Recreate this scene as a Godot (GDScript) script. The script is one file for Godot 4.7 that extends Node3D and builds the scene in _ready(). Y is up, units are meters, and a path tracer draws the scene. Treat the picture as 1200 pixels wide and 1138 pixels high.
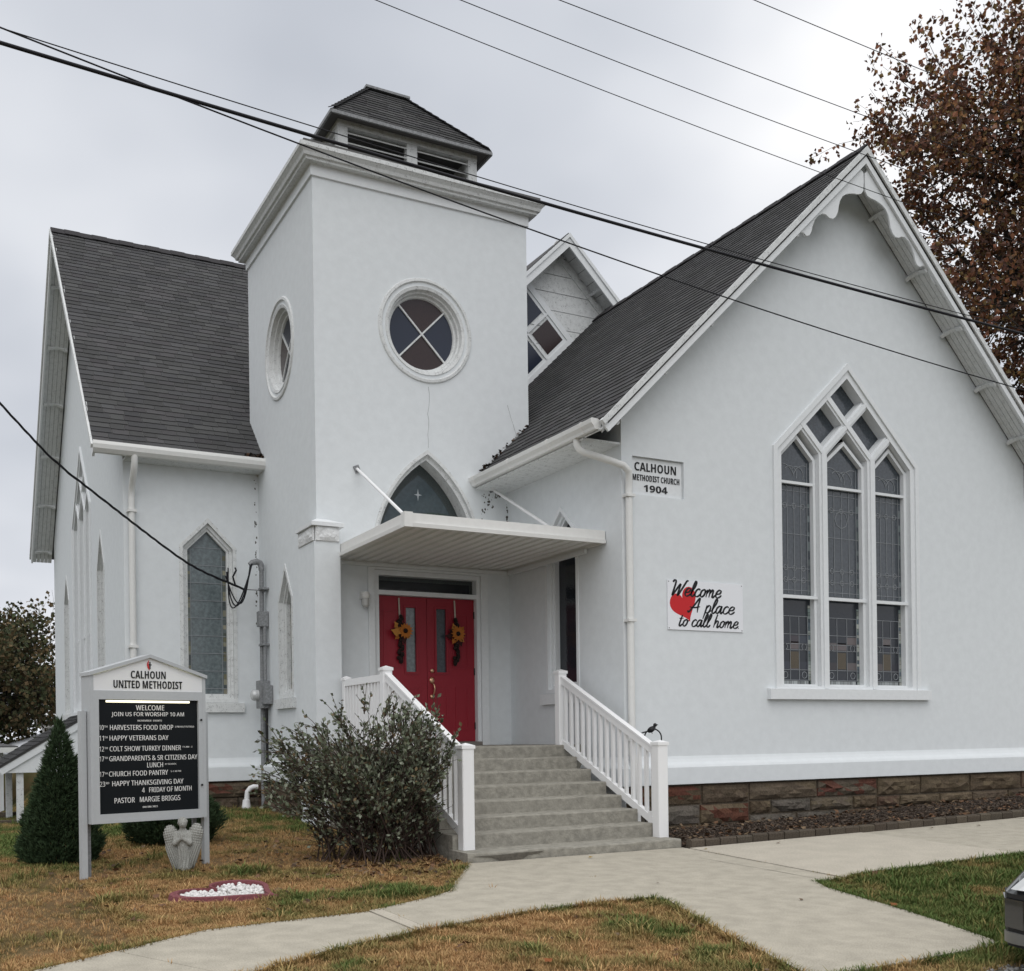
extends Node3D
# A white stucco country church with a corner tower under an overcast sky.
# Metres, y up. The tower's front left corner stands at x = 0, z = 0; the street lies towards +z.

const PITCH := 0.982
const TW := 3.252
const TD := 3.30
const WING_X := 2.897
const WING_Z := 2.935
const GABLE_X := 6.63
const LEFT_X := -2.009
const LEFT_Z := -2.863
const LAND_Y := 1.407

var M := {}
var church: Node3D
var rng := RandomNumberGenerator.new()
var wob := FastNoiseLite.new()
var patch := FastNoiseLite.new()
var counts := {}

# ------------------------------------------------------------------ mesh collecting
class MB:
	var v := PackedVector3Array()
	var n := PackedVector3Array()
	var c := PackedColorArray()
	var col := Color(1, 1, 1)
	func tri(a: Vector3, b: Vector3, d: Vector3) -> void:
		var nn := (b - a).cross(d - a).normalized()
		v.append(a); v.append(d); v.append(b)
		for i in 3:
			n.append(nn); c.append(col)
	func tri_n(a: Vector3, b: Vector3, d: Vector3, na: Vector3, nb: Vector3, nd: Vector3) -> void:
		v.append(a); v.append(d); v.append(b)
		n.append(na); n.append(nd); n.append(nb)
		for i in 3: c.append(col)
	func quad(a: Vector3, b: Vector3, d: Vector3, e: Vector3) -> void:
		tri(a, b, d); tri(a, d, e)
	func box(x0: float, y0: float, z0: float, x1: float, y1: float, z1: float) -> void:
		obox(Transform3D(Basis(), Vector3((x0 + x1) / 2, (y0 + y1) / 2, (z0 + z1) / 2)), Vector3(x1 - x0, y1 - y0, z1 - z0))
	func obox(t: Transform3D, s: Vector3) -> void:
		var h := s / 2
		var p: Array[Vector3] = []
		for k in 8:
			p.append(t * Vector3(h.x if k & 1 else -h.x, h.y if k & 2 else -h.y, h.z if k & 4 else -h.z))
		quad(p[4], p[5], p[7], p[6]); quad(p[1], p[0], p[2], p[3]); quad(p[5], p[1], p[3], p[7])
		quad(p[0], p[4], p[6], p[2]); quad(p[6], p[7], p[3], p[2]); quad(p[0], p[1], p[5], p[4])
	# polygon in the local xy plane of t, from local z0 to z1
	func prism(poly: PackedVector2Array, t: Transform3D, z0: float, z1: float) -> void:
		var q := poly
		if Geometry2D.is_polygon_clockwise(q):
			q = poly.duplicate(); q.reverse()
		var ix := Geometry2D.triangulate_polygon(q)
		for k in range(0, ix.size(), 3):
			var a := q[ix[k]]; var b := q[ix[k + 1]]; var d := q[ix[k + 2]]
			if (b - a).cross(d - a) < 0:
				var s := b; b = d; d = s
			tri(t * Vector3(a.x, a.y, z1), t * Vector3(b.x, b.y, z1), t * Vector3(d.x, d.y, z1))
			tri(t * Vector3(a.x, a.y, z0), t * Vector3(d.x, d.y, z0), t * Vector3(b.x, b.y, z0))
		for k in q.size():
			var a := q[k]; var b := q[(k + 1) % q.size()]
			quad(t * Vector3(a.x, a.y, z0), t * Vector3(b.x, b.y, z0), t * Vector3(b.x, b.y, z1), t * Vector3(a.x, a.y, z1))
	# strip between two outlines with the same number of points (frames), open or closed
	func ring(outer: PackedVector2Array, inner: PackedVector2Array, t: Transform3D, z0: float, z1: float, closed := true) -> void:
		var m := outer.size()
		for k in (m if closed else m - 1):
			var j := (k + 1) % m
			var o0 := outer[k]; var o1 := outer[j]; var i0 := inner[k]; var i1 := inner[j]
			quad(t * Vector3(o0.x, o0.y, z1), t * Vector3(o1.x, o1.y, z1), t * Vector3(i1.x, i1.y, z1), t * Vector3(i0.x, i0.y, z1))
			quad(t * Vector3(o0.x, o0.y, z0), t * Vector3(o1.x, o1.y, z0), t * Vector3(o1.x, o1.y, z1), t * Vector3(o0.x, o0.y, z1))
			quad(t * Vector3(i0.x, i0.y, z1), t * Vector3(i1.x, i1.y, z1), t * Vector3(i1.x, i1.y, z0), t * Vector3(i0.x, i0.y, z0))
			if not closed and k == 0:
				quad(t * Vector3(o0.x, o0.y, z0), t * Vector3(o0.x, o0.y, z1), t * Vector3(i0.x, i0.y, z1), t * Vector3(i0.x, i0.y, z0))
			if not closed and k == m - 2:
				quad(t * Vector3(i1.x, i1.y, z0), t * Vector3(i1.x, i1.y, z1), t * Vector3(o1.x, o1.y, z1), t * Vector3(o1.x, o1.y, z0))
	func bar(a: Vector3, b: Vector3, w: float, h: float, up := Vector3.UP) -> void:
		var d := b - a
		var z := d.normalized()
		var x := up.cross(z)
		if x.length() < 0.01: x = Vector3.RIGHT.cross(z)
		x = x.normalized()
		obox(Transform3D(Basis(x, z.cross(x), z), (a + b) / 2), Vector3(w, h, d.length()))
	func tube(path: Array, radius, sides := 8, caps := true) -> void:
		var rings := []
		var last := Vector3.ZERO
		for i in path.size():
			var p: Vector3 = path[i]
			var d: Vector3 = (path[mini(i + 1, path.size() - 1)] - path[maxi(i - 1, 0)]).normalized()
			var x: Vector3
			if i == 0:
				x = d.cross(Vector3.UP)
				if x.length() < 0.05: x = d.cross(Vector3.RIGHT)
			else:
				x = last - d * last.dot(d)
			x = x.normalized(); last = x
			var y := d.cross(x)
			var r: float = radius[i] if radius is Array else radius
			var rg := []
			for k in sides:
				var a := TAU * k / sides
				var o := x * cos(a) + y * sin(a)
				rg.append([p + o * r, o])
			rings.append(rg)
		for i in rings.size() - 1:
			for k in sides:
				var j := (k + 1) % sides
				var a = rings[i][k]; var b = rings[i][j]; var d = rings[i + 1][j]; var e = rings[i + 1][k]
				tri_n(a[0], b[0], d[0], a[1], b[1], d[1]); tri_n(a[0], d[0], e[0], a[1], d[1], e[1])
		if caps:
			for k in range(1, sides - 1):
				tri(rings[0][0][0], rings[0][k + 1][0], rings[0][k][0])
				var z := rings.size() - 1
				tri(rings[z][0][0], rings[z][k][0], rings[z][k + 1][0])
	# profile of (radius, height) turned about the local y axis of t
	func lathe(prof: Array, t: Transform3D, sides := 16) -> void:
		for i in prof.size() - 1:
			var p: Vector2 = prof[i]; var q: Vector2 = prof[i + 1]
			var sl := Vector2(q.y - p.y, p.x - q.x).normalized()
			for k in sides:
				var a := TAU * k / sides; var b := TAU * (k + 1) / sides
				var ca := Vector3(cos(a), 0, sin(a)); var cb := Vector3(cos(b), 0, sin(b))
				var na := t.basis * (ca * sl.x + Vector3.UP * sl.y); var nb := t.basis * (cb * sl.x + Vector3.UP * sl.y)
				var v0 := t * (ca * p.x + Vector3.UP * p.y); var v1 := t * (cb * p.x + Vector3.UP * p.y)
				var v2 := t * (cb * q.x + Vector3.UP * q.y); var v3 := t * (ca * q.x + Vector3.UP * q.y)
				if q.x > 1e-5: tri_n(v0, v3, v2, na, na, nb)
				if p.x > 1e-5: tri_n(v0, v2, v1, na, nb, nb)
	func ball(p: Vector3, r: Vector3, seg := 10, b := Basis()) -> void:
		var prof := []
		for i in seg + 1:
			var a := -PI / 2 + PI * i / seg
			prof.append(Vector2(maxf(0, cos(a)), sin(a)))
		lathe(prof, Transform3D(b * Basis.from_scale(r), p), seg * 2)
	func mesh() -> ArrayMesh:
		var a := []
		a.resize(Mesh.ARRAY_MAX)
		a[Mesh.ARRAY_VERTEX] = v; a[Mesh.ARRAY_NORMAL] = n; a[Mesh.ARRAY_COLOR] = c
		var m := ArrayMesh.new()
		if v.size() > 0: m.add_surface_from_arrays(Mesh.PRIMITIVE_TRIANGLES, a)
		return m

# ------------------------------------------------------------------ naming and nodes
func numbered(parent: Node, called: String) -> String:
	var key := str(parent.get_instance_id()) + called
	var k: int = counts.get(key, 0)
	counts[key] = k + 1
	return called if k == 0 else "%s_%03d" % [called, k]

func part(parent: Node, called: String, mb, m: Material, label := "") -> MeshInstance3D:
	var o := MeshInstance3D.new()
	o.mesh = mb.mesh() if mb is MB else mb
	o.material_override = m
	o.name = numbered(parent, called)
	parent.add_child(o, true)
	if label != "": o.set_meta("label", label)
	return o

func group_part(parent: Node, called: String, label := "") -> Node3D:
	var o := Node3D.new()
	o.name = numbered(parent, called)
	parent.add_child(o, true)
	if label != "": o.set_meta("label", label)
	return o

func tag(o: Node, label: String, category: String, group := "", kind := "") -> void:
	o.set_meta("label", label); o.set_meta("category", category)
	if group != "": o.set_meta("group", group)
	if kind != "": o.set_meta("kind", kind)

func thing(called: String, label: String, category: String, at := Vector3.ZERO, turn := 0.0, group := "") -> Node3D:
	var o := Node3D.new()
	o.name = numbered(self, called)
	add_child(o, true)
	o.position = at; o.rotation.y = turn
	tag(o, label, category, group)
	return o

func structure(called: String, mb, m: Material) -> MeshInstance3D:
	var o := part(self, called, mb, m)
	o.set_meta("kind", "structure")
	return o

func T(o: Vector3, x: Vector3, y: Vector3, z: Vector3) -> Transform3D:
	return Transform3D(Basis(x, y, z), o)

func at(x: float, y: float, z: float) -> Transform3D:
	return Transform3D(Basis(), Vector3(x, y, z))

# wall frames: local x to the viewer's right, y up, z out of the wall
func front(x: float, z: float) -> Transform3D:
	return T(Vector3(x, 0, z), Vector3(1, 0, 0), Vector3.UP, Vector3(0, 0, 1))
func leftward(x: float, z: float) -> Transform3D:
	return T(Vector3(x, 0, z), Vector3(0, 0, 1), Vector3.UP, Vector3(-1, 0, 0))

func sm(a: float, b: float, x: float) -> float:
	return smoothstep(a, b, x)

# height of the ground
func G(x: float, z: float) -> float:
	var zz := clampf(z, -12.0, 17.0)
	var y := 0.39 - 0.03 * zz + 0.016 * clampf(x - 2.6, 0.0, 14.0)
	var w := sm(-1.9, -3.3, x)
	y -= w * 0.056 * clampf(1.7 - z, 0.0, 26.0)
	y += 0.05 * exp(-Vector2(x + 2.1, z - 3.0).length_squared() / 0.8)
	return y

# ------------------------------------------------------------------ materials
func noise_image(size: int, seed_: int, freq: float, octaves: int, lo: float, hi: float, kind := FastNoiseLite.TYPE_SIMPLEX_SMOOTH) -> Image:
	var f := FastNoiseLite.new()
	f.seed = seed_; f.frequency = freq; f.noise_type = kind
	f.fractal_type = FastNoiseLite.FRACTAL_FBM; f.fractal_octaves = octaves; f.fractal_gain = 0.55
	var im := f.get_seamless_image(size, size)
	im.convert(Image.FORMAT_RGB8)
	if lo != 0.0 or hi != 1.0:
		var d := im.get_data()
		for i in d.size():
			d[i] = int(255.0 * (lo + (hi - lo) * d[i] / 255.0))
		im = Image.create_from_data(size, size, false, Image.FORMAT_RGB8, d)
	return im

func tex(im: Image) -> ImageTexture:
	im.generate_mipmaps()
	return ImageTexture.create_from_image(im)

func bump(im: Image, k: float) -> ImageTexture:
	var b: Image = im.duplicate()
	b.convert(Image.FORMAT_RGBA8)
	b.bump_map_to_normal_map(k)
	return tex(b)

func mat(lin: Color, rough := 0.8, opt := {}) -> StandardMaterial3D:
	var m := StandardMaterial3D.new()
	m.albedo_color = lin.linear_to_srgb()
	m.roughness = rough
	m.metallic_specular = opt.get("spec", 0.4)
	m.metallic = opt.get("metal", 0.0)
	if opt.get("vc", false): m.vertex_color_use_as_albedo = true
	if opt.has("tex"): m.albedo_texture = opt.tex
	if opt.has("nrm"):
		m.normal_enabled = true; m.normal_texture = opt.nrm; m.normal_scale = opt.get("ns", 0.6)
	if opt.has("tex") or opt.has("nrm"):
		m.uv1_triplanar = true; m.uv1_world_triplanar = opt.get("world", true)
		m.uv1_scale = Vector3.ONE * opt.get("s", 0.5) if not opt.has("s3") else opt.s3
	if opt.has("back"):
		m.backlight_enabled = true; m.backlight = opt.back
	m.cull_mode = BaseMaterial3D.CULL_DISABLED if opt.get("two", false) else BaseMaterial3D.CULL_BACK
	return m

# fine sand-grain speckle over soft blotches
func speckle(size: int, lo: float, hi: float, coarse := 0.25) -> Image:
	var a := noise_image(size, 101, 0.012, 5, 0.0, 1.0)
	var b := noise_image(size, 102, 0.25, 3, 0.0, 1.0)
	var da := a.get_data(); var db := b.get_data()
	for i in da.size():
		var t := coarse * da[i] / 255.0 + (1.0 - coarse) * db[i] / 255.0
		da[i] = int(255.0 * lerpf(lo, hi, clampf((t - 0.25) * 2.0, 0.0, 1.0)))
	return Image.create_from_data(size, size, false, Image.FORMAT_RGB8, da)

# mostly clean paint with small dark chips and grimy specks
func flakes(size: int) -> Image:
	var a := noise_image(size, 111, 0.09, 4, 0.0, 1.0)
	var b := noise_image(size, 112, 0.02, 4, 0.0, 1.0)
	var da := a.get_data(); var db := b.get_data()
	for i in da.size():
		var t := da[i] / 255.0 + 0.35 * (db[i] / 255.0 - 0.5)
		var v := 0.93 + 0.07 * db[i] / 255.0
		if t < 0.27: v *= lerpf(0.62, 1.0, clampf((t - 0.15) / 0.12, 0.0, 1.0))
		da[i] = int(255.0 * v)
	return Image.create_from_data(size, size, false, Image.FORMAT_RGB8, da)

func make_materials() -> void:
	var mott := tex(noise_image(1024, 3, 0.02, 6, 0.965, 1.0))
	var mott2 := tex(noise_image(512, 8, 0.03, 6, 0.70, 1.0))
	var pale := tex(noise_image(512, 18, 0.05, 6, 0.86, 1.0))
	var speck := tex(speckle(1024, 0.82, 1.0, 0.34))
	var worn := tex(speckle(1024, 0.76, 1.0, 0.45))
	var grainy := noise_image(512, 5, 0.09, 4, 0.0, 1.0)
	var gn := bump(grainy, 3.0)
	var stip := bump(noise_image(512, 61, 0.045, 5, 0.0, 1.0), 4.0)
	var flake := tex(flakes(512))
	var speck2 := tex(speckle(512, 0.86, 1.0))
	var soft := bump(noise_image(512, 6, 0.02, 4, 0.0, 1.0), 4.0)
	var rough_n := bump(noise_image(512, 21, 0.05, 5, 0.0, 1.0), 6.0)
	M.stucco = mat(Color(0.735, 0.765, 0.78), 0.8, {tex = mott, nrm = stip, ns = 0.045, s = 0.27})
	M.stucco_rough = mat(Color(0.76, 0.77, 0.77), 0.8, {tex = mott, nrm = rough_n, ns = 0.7, s = 0.9})
	M.paint = mat(Color(0.77, 0.79, 0.80), 0.5, {tex = mott, nrm = soft, ns = 0.08, s = 0.6})
	M.old_paint = mat(Color(0.72, 0.735, 0.73), 0.65, {tex = flake, nrm = soft, ns = 0.25, s = 0.9})
	M.vinyl = mat(Color(0.84, 0.84, 0.84), 0.32, {nrm = soft, ns = 0.03, s = 0.5})
	M.aluminium = mat(Color(0.80, 0.795, 0.77), 0.45, {tex = mott, s = 0.4})
	M.gutter = mat(Color(0.76, 0.76, 0.74), 0.42, {tex = mott, s = 0.7})
	M.shingle = mat(Color(1, 1, 1), 0.95, {vc = true, nrm = gn, ns = 0.8, s = 3.0, tex = tex(noise_image(512, 31, 0.12, 3, 0.55, 1.0)), spec = 0.2})
	M.roof_board = mat(Color(0.115, 0.112, 0.11), 0.95)
	M.stone = mat(Color(1, 1, 1), 0.95, {vc = true, nrm = rough_n, ns = 0.9, s = 1.6, tex = mott2, spec = 0.2})
	M.mortar = mat(Color(0.15, 0.12, 0.088), 0.95, {tex = mott2, nrm = rough_n, ns = 0.6, s = 1.2})
	M.concrete = mat(Color(0.495, 0.455, 0.375), 0.9, {tex = speck, nrm = gn, ns = 0.25, s = 0.3, spec = 0.25})
	M.step = mat(Color(0.385, 0.365, 0.315), 0.9, {tex = worn, nrm = rough_n, ns = 0.3, s = 0.6, spec = 0.25})
	M.wet = mat(Color(0.15, 0.135, 0.11), 0.6, {tex = mott2, s = 1.3})
	M.glass_dark = mat(Color(0.020, 0.024, 0.031), 0.08, {spec = 0.5, nrm = soft, ns = 0.14, s = 1.4})
	M.glass_slate = mat(Color(0.068, 0.082, 0.098), 0.10, {spec = 0.6, nrm = soft, ns = 0.16, s = 1.3, tex = mott2})
	M.glass_blue = mat(Color(0.020, 0.026, 0.045), 0.15, {spec = 0.5})
	M.glass_brown = mat(Color(0.048, 0.027, 0.026), 0.2, {spec = 0.5, tex = mott2, s = 3.0})
	M.glass_pale = mat(Color(0.20, 0.25, 0.26), 0.18, {spec = 0.5, tex = mott2, s = 1.5})
	M.glass_amber = mat(Color(0.11, 0.085, 0.05), 0.2, {spec = 0.5, tex = mott2, s = 3.0})
	M.glass_edge = mat(Color(0.28, 0.30, 0.27), 0.3, {tex = tex(noise_image(256, 77, 0.2, 3, 0.25, 1.0)), s = 4.0})
	M.glass_edge_dark = mat(Color(0.085, 0.10, 0.10), 0.3, {tex = mott2, s = 3.0})
	M.glass_star = mat(Color(0.45, 0.48, 0.50), 0.3)
	M.glass_pale_green = mat(Color(0.085, 0.115, 0.105), 0.2, {tex = mott2, s = 3.0})
	M.glass_pale_dark = mat(Color(0.175, 0.215, 0.225), 0.14, {spec = 0.55, tex = mott2, nrm = soft, ns = 0.04, s = 0.9})
	M.roof_dark = mat(Color(0.115, 0.113, 0.115), 0.95, {tex = mott2, nrm = gn, ns = 0.8, s = 2.0})
	M.lead = mat(Color(0.25, 0.265, 0.28), 0.5, {spec = 0.5})
	M.red = mat(Color(0.29, 0.017, 0.030), 0.42, {tex = mott, nrm = soft, ns = 0.08, s = 0.7})
	M.brass = mat(Color(0.72, 0.45, 0.28), 0.28, {metal = 1.0})
	M.dark_metal = mat(Color(0.012, 0.012, 0.013), 0.45)
	M.wire = mat(Color(0.012, 0.012, 0.016), 0.7)
	M.galv = mat(Color(0.33, 0.34, 0.35), 0.5, {tex = mott2, s = 1.5, spec = 0.5})
	M.sign_metal = mat(Color(0.47, 0.49, 0.50), 0.42, {tex = mott, s = 1.0, spec = 0.5})
	M.sign_face = mat(Color(0.82, 0.83, 0.84), 0.4, {back = Color(0.5, 0.5, 0.47)})
	M.board_black = mat(Color(0.011, 0.013, 0.015), 0.3, {spec = 0.22, nrm = soft, ns = 0.02, s = 0.5})
	M.letter_white = mat(Color(0.80, 0.80, 0.78), 0.5)
	M.letter_black = mat(Color(0.012, 0.012, 0.013), 0.6)
	M.sign_white = mat(Color(0.80, 0.81, 0.84), 0.4)
	M.heart_red = mat(Color(0.56, 0.018, 0.022), 0.45)
	M.planter = mat(Color(0.27, 0.085, 0.095), 0.85, {tex = mott2, nrm = rough_n, ns = 0.5, s = 2.0})
	M.pebble = mat(Color(1, 1, 1), 0.8, {vc = true})
	M.statue = mat(Color(0.68, 0.68, 0.63), 0.92, {vc = true, tex = tex(noise_image(256, 55, 0.09, 5, 0.40, 1.0)), nrm = rough_n, ns = 0.6, s = 5.0, spec = 0.2})
	M.leaf = mat(Color(1, 1, 1), 0.7, {vc = true, back = Color(0.35, 0.35, 0.3), two = true, spec = 0.25})
	M.needle = mat(Color(1, 1, 1), 0.75, {vc = true, two = true, spec = 0.2})
	M.bark = mat(Color(0.06, 0.05, 0.042), 0.95, {tex = mott2, nrm = rough_n, ns = 0.9, s = 2.0})
	M.twig = mat(Color(0.055, 0.042, 0.034), 0.9)
	M.ground = mat(Color(1, 1, 1), 0.98, {vc = true, tex = tex(noise_image(512, 91, 0.10, 4, 0.55, 1.0)), nrm = rough_n, ns = 0.6, s = 1.3, spec = 0.1})
	M.grass = mat(Color(1, 1, 1), 0.8, {vc = true, two = true, back = Color(0.3, 0.3, 0.25), spec = 0.15})
	M.mulch = mat(Color(0.042, 0.030, 0.022), 0.98, {tex = mott2, nrm = rough_n, ns = 1.0, s = 2.2, spec = 0.1})
	M.brick = mat(Color(1, 1, 1), 0.95, {vc = true, tex = mott2, nrm = rough_n, ns = 0.7, s = 2.4, spec = 0.2})
	M.gravel = mat(Color(0.17, 0.16, 0.14), 0.95, {tex = mott2, nrm = rough_n, ns = 1.0, s = 1.5})
	M.asphalt = mat(Color(0.06, 0.06, 0.06), 0.95, {tex = mott2, nrm = gn, ns = 0.6, s = 1.0})
	M.cream = mat(Color(0.62, 0.58, 0.44), 0.7, {tex = mott, s = 0.5})
	M.car_paint = mat(Color(0.018, 0.020, 0.024), 0.22, {spec = 0.5})
	M.car_paint.clearcoat_enabled = true; M.car_paint.clearcoat = 0.8; M.car_paint.clearcoat_roughness = 0.05
	M.car_trim = mat(Color(0.02, 0.02, 0.02), 0.6)
	M.car_silver = mat(Color(0.20, 0.20, 0.19), 0.38, {metal = 0.4})
	M.lens = mat(Color(0.55, 0.56, 0.56), 0.08, {spec = 0.7})
	M.tyre = mat(Color(0.018, 0.018, 0.018), 0.85)
	M.tank = mat(Color(0.62, 0.63, 0.63), 0.45, {tex = mott2, s = 0.8})
	M.rust = mat(Color(0.12, 0.045, 0.025), 0.9)
	M.white_roof = mat(Color(0.74, 0.76, 0.80), 0.5)
	M.blue_trim = mat(Color(0.13, 0.17, 0.33), 0.6)
	M.petal_orange = mat(Color(0.40, 0.13, 0.018), 0.7, {two = true})
	M.petal_yellow = mat(Color(0.46, 0.20, 0.04), 0.7, {two = true})
	M.dark_red = mat(Color(0.045, 0.010, 0.010), 0.8, {two = true})
	M.ribbon = mat(Color(0.46, 0.40, 0.34), 0.5)
	M.cone_brown = mat(Color(0.022, 0.012, 0.010), 0.85)
	M.aluminium_dark = mat(Color(0.20, 0.18, 0.16), 0.6)
	M.glass_jar = mat(Color(0.5, 0.5, 0.48), 0.15, {spec = 0.6})
	M.concrete_pale = mat(Color(0.53, 0.485, 0.405), 0.9, {tex = speck2, nrm = gn, ns = 0.25, s = 0.37, spec = 0.25})
	M.brush_black = mat(Color(0.012, 0.012, 0.014), 0.5, {two = true})
	M.stem = mat(Color(0.060, 0.040, 0.032), 0.9)
	M.tube_glow = mat(Color(0.9, 0.9, 0.85), 0.5)
	M.tube_glow.emission_enabled = true
	M.tube_glow.emission = Color(1.0, 0.97, 0.82)
	M.tube_glow.emission_energy_multiplier = 1.6
	M.hill = mat(Color(0.075, 0.068, 0.058), 0.95)
	M.crack = mat(Color(0.16, 0.155, 0.145), 0.9)
	M.header_glow = M.tube_glow.duplicate()
	M.header_glow.emission_energy_multiplier = 7.0
	M.stone_grey = mat(Color(0.40, 0.39, 0.37), 0.9, {tex = mott2, s = 0.7})
	M.glass_arch = mat(Color(0.082, 0.108, 0.122), 0.14, {spec = 0.5, nrm = soft, ns = 0.04, s = 0.5, tex = pale})
	M.mosaic = mat(Color(1, 1, 1), 0.2, {vc = true, spec = 0.5})
	M.chip = mat(Color(0.085, 0.078, 0.068), 0.95)

# ------------------------------------------------------------------ scene
func _ready() -> void:
	rng.seed = 20191
	wob.seed = 4; wob.frequency = 0.9
	patch.seed = 12; patch.frequency = 0.42; patch.fractal_octaves = 4
	# camera (a lens shifted upwards, held level)
	var cam := Camera3D.new()
	cam.name = "camera"
	add_child(cam)
	cam.position = Vector3(-4.567, 1.526, 13.972)
	cam.rotation.y = deg_to_rad(-28.363)
	cam.rotate_object_local(Vector3(0, 0, 1), deg_to_rad(-0.744))
	cam.projection = Camera3D.PROJECTION_FRUSTUM
	cam.near = 0.1
	cam.far = 900.0
	cam.size = 0.1 * 1138.0 / 1274.682
	cam.frustum_offset = Vector2(-4.851, 293.796) * 0.1 / 1274.682
	cam.current = true
	# overcast sky, thinner cloud and more light ahead on the right
	var env := Environment.new()
	env.background_mode = Environment.BG_SKY
	env.sky = Sky.new()
	var pan := PanoramaSkyMaterial.new()
	pan.panorama = ImageTexture.create_from_image(sky_image())
	env.sky.sky_material = pan
	env.tonemap_mode = Environment.TONE_MAPPER_LINEAR
	env.tonemap_exposure = 1.0
	env.sdfgi_enabled = true; env.ssao_enabled = true; env.ssil_enabled = true
	var we := WorldEnvironment.new()
	we.name = "environment"
	we.environment = env
	add_child(we)
	var sun := DirectionalLight3D.new()
	sun.name = "sun"
	add_child(sun)
	sun.look_at_from_position(Vector3(-2.8, 7.8, 7.6), Vector3.ZERO)
	sun.light_energy = 0.31
	sun.light_color = Color(1.0, 0.995, 0.985)
	sun.light_angular_distance = 60.0
	sun.shadow_enabled = true
	make_materials()
	build_ground()
	church = thing("church", "white stucco country church with corner tower and red double doors", "church")
	build_tower()
	build_left_wing()
	build_right_wing()
	build_dormer()
	build_porch()
	build_service()
	build_steps()
	build_wall_sign()
	build_church_sign()
	build_garden()
	build_trees()
	build_background()
	build_wires()
	build_car()
	build_grass()

func sky_image() -> Image:
	var w := 1024; var h := 512
	var im := Image.create_empty(w, h, false, Image.FORMAT_RGBF)
	var f := FastNoiseLite.new()
	f.seed = 17; f.frequency = 1.5; f.fractal_octaves = 5
	var g := FastNoiseLite.new()
	g.seed = 5; g.frequency = 0.75; g.fractal_octaves = 3
	var glow := Vector3(0.63, 0.545, -0.585).normalized()
	for y in h:
		var th := PI * (y + 0.5) / h
		for x in w:
			var ph := (x + 0.5) / w * TAU
			var d := Vector3(sin(ph) * sin(th), cos(th), -cos(ph) * sin(th))
			var c: Color
			if d.y > -0.02:
				var e := maxf(d.y, 0.0)
				# cloud layer seen in perspective
				var p := Vector3(d.x, 0, d.z) / (e + 0.22)
				var a := f.get_noise_3d(p.x * 0.7, 3.0, p.z * 0.7)
				var b := g.get_noise_3d(p.x, 9.0, p.z)
				var t := 0.5 + 0.9 * a + 0.8 * b
				var lum := lerpf(0.585, 0.86, clampf(t, 0.0, 1.0))
				lum *= 1.0 + 1.35 * sm(0.52, 1.0, e)
				lum += 0.17 * (1.0 - sm(0.0, 0.36, e))
				var gl := pow(maxf(0.0, d.dot(glow)), 110.0)
				lum += 0.62 * gl * (0.85 + 0.5 * a)
				var k := clampf((lum - 0.55) / 0.5, 0.0, 1.0)
				c = Color(lum * lerpf(0.925, 1.0, k), lum * lerpf(0.985, 1.0, k), lum * lerpf(1.10, 1.01, k))
			else:
				c = Color(0.12, 0.115, 0.09)
			im.set_pixel(x, y, c)
	return im

# ------------------------------------------------------------------ building shapes
func rect(x0: float, y0: float, x1: float, y1: float) -> PackedVector2Array:
	return PackedVector2Array([Vector2(x0, y0), Vector2(x1, y0), Vector2(x1, y1), Vector2(x0, y1)])

func lancet(cx: float, y0: float, w: float, ys: float, ya: float) -> PackedVector2Array:
	return PackedVector2Array([Vector2(cx - w / 2, y0), Vector2(cx + w / 2, y0), Vector2(cx + w / 2, ys), Vector2(cx, ya), Vector2(cx - w / 2, ys)])

func circle(cx: float, cy: float, rx: float, ry: float, k := 48) -> PackedVector2Array:
	var p := PackedVector2Array()
	for i in k:
		p.append(Vector2(cx + rx * cos(TAU * i / k), cy + ry * sin(TAU * i / k)))
	return p

func gothic(cx: float, y0: float, a: float, spring: float, rise: float, k := 12) -> PackedVector2Array:
	var r := (a * a + rise * rise) / (2 * a)
	var p := PackedVector2Array([Vector2(cx - a, y0), Vector2(cx + a, y0)])
	var end := asin(rise / r)
	for i in k + 1:
		var t := end * i / k
		p.append(Vector2(cx + a - r + r * cos(t), spring + r * sin(t)))
	for i in range(k - 1, -1, -1):
		var t := end * i / k
		p.append(Vector2(cx - a + r - r * cos(t), spring + r * sin(t)))
	return p

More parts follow.
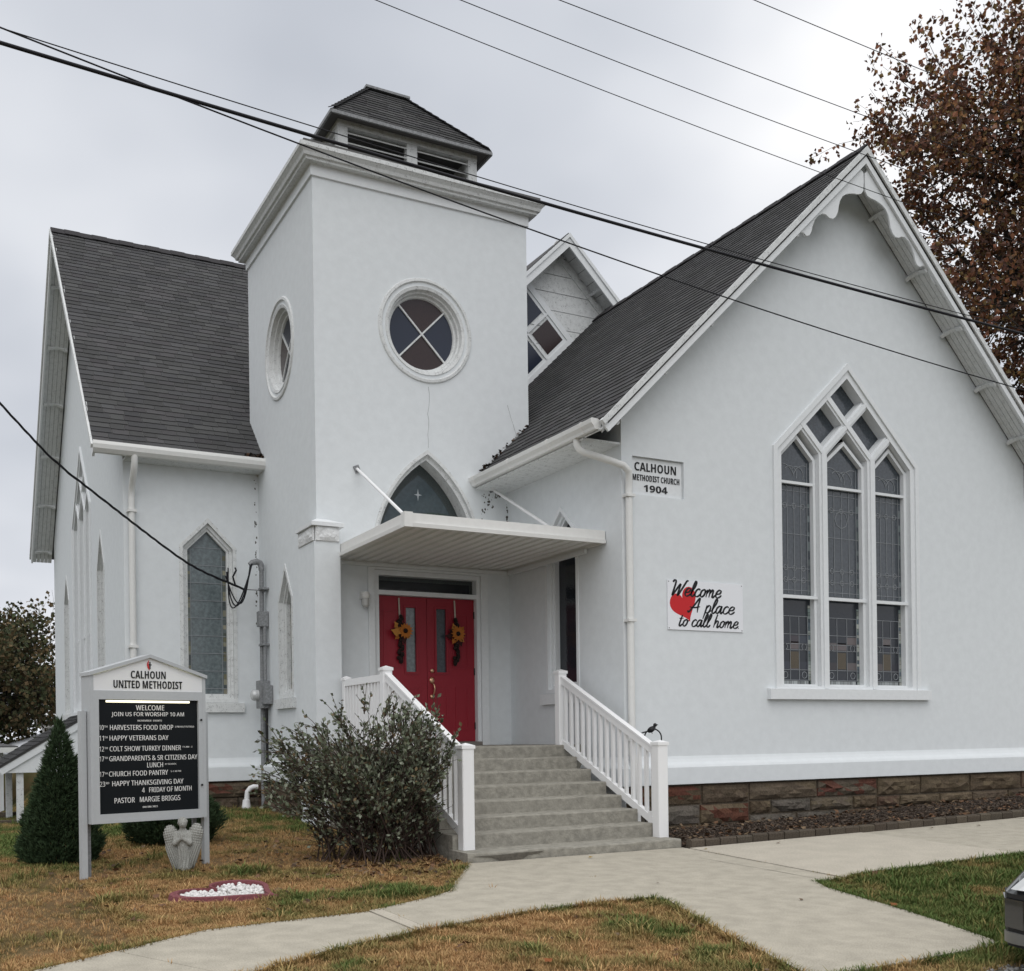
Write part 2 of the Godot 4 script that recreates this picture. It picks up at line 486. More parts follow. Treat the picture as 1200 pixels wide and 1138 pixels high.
# a wall face with pockets cut into it: the face is cut into upright strips at each hole's middle
func wall(mb: MB, t: Transform3D, outer: PackedVector2Array, holes: Array, depths: Array) -> void:
	var cuts := [-100.0, 100.0]
	for h in holes:
		var lo := 1e9; var hi := -1e9
		for p in h: lo = minf(lo, p.x); hi = maxf(hi, p.x)
		cuts.append((lo + hi) / 2)
	cuts.sort()
	for i in cuts.size() - 1:
		if cuts[i + 1] - cuts[i] < 1e-4: continue
		var pieces: Array = Geometry2D.intersect_polygons(outer, rect(cuts[i], -50, cuts[i + 1], 60))
		for h in holes:
			var next := []
			for p in pieces: next.append_array(Geometry2D.clip_polygons(p, h))
			pieces = next
		for p in pieces:
			var q: PackedVector2Array = p
			var ix := Geometry2D.triangulate_polygon(q)
			for k in range(0, ix.size(), 3):
				var a := q[ix[k]]; var b := q[ix[k + 1]]; var d := q[ix[k + 2]]
				if (b - a).cross(d - a) < 0:
					var s := b; b = d; d = s
				mb.tri(t * Vector3(a.x, a.y, 0), t * Vector3(b.x, b.y, 0), t * Vector3(d.x, d.y, 0))
	for i in holes.size():
		var q: PackedVector2Array = holes[i]
		if Geometry2D.is_polygon_clockwise(q):
			q = q.duplicate(); q.reverse()
		for k in q.size():
			var a := q[k]; var b := q[(k + 1) % q.size()]
			mb.quad(t * Vector3(a.x, a.y, 0), t * Vector3(b.x, b.y, 0), t * Vector3(b.x, b.y, -depths[i]), t * Vector3(a.x, a.y, -depths[i]))

func inset(p: PackedVector2Array, d: float) -> PackedVector2Array:
	# moves each edge of a convex outline inwards by d
	var q := p
	if Geometry2D.is_polygon_clockwise(q):
		q = p.duplicate(); q.reverse()
	var r := PackedVector2Array()
	for i in q.size():
		var a := q[(i - 1 + q.size()) % q.size()]; var b := q[i]; var c := q[(i + 1) % q.size()]
		var n1 := (b - a).normalized().orthogonal() * -1.0; var n2 := (c - b).normalized().orthogonal() * -1.0
		if n1.dot(Vector2(-(b - a).y, (b - a).x)) < 0: n1 = -n1
		if n2.dot(Vector2(-(c - b).y, (c - b).x)) < 0: n2 = -n2
		var s := (n1 + n2)
		r.append(b + s / maxf(0.2, 1.0 + n1.dot(n2)) * d)
	return r

# a pointed window in a pocket of the wall
func lancet_window(t: Transform3D, cx: float, y0: float, w: float, ys: float, ya: float, depth: float, glass: Material, label: String, bars := true, paint: Material = null) -> Node3D:
	if paint == null: paint = M.paint
	var o := lancet(cx, y0, w, ys, ya)
	var win := group_part(church, "window", label)
	var mb := MB.new()
	mb.ring(o, inset(o, 0.055), t, -depth * 0.5, 0.012)          # brick mould, just proud of the stucco
	mb.ring(inset(o, 0.055), inset(o, 0.10), t, -depth, -0.045)
	mb.ring(inset(o, 0.10), inset(o, 0.135), t, -depth, -0.075)
	part(win, "frame", mb, paint)
	var g := MB.new()
	var gi := inset(o, 0.13)
	g.prism(gi, t, -depth + 0.004, -depth + 0.02)
	part(win, "pane", g, glass)
	var sl := MB.new()
	sl.prism(PackedVector2Array([Vector2(-0.02, 0), Vector2(0.06, -0.01), Vector2(0.06, -0.15), Vector2(-0.02, -0.15)]), t * T(Vector3(cx - w / 2 - 0.09, y0, 0), Vector3(0, 0, 1), Vector3(0, 1, 0), Vector3(-1, 0, 0)), -(w + 0.18), 0.0)
	part(win, "sill", sl, paint)
	if bars:
		var ld := MB.new()
		var z := -depth + 0.024
		var x0 := gi[0].x; var x1 := gi[1].x; var yb := gi[0].y
		var k := 0
		var y := yb + 0.09
		while y < ys + 0.1:
			ld.bar(t * Vector3(x0, y, z), t * Vector3(x1, y, z), 0.008, 0.008)
			y += 0.27; k += 1
		for e in [0.06, w - 0.27 - 0.06]:
			ld.bar(t * Vector3(x0 + e, yb, z), t * Vector3(x0 + e, ys - 0.03, z), 0.007, 0.007)
		part(win, "leading", ld, M.lead)
		# border of small mottled glass pieces
		var bd := MB.new()
		for e in [[x0 + 0.004, x0 + 0.052], [x1 - 0.052, x1 - 0.004]]:
			var yy := yb + 0.01
			while yy < ys - 0.06:
				var hh := rng.randf_range(0.05, 0.10)
				var w_ := rng.randf_range(0.5, 1.2)
				bd.col = [Color(0.20, 0.19, 0.12), Color(0.15, 0.17, 0.15), Color(0.24, 0.23, 0.17), Color(0.11, 0.13, 0.13)][rng.randi() % 4] * w_
				bd.quad(t * Vector3(e[0], yy, z - 0.002), t * Vector3(e[1], yy, z - 0.002), t * Vector3(e[1], yy + hh - 0.006, z - 0.002), t * Vector3(e[0], yy + hh - 0.006, z - 0.002))
				yy += hh
		part(win, "border_glass", bd, M.mosaic).set_meta("kind", "stuff")
	return win

# roof shingles on a plane: u along the eave, v up the slope, n out of the roof
func shingles(mb: MB, t: Transform3D, poly: PackedVector2Array, course: float, tab: float, base: float, spread: float, sink = null, near := Rect2(-100, -100, 300, 300)) -> void:
	var lo := Vector2(1e9, 1e9); var hi := -lo
	for p in poly:
		lo = lo.min(p); hi = hi.max(p)
	var rows := int(ceil((hi.y - lo.y) / course))
	for r in rows:
		var v0 := lo.y + r * course
		var v1 := v0 + course + 0.012
		var u := lo.x - rng.randf() * tab
		while u < hi.x:
			var wd := tab * rng.randf_range(0.72, 1.25)
			var tone := base * (1.0 + spread * rng.randf_range(-1, 1)) * (1.0 + 0.13 * wob.get_noise_2d(u * 1.3, r * 0.35))
			var col := Color(tone * 0.99, tone * 0.985, tone)
			var q := rect(u + 0.005, v0, u + wd - 0.005, v1)
			var drop := rng.randf_range(-0.012, 0.016)
			q[0].y += drop; q[1].y += drop
			u += wd
			var parts := Geometry2D.intersect_polygons(q, poly)
			for p in parts:
				var m: MB = mb
				var alone: bool = sink != null and near.has_point(Vector2(q[0].x, v0))
				if alone: m = MB.new()
				m.col = col
				var s: PackedVector2Array = p
				if Geometry2D.is_polygon_clockwise(s):
					s = s.duplicate(); s.reverse()
				var ix := Geometry2D.triangulate_polygon(s)
				var up := func(a: Vector2) -> Vector3: return t * Vector3(a.x, a.y, 0.014 - 0.011 * (a.y - v0) / course)
				for k in range(0, ix.size(), 3):
					var a := s[ix[k]]; var b := s[ix[k + 1]]; var d := s[ix[k + 2]]
					if (b - a).cross(d - a) < 0:
						var x := b; b = d; d = x
					m.tri(up.call(a), up.call(b), up.call(d))
				for k in s.size():
					var a := s[k]; var b := s[(k + 1) % s.size()]
					if absf(a.y - v0 - drop) < 0.004 and absf(b.y - v0 - drop) < 0.004 or absf(a.x - b.x) < 0.001:
						m.quad(t * Vector3(a.x, a.y, 0), t * Vector3(b.x, b.y, 0), up.call(b), up.call(a))
				if alone and s.size() >= 3: part(sink, "shingle", m, M.shingle)

func text_mesh(parent: Node, text: String, m: Material, t: Transform3D, width: float, height: float, bold := true, serif := false, called := "lettering") -> MeshInstance3D:
	var f := SystemFont.new()
	f.font_names = PackedStringArray(["Droid Serif" if serif else "Droid Sans"])
	f.font_weight = 700 if bold else 400
	var tm := TextMesh.new()
	tm.font = f; tm.text = text; tm.font_size = 48; tm.pixel_size = 0.01; tm.depth = 0.02; tm.curve_step = 1.5
	tm.horizontal_alignment = HORIZONTAL_ALIGNMENT_CENTER; tm.vertical_alignment = VERTICAL_ALIGNMENT_CENTER
	var bb := tm.get_aabb()
	var o := MeshInstance3D.new()
	o.mesh = tm; o.material_override = m
	o.name = numbered(parent, called)
	parent.add_child(o, true)
	var sx := width / maxf(bb.size.x, 0.01)
	var sy := height / maxf(bb.size.y, 0.01)
	o.transform = t * Transform3D(Basis.from_scale(Vector3(sx, sy, 0.2)), Vector3(-(bb.position.x + bb.size.x / 2) * sx, -(bb.position.y + bb.size.y / 2) * sy, 0))
	return o

# ------------------------------------------------------------------ tower
func cornice_run(mb: MB, x0: float, x1: float, z0: float, z1: float, prof: Array) -> void:
	# closed moulding round a rectangle: prof holds (outward, height)
	for i in prof.size() - 1:
		var p: Vector2 = prof[i]; var q: Vector2 = prof[i + 1]
		var a := [Vector3(x0 - p.x, p.y, z1 + p.x), Vector3(x1 + p.x, p.y, z1 + p.x), Vector3(x1 + p.x, p.y, z0 - p.x), Vector3(x0 - p.x, p.y, z0 - p.x)]
		var b := [Vector3(x0 - q.x, q.y, z1 + q.x), Vector3(x1 + q.x, q.y, z1 + q.x), Vector3(x1 + q.x, q.y, z0 - q.x), Vector3(x0 - q.x, q.y, z0 - q.x)]
		for k in 4:
			var j := (k + 1) % 4
			mb.quad(a[k], a[j], b[j], b[k])

func rose_window(t: Transform3D, c: Vector2, label: String, first: Material, second: Material) -> void:
	var win := group_part(church, "round_window", label)
	var k := 48
	var fr := MB.new()
	# moulded rings stepping in from the face to the glass
	var prof := [Vector2(0.715, -0.004), Vector2(0.70, 0.022), Vector2(0.665, 0.026), Vector2(0.655, 0.004), Vector2(0.615, -0.015), Vector2(0.600, 0.012), Vector2(0.56, 0.0), Vector2(0.545, -0.06), Vector2(0.525, -0.065), Vector2(0.515, -0.12), Vector2(0.49, -0.125), Vector2(0.48, -0.16)]
	for i in prof.size() - 1:
		var p: Vector2 = prof[i]; var q: Vector2 = prof[i + 1]
		for s in k:
			var a := TAU * s / k; var b := TAU * (s + 1) / k
			var da := Vector2(cos(a), sin(a) * 1.03); var db := Vector2(cos(b), sin(b) * 1.03)
			fr.quad(t * Vector3(c.x + da.x * p.x, c.y + da.y * p.x, p.y), t * Vector3(c.x + db.x * p.x, c.y + db.y * p.x, p.y), t * Vector3(c.x + db.x * q.x, c.y + db.y * q.x, q.y), t * Vector3(c.x + da.x * q.x, c.y + da.y * q.x, q.y))
	part(win, "frame", fr, M.old_paint)
	for s in 4:
		var pg := PackedVector2Array([c])
		for i in 13:
			var a := PI / 4 + PI / 2 * s + PI / 2 * i / 12
			pg.append(c + Vector2(cos(a), sin(a) * 1.03) * 0.495)
		var g := MB.new()
		g.prism(pg, t, -0.168, -0.155)
		part(win, "pane", g, first if s % 2 == 0 else second)
	for s in 2:
		var d := Vector2(cos(PI / 4 + PI / 2 * s), sin(PI / 4 + PI / 2 * s) * 1.03) * 0.49
		var bmb := MB.new()
		bmb.bar(t * Vector3(c.x - d.x, c.y - d.y, -0.143 + 0.001 * s), t * Vector3(c.x + d.x, c.y + d.y, -0.143 + 0.001 * s), 0.022, 0.022, t.basis.z)
		part(win, "muntin", bmb, M.old_paint)

func build_tower() -> void:
	var mb := MB.new()
	var fr := front(0, 0)
	var lf := leftward(0, 0)
	var top := 9.2
	var arch := gothic(1.62, 4.0, 0.84, 4.02, 1.53)
	wall(mb, fr, rect(0, -0.6, TW, top), [circle(1.62, 7.217, 0.57, 0.587), arch, rect(0.80, LAND_Y - 0.1, 2.42, 3.83)], [0.17, 0.34, 0.20])
	wall(mb, lf, rect(-TD, -0.6, 0, top), [circle(-1.60, 7.217, 0.57, 0.587), lancet(-1.46, 2.12, 0.72, 3.55, 4.07)], [0.17, 0.16])
	mb.quad(Vector3(TW, -0.6, 0), Vector3(TW, -0.6, -TD), Vector3(TW, top, -TD), Vector3(TW, top, 0))
	mb.quad(Vector3(TW, -0.6, -TD), Vector3(0, -0.6, -TD), Vector3(0, top, -TD), Vector3(TW, top, -TD))
	part(church, "tower_wall", mb, M.stucco)
	# hairline cracks in the stucco
	for c in [[Vector2(1.63, 5.58), Vector2(1.655, 6.44), 9, fr, 5], [Vector2(2.9, 6.35), Vector2(3.05, 5.9), 5, fr, 8]]:
		var ck := MB.new()
		var last := Vector2.ZERO
		for i in c[2] + 1:
			var q: Vector2 = (c[0] as Vector2).lerp(c[1], float(i) / c[2])
			q.x += 0.03 * wob.get_noise_2d(q.y * 6.0, c[4] * 9.0) * (0.35 if c[2] > 20 else 1.0)
			var w := 0.0015 + 0.0025 * absf(wob.get_noise_2d(q.y * 5.0, 3.0 + c[4]))
			if i > 0:
				ck.quad(Vector3(last.x - w, last.y, 0.0012), Vector3(last.x + w, last.y, 0.0012), Vector3(q.x + w, q.y, 0.0012), Vector3(q.x - w, q.y, 0.0012))
			last = q
		part(church, "crack", ck, M.crack)
	# chips of missing paint along the inner corners and under the gutter ends
	var chips := MB.new()
	for i in 90:
		var o: Vector3; var ax: Vector3; var nn: Vector3
		var k := i % 3
		if k == 0:
			o = Vector3(-0.03 - 0.03 * rng.randf(), rng.randf_range(3.2, 5.6), LEFT_Z + 0.0015); ax = Vector3(1, 0, 0); nn = Vector3(0, 0, 1)
		elif k == 1:
			o = Vector3(WING_X - 0.012 - 0.02 * rng.randf(), rng.randf_range(4.15, 5.0), 0.0015); ax = Vector3(1, 0, 0); nn = Vector3(0, 0, 1)
		else:
			var f := rng.randf()
			o = Vector3(2.42 + 0.30 * f + 0.06 * rng.randf(), 5.02 - 0.45 * rng.randf() * (1.0 - f), 0.0015); ax = Vector3(1, 0, 0); nn = Vector3(0, 0, 1)
		var s_ := rng.randf_range(0.005, 0.02)
		var pg := PackedVector2Array()
		for q in 6: pg.append(Vector2(cos(q * TAU / 6) * s_ * rng.randf_range(0.4, 1.1), sin(q * TAU / 6) * s_ * rng.randf_range(0.6, 1.7)))
		for q in range(1, 5): chips.tri(o + Vector3(pg[0].x, pg[0].y, 0), o + Vector3(pg[q].x, pg[q].y, 0), o + Vector3(pg[q + 1].x, pg[q + 1].y, 0))
	part(church, "bare_spots", chips, M.chip).set_meta("kind", "stuff")
	rose_window(fr, Vector2(1.62, 7.217), "round tower window with four coloured panes above the doors", M.glass_brown, M.glass_blue)
	rose_window(lf, Vector2(-1.60, 7.217), "round tower window with four coloured panes on the tower's side", M.glass_blue, M.glass_brown)
	lancet_window(lf, -1.46, 2.12, 0.72, 3.55, 4.07, 0.16, M.glass_pale, "narrow pointed window in the tower beside the electric meter", true, M.old_paint)
	# cornice
	var fz := MB.new()
	cornice_run(fz, 0, TW, -TD, 0, [Vector2(0, 9.012), Vector2(0.028, 9.017), Vector2(0.028, 9.16), Vector2(0.05, 9.17)])
	part(church, "frieze", fz, M.paint)
	var cr := MB.new()
	cornice_run(cr, 0, TW, -TD, 0, [Vector2(0.0, 9.165), Vector2(0.12, 9.165), Vector2(0.125, 9.2), Vector2(0.155, 9.205), Vector2(0.17, 9.245), Vector2(0.205, 9.285), Vector2(0.215, 9.29), Vector2(0.215, 9.345), Vector2(0.0, 9.39)])
	part(church, "cornice", cr, M.old_paint)
	var rf := MB.new()
	rf.box(-0.16, 9.345, -TD - 0.16, TW + 0.16, 9.405, 0.16)
	part(church, "tower_deck", rf, M.roof_board)
	# belfry
	var b := group_part(church, "belfry", "white louvred belfry with a clipped shingle roof on the tower")
	var x0 := 0.56; var x1 := 2.72; var z0 := -2.75; var z1 := -0.53
	for q in [[x1 - 0.08, 9.38, z0 + 0.14, x1 - 0.01, 10.19, z1 - 0.14], [x0 + 0.14, 9.38, z0 + 0.01, x1 - 0.14, 10.19, z0 + 0.08]]:
		var dk := MB.new()
		dk.box(q[0], q[1], q[2], q[3], q[4], q[5])
		part(b, "boarded_side", dk, M.old_paint)
	for p in [Vector2(x0, z1), Vector2(x1, z1), Vector2(x0, z0), Vector2(x1, z0)]:
		var pm := MB.new()
		pm.box(p.x - (0.0 if p.x < 1 else 0.14), 9.38, p.y - (0.14 if p.y > -1 else 0.0), p.x + (0.14 if p.x < 1 else 0.0), 10.12, p.y + (0.0 if p.y > -1 else 0.14))
		part(b, "corner_post", pm, M.old_paint)
	for s in 2:
		var pm := MB.new()
		if s == 0: pm.box(1.60, 9.38, z1 - 0.12, 1.76, 10.10, z1 - 0.004)
		else: pm.box(x0 + 0.004, 9.38, -1.70, x0 + 0.12, 10.10, -1.54)
		part(b, "mullion", pm, M.old_paint)
	var hd := MB.new()
	hd.box(x0 - 0.004, 10.10, z1 - 0.14, x1 + 0.004, 10.21, z1 + 0.005)
	hd.box(x0 - 0.005, 10.10, z0, x0 + 0.14, 10.21, z1 - 0.14)
	part(b, "head_rail", hd, M.old_paint)
	for y in [9.50, 9.64, 9.78, 9.92, 10.06]:
		for sp in [[x0 + 0.13, 1.61], [1.75, x1 - 0.13]]:
			var sl := MB.new()
			sl.obox(T(Vector3((sp[0] + sp[1]) / 2, y, z1 - 0.065), Vector3(1, 0, 0), Vector3(0, 0.87, 0.5), Vector3(0, -0.5, 0.87)), Vector3(sp[1] - sp[0], 0.018, 0.125))
			part(b, "louvre_slat", sl, M.old_paint)
		for sp in [[z0 + 0.13, -1.69], [-1.55, z1 - 0.13]]:
			var sl := MB.new()
			sl.obox(T(Vector3(x0 + 0.065, y, (sp[0] + sp[1]) / 2), Vector3(0, 0, 1), Vector3(-0.5, 0.87, 0), Vector3(-0.87, -0.5, 0)), Vector3(sp[1] - sp[0], 0.018, 0.125))
			part(b, "louvre_slat", sl, M.old_paint)
	# belfry roof: four slopes up to a short ridge
	var e0 := Vector3(x0 - 0.16, 10.19, z1 + 0.18); var e1 := Vector3(x1 + 0.16, 10.19, z1 + 0.18)
	var e2 := Vector3(x1 + 0.16, 10.19, z0 - 0.18); var e3 := Vector3(x0 - 0.16, 10.19, z0 - 0.18)
	var r0 := Vector3(1.43, 11.42, -1.64); var r1 := Vector3(2.05, 11.42, -1.64)
	var core := MB.new()
	core.quad(e0, e1, r1, r0); core.quad(e2, e3, r0, r1); core.tri(e1, e2, r1); core.tri(e3, e0, r0)
	core.quad(e3, e2, e1, e0)
	part(b, "roof_deck", core, M.roof_board)
	var ev := MB.new()
	for pr in [[e0, e1], [e1, e2], [e2, e3], [e3, e0]]:
		ev.bar(pr[0] + Vector3(0, -0.02, 0), pr[1] + Vector3(0, -0.02, 0), 0.03, 0.045)
	part(b, "drip_edge", ev, M.galv)
	for f in [[e0, e1, r1, r0, true], [e3, e0, r0, r0, false]]:
		var o: Vector3 = f[0]
		var u: Vector3 = (f[1] - f[0]).normalized()
		var n: Vector3 = u.cross(f[2] - f[0]).normalized()
		var vv := n.cross(u)
		var tt := T(o, u, vv, n)
		var pl := PackedVector2Array()
		for q in [f[0], f[1], f[2], f[3]]:
			var l: Vector3 = tt.affine_inverse() * q
			if pl.size() == 0 or pl[pl.size() - 1].distance_to(Vector2(l.x, l.y)) > 0.01: pl.append(Vector2(l.x, l.y))
		if f[4]:
			shingles(null, tt, pl, 0.135, 0.30, 0.12, 0.24, b)
		else:
			var sm_ := MB.new()
			shingles(sm_, tt, pl, 0.135, 0.30, 0.12, 0.24)
			part(b, "shingle_slope", sm_, M.shingle).set_meta("kind", "stuff")
	var rc := MB.new()
	rc.bar(r0 + Vector3(-0.05, 0.01, 0), r1 + Vector3(0.05, 0.01, 0), 0.16, 0.035)
	part(b, "ridge_cap", rc, M.galv)
	var hc := MB.new()
	hc.col = Color(0.125, 0.124, 0.127)
	for q in [[e0, r0, Vector3(-0.5, 1, 0.5)], [e1, r1, Vector3(0.5, 1, 0.5)]]:
		for i in 12:
			var a: Vector3 = q[0].lerp(q[1], (i + 0.35) / 12.4); var c: Vector3 = q[0].lerp(q[1], (i + 1.45) / 12.4)
			var nrm: Vector3 = q[2].normalized()
			hc.bar(a + nrm * 0.024, c + nrm * 0.014, 0.11, 0.010, nrm)
	part(b, "hip_cap", hc, M.shingle)
	# pier at the corner of the tower
	var p := group_part(church, "corner_pier", "stuccoed pier at the tower corner with a carved stone under its cap")
	var pm := MB.new()
	pm.box(-0.15, -0.6, -0.34, 0.20, 4.09, 0.36)
	part(p, "shaft", pm, M.stucco)
	var cs := MB.new()
	rock(cs, T(Vector3(0.025, 4.19, 0.36), Vector3(1, 0, 0), Vector3.UP, Vector3(0, 0, 1)), 0.33, 0.20, 0.05, 9)
	rock(cs, T(Vector3(-0.145, 4.19, 0.02), Vector3(0, 0, 1), Vector3.UP, Vector3(-1, 0, 0)), 0.66, 0.20, 0.05, 10)
	cs.box(-0.13, 4.09, -0.32, 0.18, 4.29, 0.34)
	part(p, "carved_stone", cs, M.stucco_rough)
	var cp := MB.new()
	var xx := [-0.20, 0.24, -0.30, 0.42]
	cp.box(xx[0], 4.285, xx[2], xx[1], 4.335, xx[3])
	var pk := [Vector3(-0.02, 4.44, -0.2), Vector3(0.14, 4.44, -0.2), Vector3(0.14, 4.44, 0.06), Vector3(-0.02, 4.44, 0.06)]
	var bt := [Vector3(xx[0], 4.335, xx[2]), Vector3(xx[1], 4.335, xx[2]), Vector3(xx[1], 4.335, xx[3]), Vector3(xx[0], 4.335, xx[3])]
	for k in 4: cp.quad(bt[(k + 1) % 4], bt[k], pk[k], pk[(k + 1) % 4])
	cp.quad(pk[3], pk[2], pk[1], pk[0])
	part(p, "cap", cp, M.paint)
	# arched window over the canopy
	var aw := group_part(church, "arched_window", "pointed arch window with dark glass and a small star above the canopy")
	var fm := MB.new()
	var a0 := gothic(1.62, 4.0, 0.84, 4.02, 1.53); var a1 := gothic(1.62, 4.0, 0.80, 4.02, 1.47); var a2 := gothic(1.62, 4.0, 0.755, 4.02, 1.40); var a3 := gothic(1.62, 4.0, 0.66, 4.02, 1.24)
	fm.ring(a0, a1, fr, -0.06, 0.016)
	fm.ring(a1, a2, fr, -0.30, -0.05)
	part(aw, "frame", fm, M.old_paint)
	var gb := MB.new()
	gb.ring(a2, a3, fr, -0.315, -0.302)
	part(aw, "border_glass", gb, M.glass_edge_dark)
	var gp := MB.new()
	gp.prism(a3, fr, -0.32, -0.306)
	part(aw, "pane", gp, M.glass_arch)
	var star := PackedVector2Array()
	for i in 8:
		var r := 0.085 if i % 2 == 0 else 0.016
		if i % 4 == 0: r = 0.06
		star.append(Vector2(1.60 + r * cos(TAU * i / 8), 4.98 + r * sin(TAU * i / 8)))
	var sg := MB.new()
	sg.prism(star, fr, -0.304, -0.298)
	part(aw, "star_glass", sg, M.glass_star)
	for ar in [[0.25, 4.66, 0.30, 0.09], [-0.12, 4.60, 0.05, 0.09], [0.02, 4.42, 0.12, 0.05], [-0.25, 4.45, 0.22, 0.06]]:
		var h := MB.new()
		h.prism(circle(1.62 + ar[0], ar[1], ar[2], ar[3], 14), fr, -0.303, -0.299)
		part(aw, "painted_glass", h, M.glass_pale_green)

# rock-faced block: a front with a rough bulge, local z outwards
func rock(mb: MB, t: Transform3D, w: float, h: float, d: float, seed_: int, nx := 11, ny := 6) -> void:
	var g := []
	for j in ny + 1:
		var row := []
		for i in nx + 1:
			var u := 0.0 if i == 0 else (1.0 if i == nx else lerpf(0.012 / w, 1.0 - 0.012 / w, float(i - 1) / (nx - 2)))
			var v := 0.0 if j == 0 else (1.0 if j == ny else lerpf(0.010 / h, 1.0 - 0.010 / h, float(j - 1) / (ny - 2)))
			var edge := minf(minf(u, 1 - u) * w, minf(v, 1 - v) * h) / (0.30 * h)
			var k := clampf(edge, 0, 1)
			var z := d * (0.30 + 0.70 * pow(k, 0.7) * (0.55 + 0.85 * wob.get_noise_3d(u * w * 9, v * h * 9, seed_ * 7.3)))
			var jx := 0.0 if i <= 1 or i >= nx - 1 else rng.randf_range(-0.25, 0.25) * w / nx
			var jy := 0.0 if j <= 1 or j >= ny - 1 else rng.randf_range(-0.25, 0.25) * h / ny
			row.append(t * Vector3((u - 0.5) * w + jx, (v - 0.5) * h + jy, z if k > 0.001 else 0.0))
		g.append(row)
	for j in ny:
		for i in nx:
			if (i + j) % 2 == 0: mb.quad(g[j][i], g[j][i + 1], g[j + 1][i + 1], g[j + 1][i])
			else:
				mb.tri(g[j][i], g[j][i + 1], g[j + 1][i]); mb.tri(g[j][i + 1], g[j + 1][i + 1], g[j + 1][i])

# rows of rock-faced stones under a stuccoed wall
func stone_band(parent: Node, t: Transform3D, w: float, y_top: float, rows: Array, seed_: int) -> void:
	var r := RandomNumberGenerator.new()
	r.seed = seed_
	var pal := [Color(0.135, 0.102, 0.070), Color(0.155, 0.120, 0.082), Color(0.175, 0.135, 0.092), Color(0.145, 0.120, 0.092), Color(0.125, 0.096, 0.070), Color(0.165, 0.130, 0.095), Color(0.150, 0.100, 0.074), Color(0.145, 0.128, 0.108)]
	var y := y_top
	for h in rows:
		var x := 0.0
		while x < w - 0.02:
			var ww := minf(r.randf_range(0.55, 1.25) * (1.0 if h > 0.21 else 0.65), w - x)
			if w - x - ww < 0.2: ww = w - x
			var m := MB.new()
			m.col = pal[r.randi() % pal.size()] * r.randf_range(1.0, 1.35)
			var lc := T(t * Vector3(x + ww / 2, y - h / 2, 0), t.basis.x, t.basis.y, t.basis.z)
			rock(m, lc, ww - 0.012, h - 0.012, 0.095, r.randi() % 1000)
			# rust-red and ochre patches in the rock
			var red := r.randf() < 0.20
			var cc := m.c
			for i in range(0, cc.size(), 3):
				var q := m.v[i] * 3.0
				var k := wob.get_noise_3d(q.x + seed_, q.y * 1.5, q.z)
				var col := cc[i] * (1.0 + 0.35 * wob.get_noise_3d(q.x * 3, q.y * 3, 7.0))
				if red and k > 0.10: col = col.lerp(Color(0.17, 0.055, 0.04), 0.7)
				elif k < -0.25: col = col.lerp(Color(0.22, 0.175, 0.11), 0.4)
				for e in 3: cc[i + e] = col
			m.c = cc
			m.col = Color(0.1, 0.08, 0.06)
			part(parent, "stone", m, M.stone)
			x += ww
		y -= h

# skirt of stucco flaring out over the stonework; path runs with the outside on its right-hand z side
func skirt(pts: Array) -> void:
	var prof := [Vector2(0.0, 1.25), Vector2(0.014, 1.215), Vector2(0.038, 1.175), Vector2(0.07, 1.14), Vector2(0.088, 1.11), Vector2(0.094, 0.90), Vector2(0.03, 0.895)]
	var mb := MB.new()
	for k in pts.size() - 1:
		var a: Vector3 = pts[k]; var b: Vector3 = pts[k + 1]
		var n := (b - a).cross(Vector3.UP).normalized()
		for i in prof.size() - 1:
			var p: Vector2 = prof[i]; var q: Vector2 = prof[i + 1]
			var off := func(pt: int, w: float) -> Vector3:
				var o := Vector3.ZERO
				var nn := n
				if pt == k and k > 0:
					var m: Vector3 = (pts[k] - pts[k - 1]).cross(Vector3.UP).normalized()
					nn = n + m
				if pt == k + 1 and k + 2 < pts.size():
					var m2: Vector3 = (pts[k + 2] - pts[k + 1]).cross(Vector3.UP).normalized()
					nn = n + m2
				return pts[pt] + nn * w + o
			var a0: Vector3 = off.call(k, p.x) + Vector3.UP * p.y; var b0: Vector3 = off.call(k + 1, p.x) + Vector3.UP * p.y
			var a1: Vector3 = off.call(k, q.x) + Vector3.UP * q.y; var b1: Vector3 = off.call(k + 1, q.x) + Vector3.UP * q.y
			mb.quad(a1, b1, b0, a0)
	part(church, "stucco_skirt", mb, M.stucco)

# ------------------------------------------------------------------ left wing
func roof_slope(parent: Node, o: Vector3, u: Vector3, v: Vector3, poly: PackedVector2Array, course: float, tab: float, near: Rect2) -> void:
	var n := u.cross(v).normalized()
	var t := T(o, u, v, n)
	var dk := MB.new()
	dk.prism(poly, t, -0.09, -0.002)
	part(parent, "deck", dk, M.roof_board)
	var sh := MB.new()
	shingles(sh, t, poly, course, tab * 0.85, 0.14, 0.17, parent, near)
	part(parent, "shingle_slope", sh, M.shingle).set_meta("kind", "stuff")

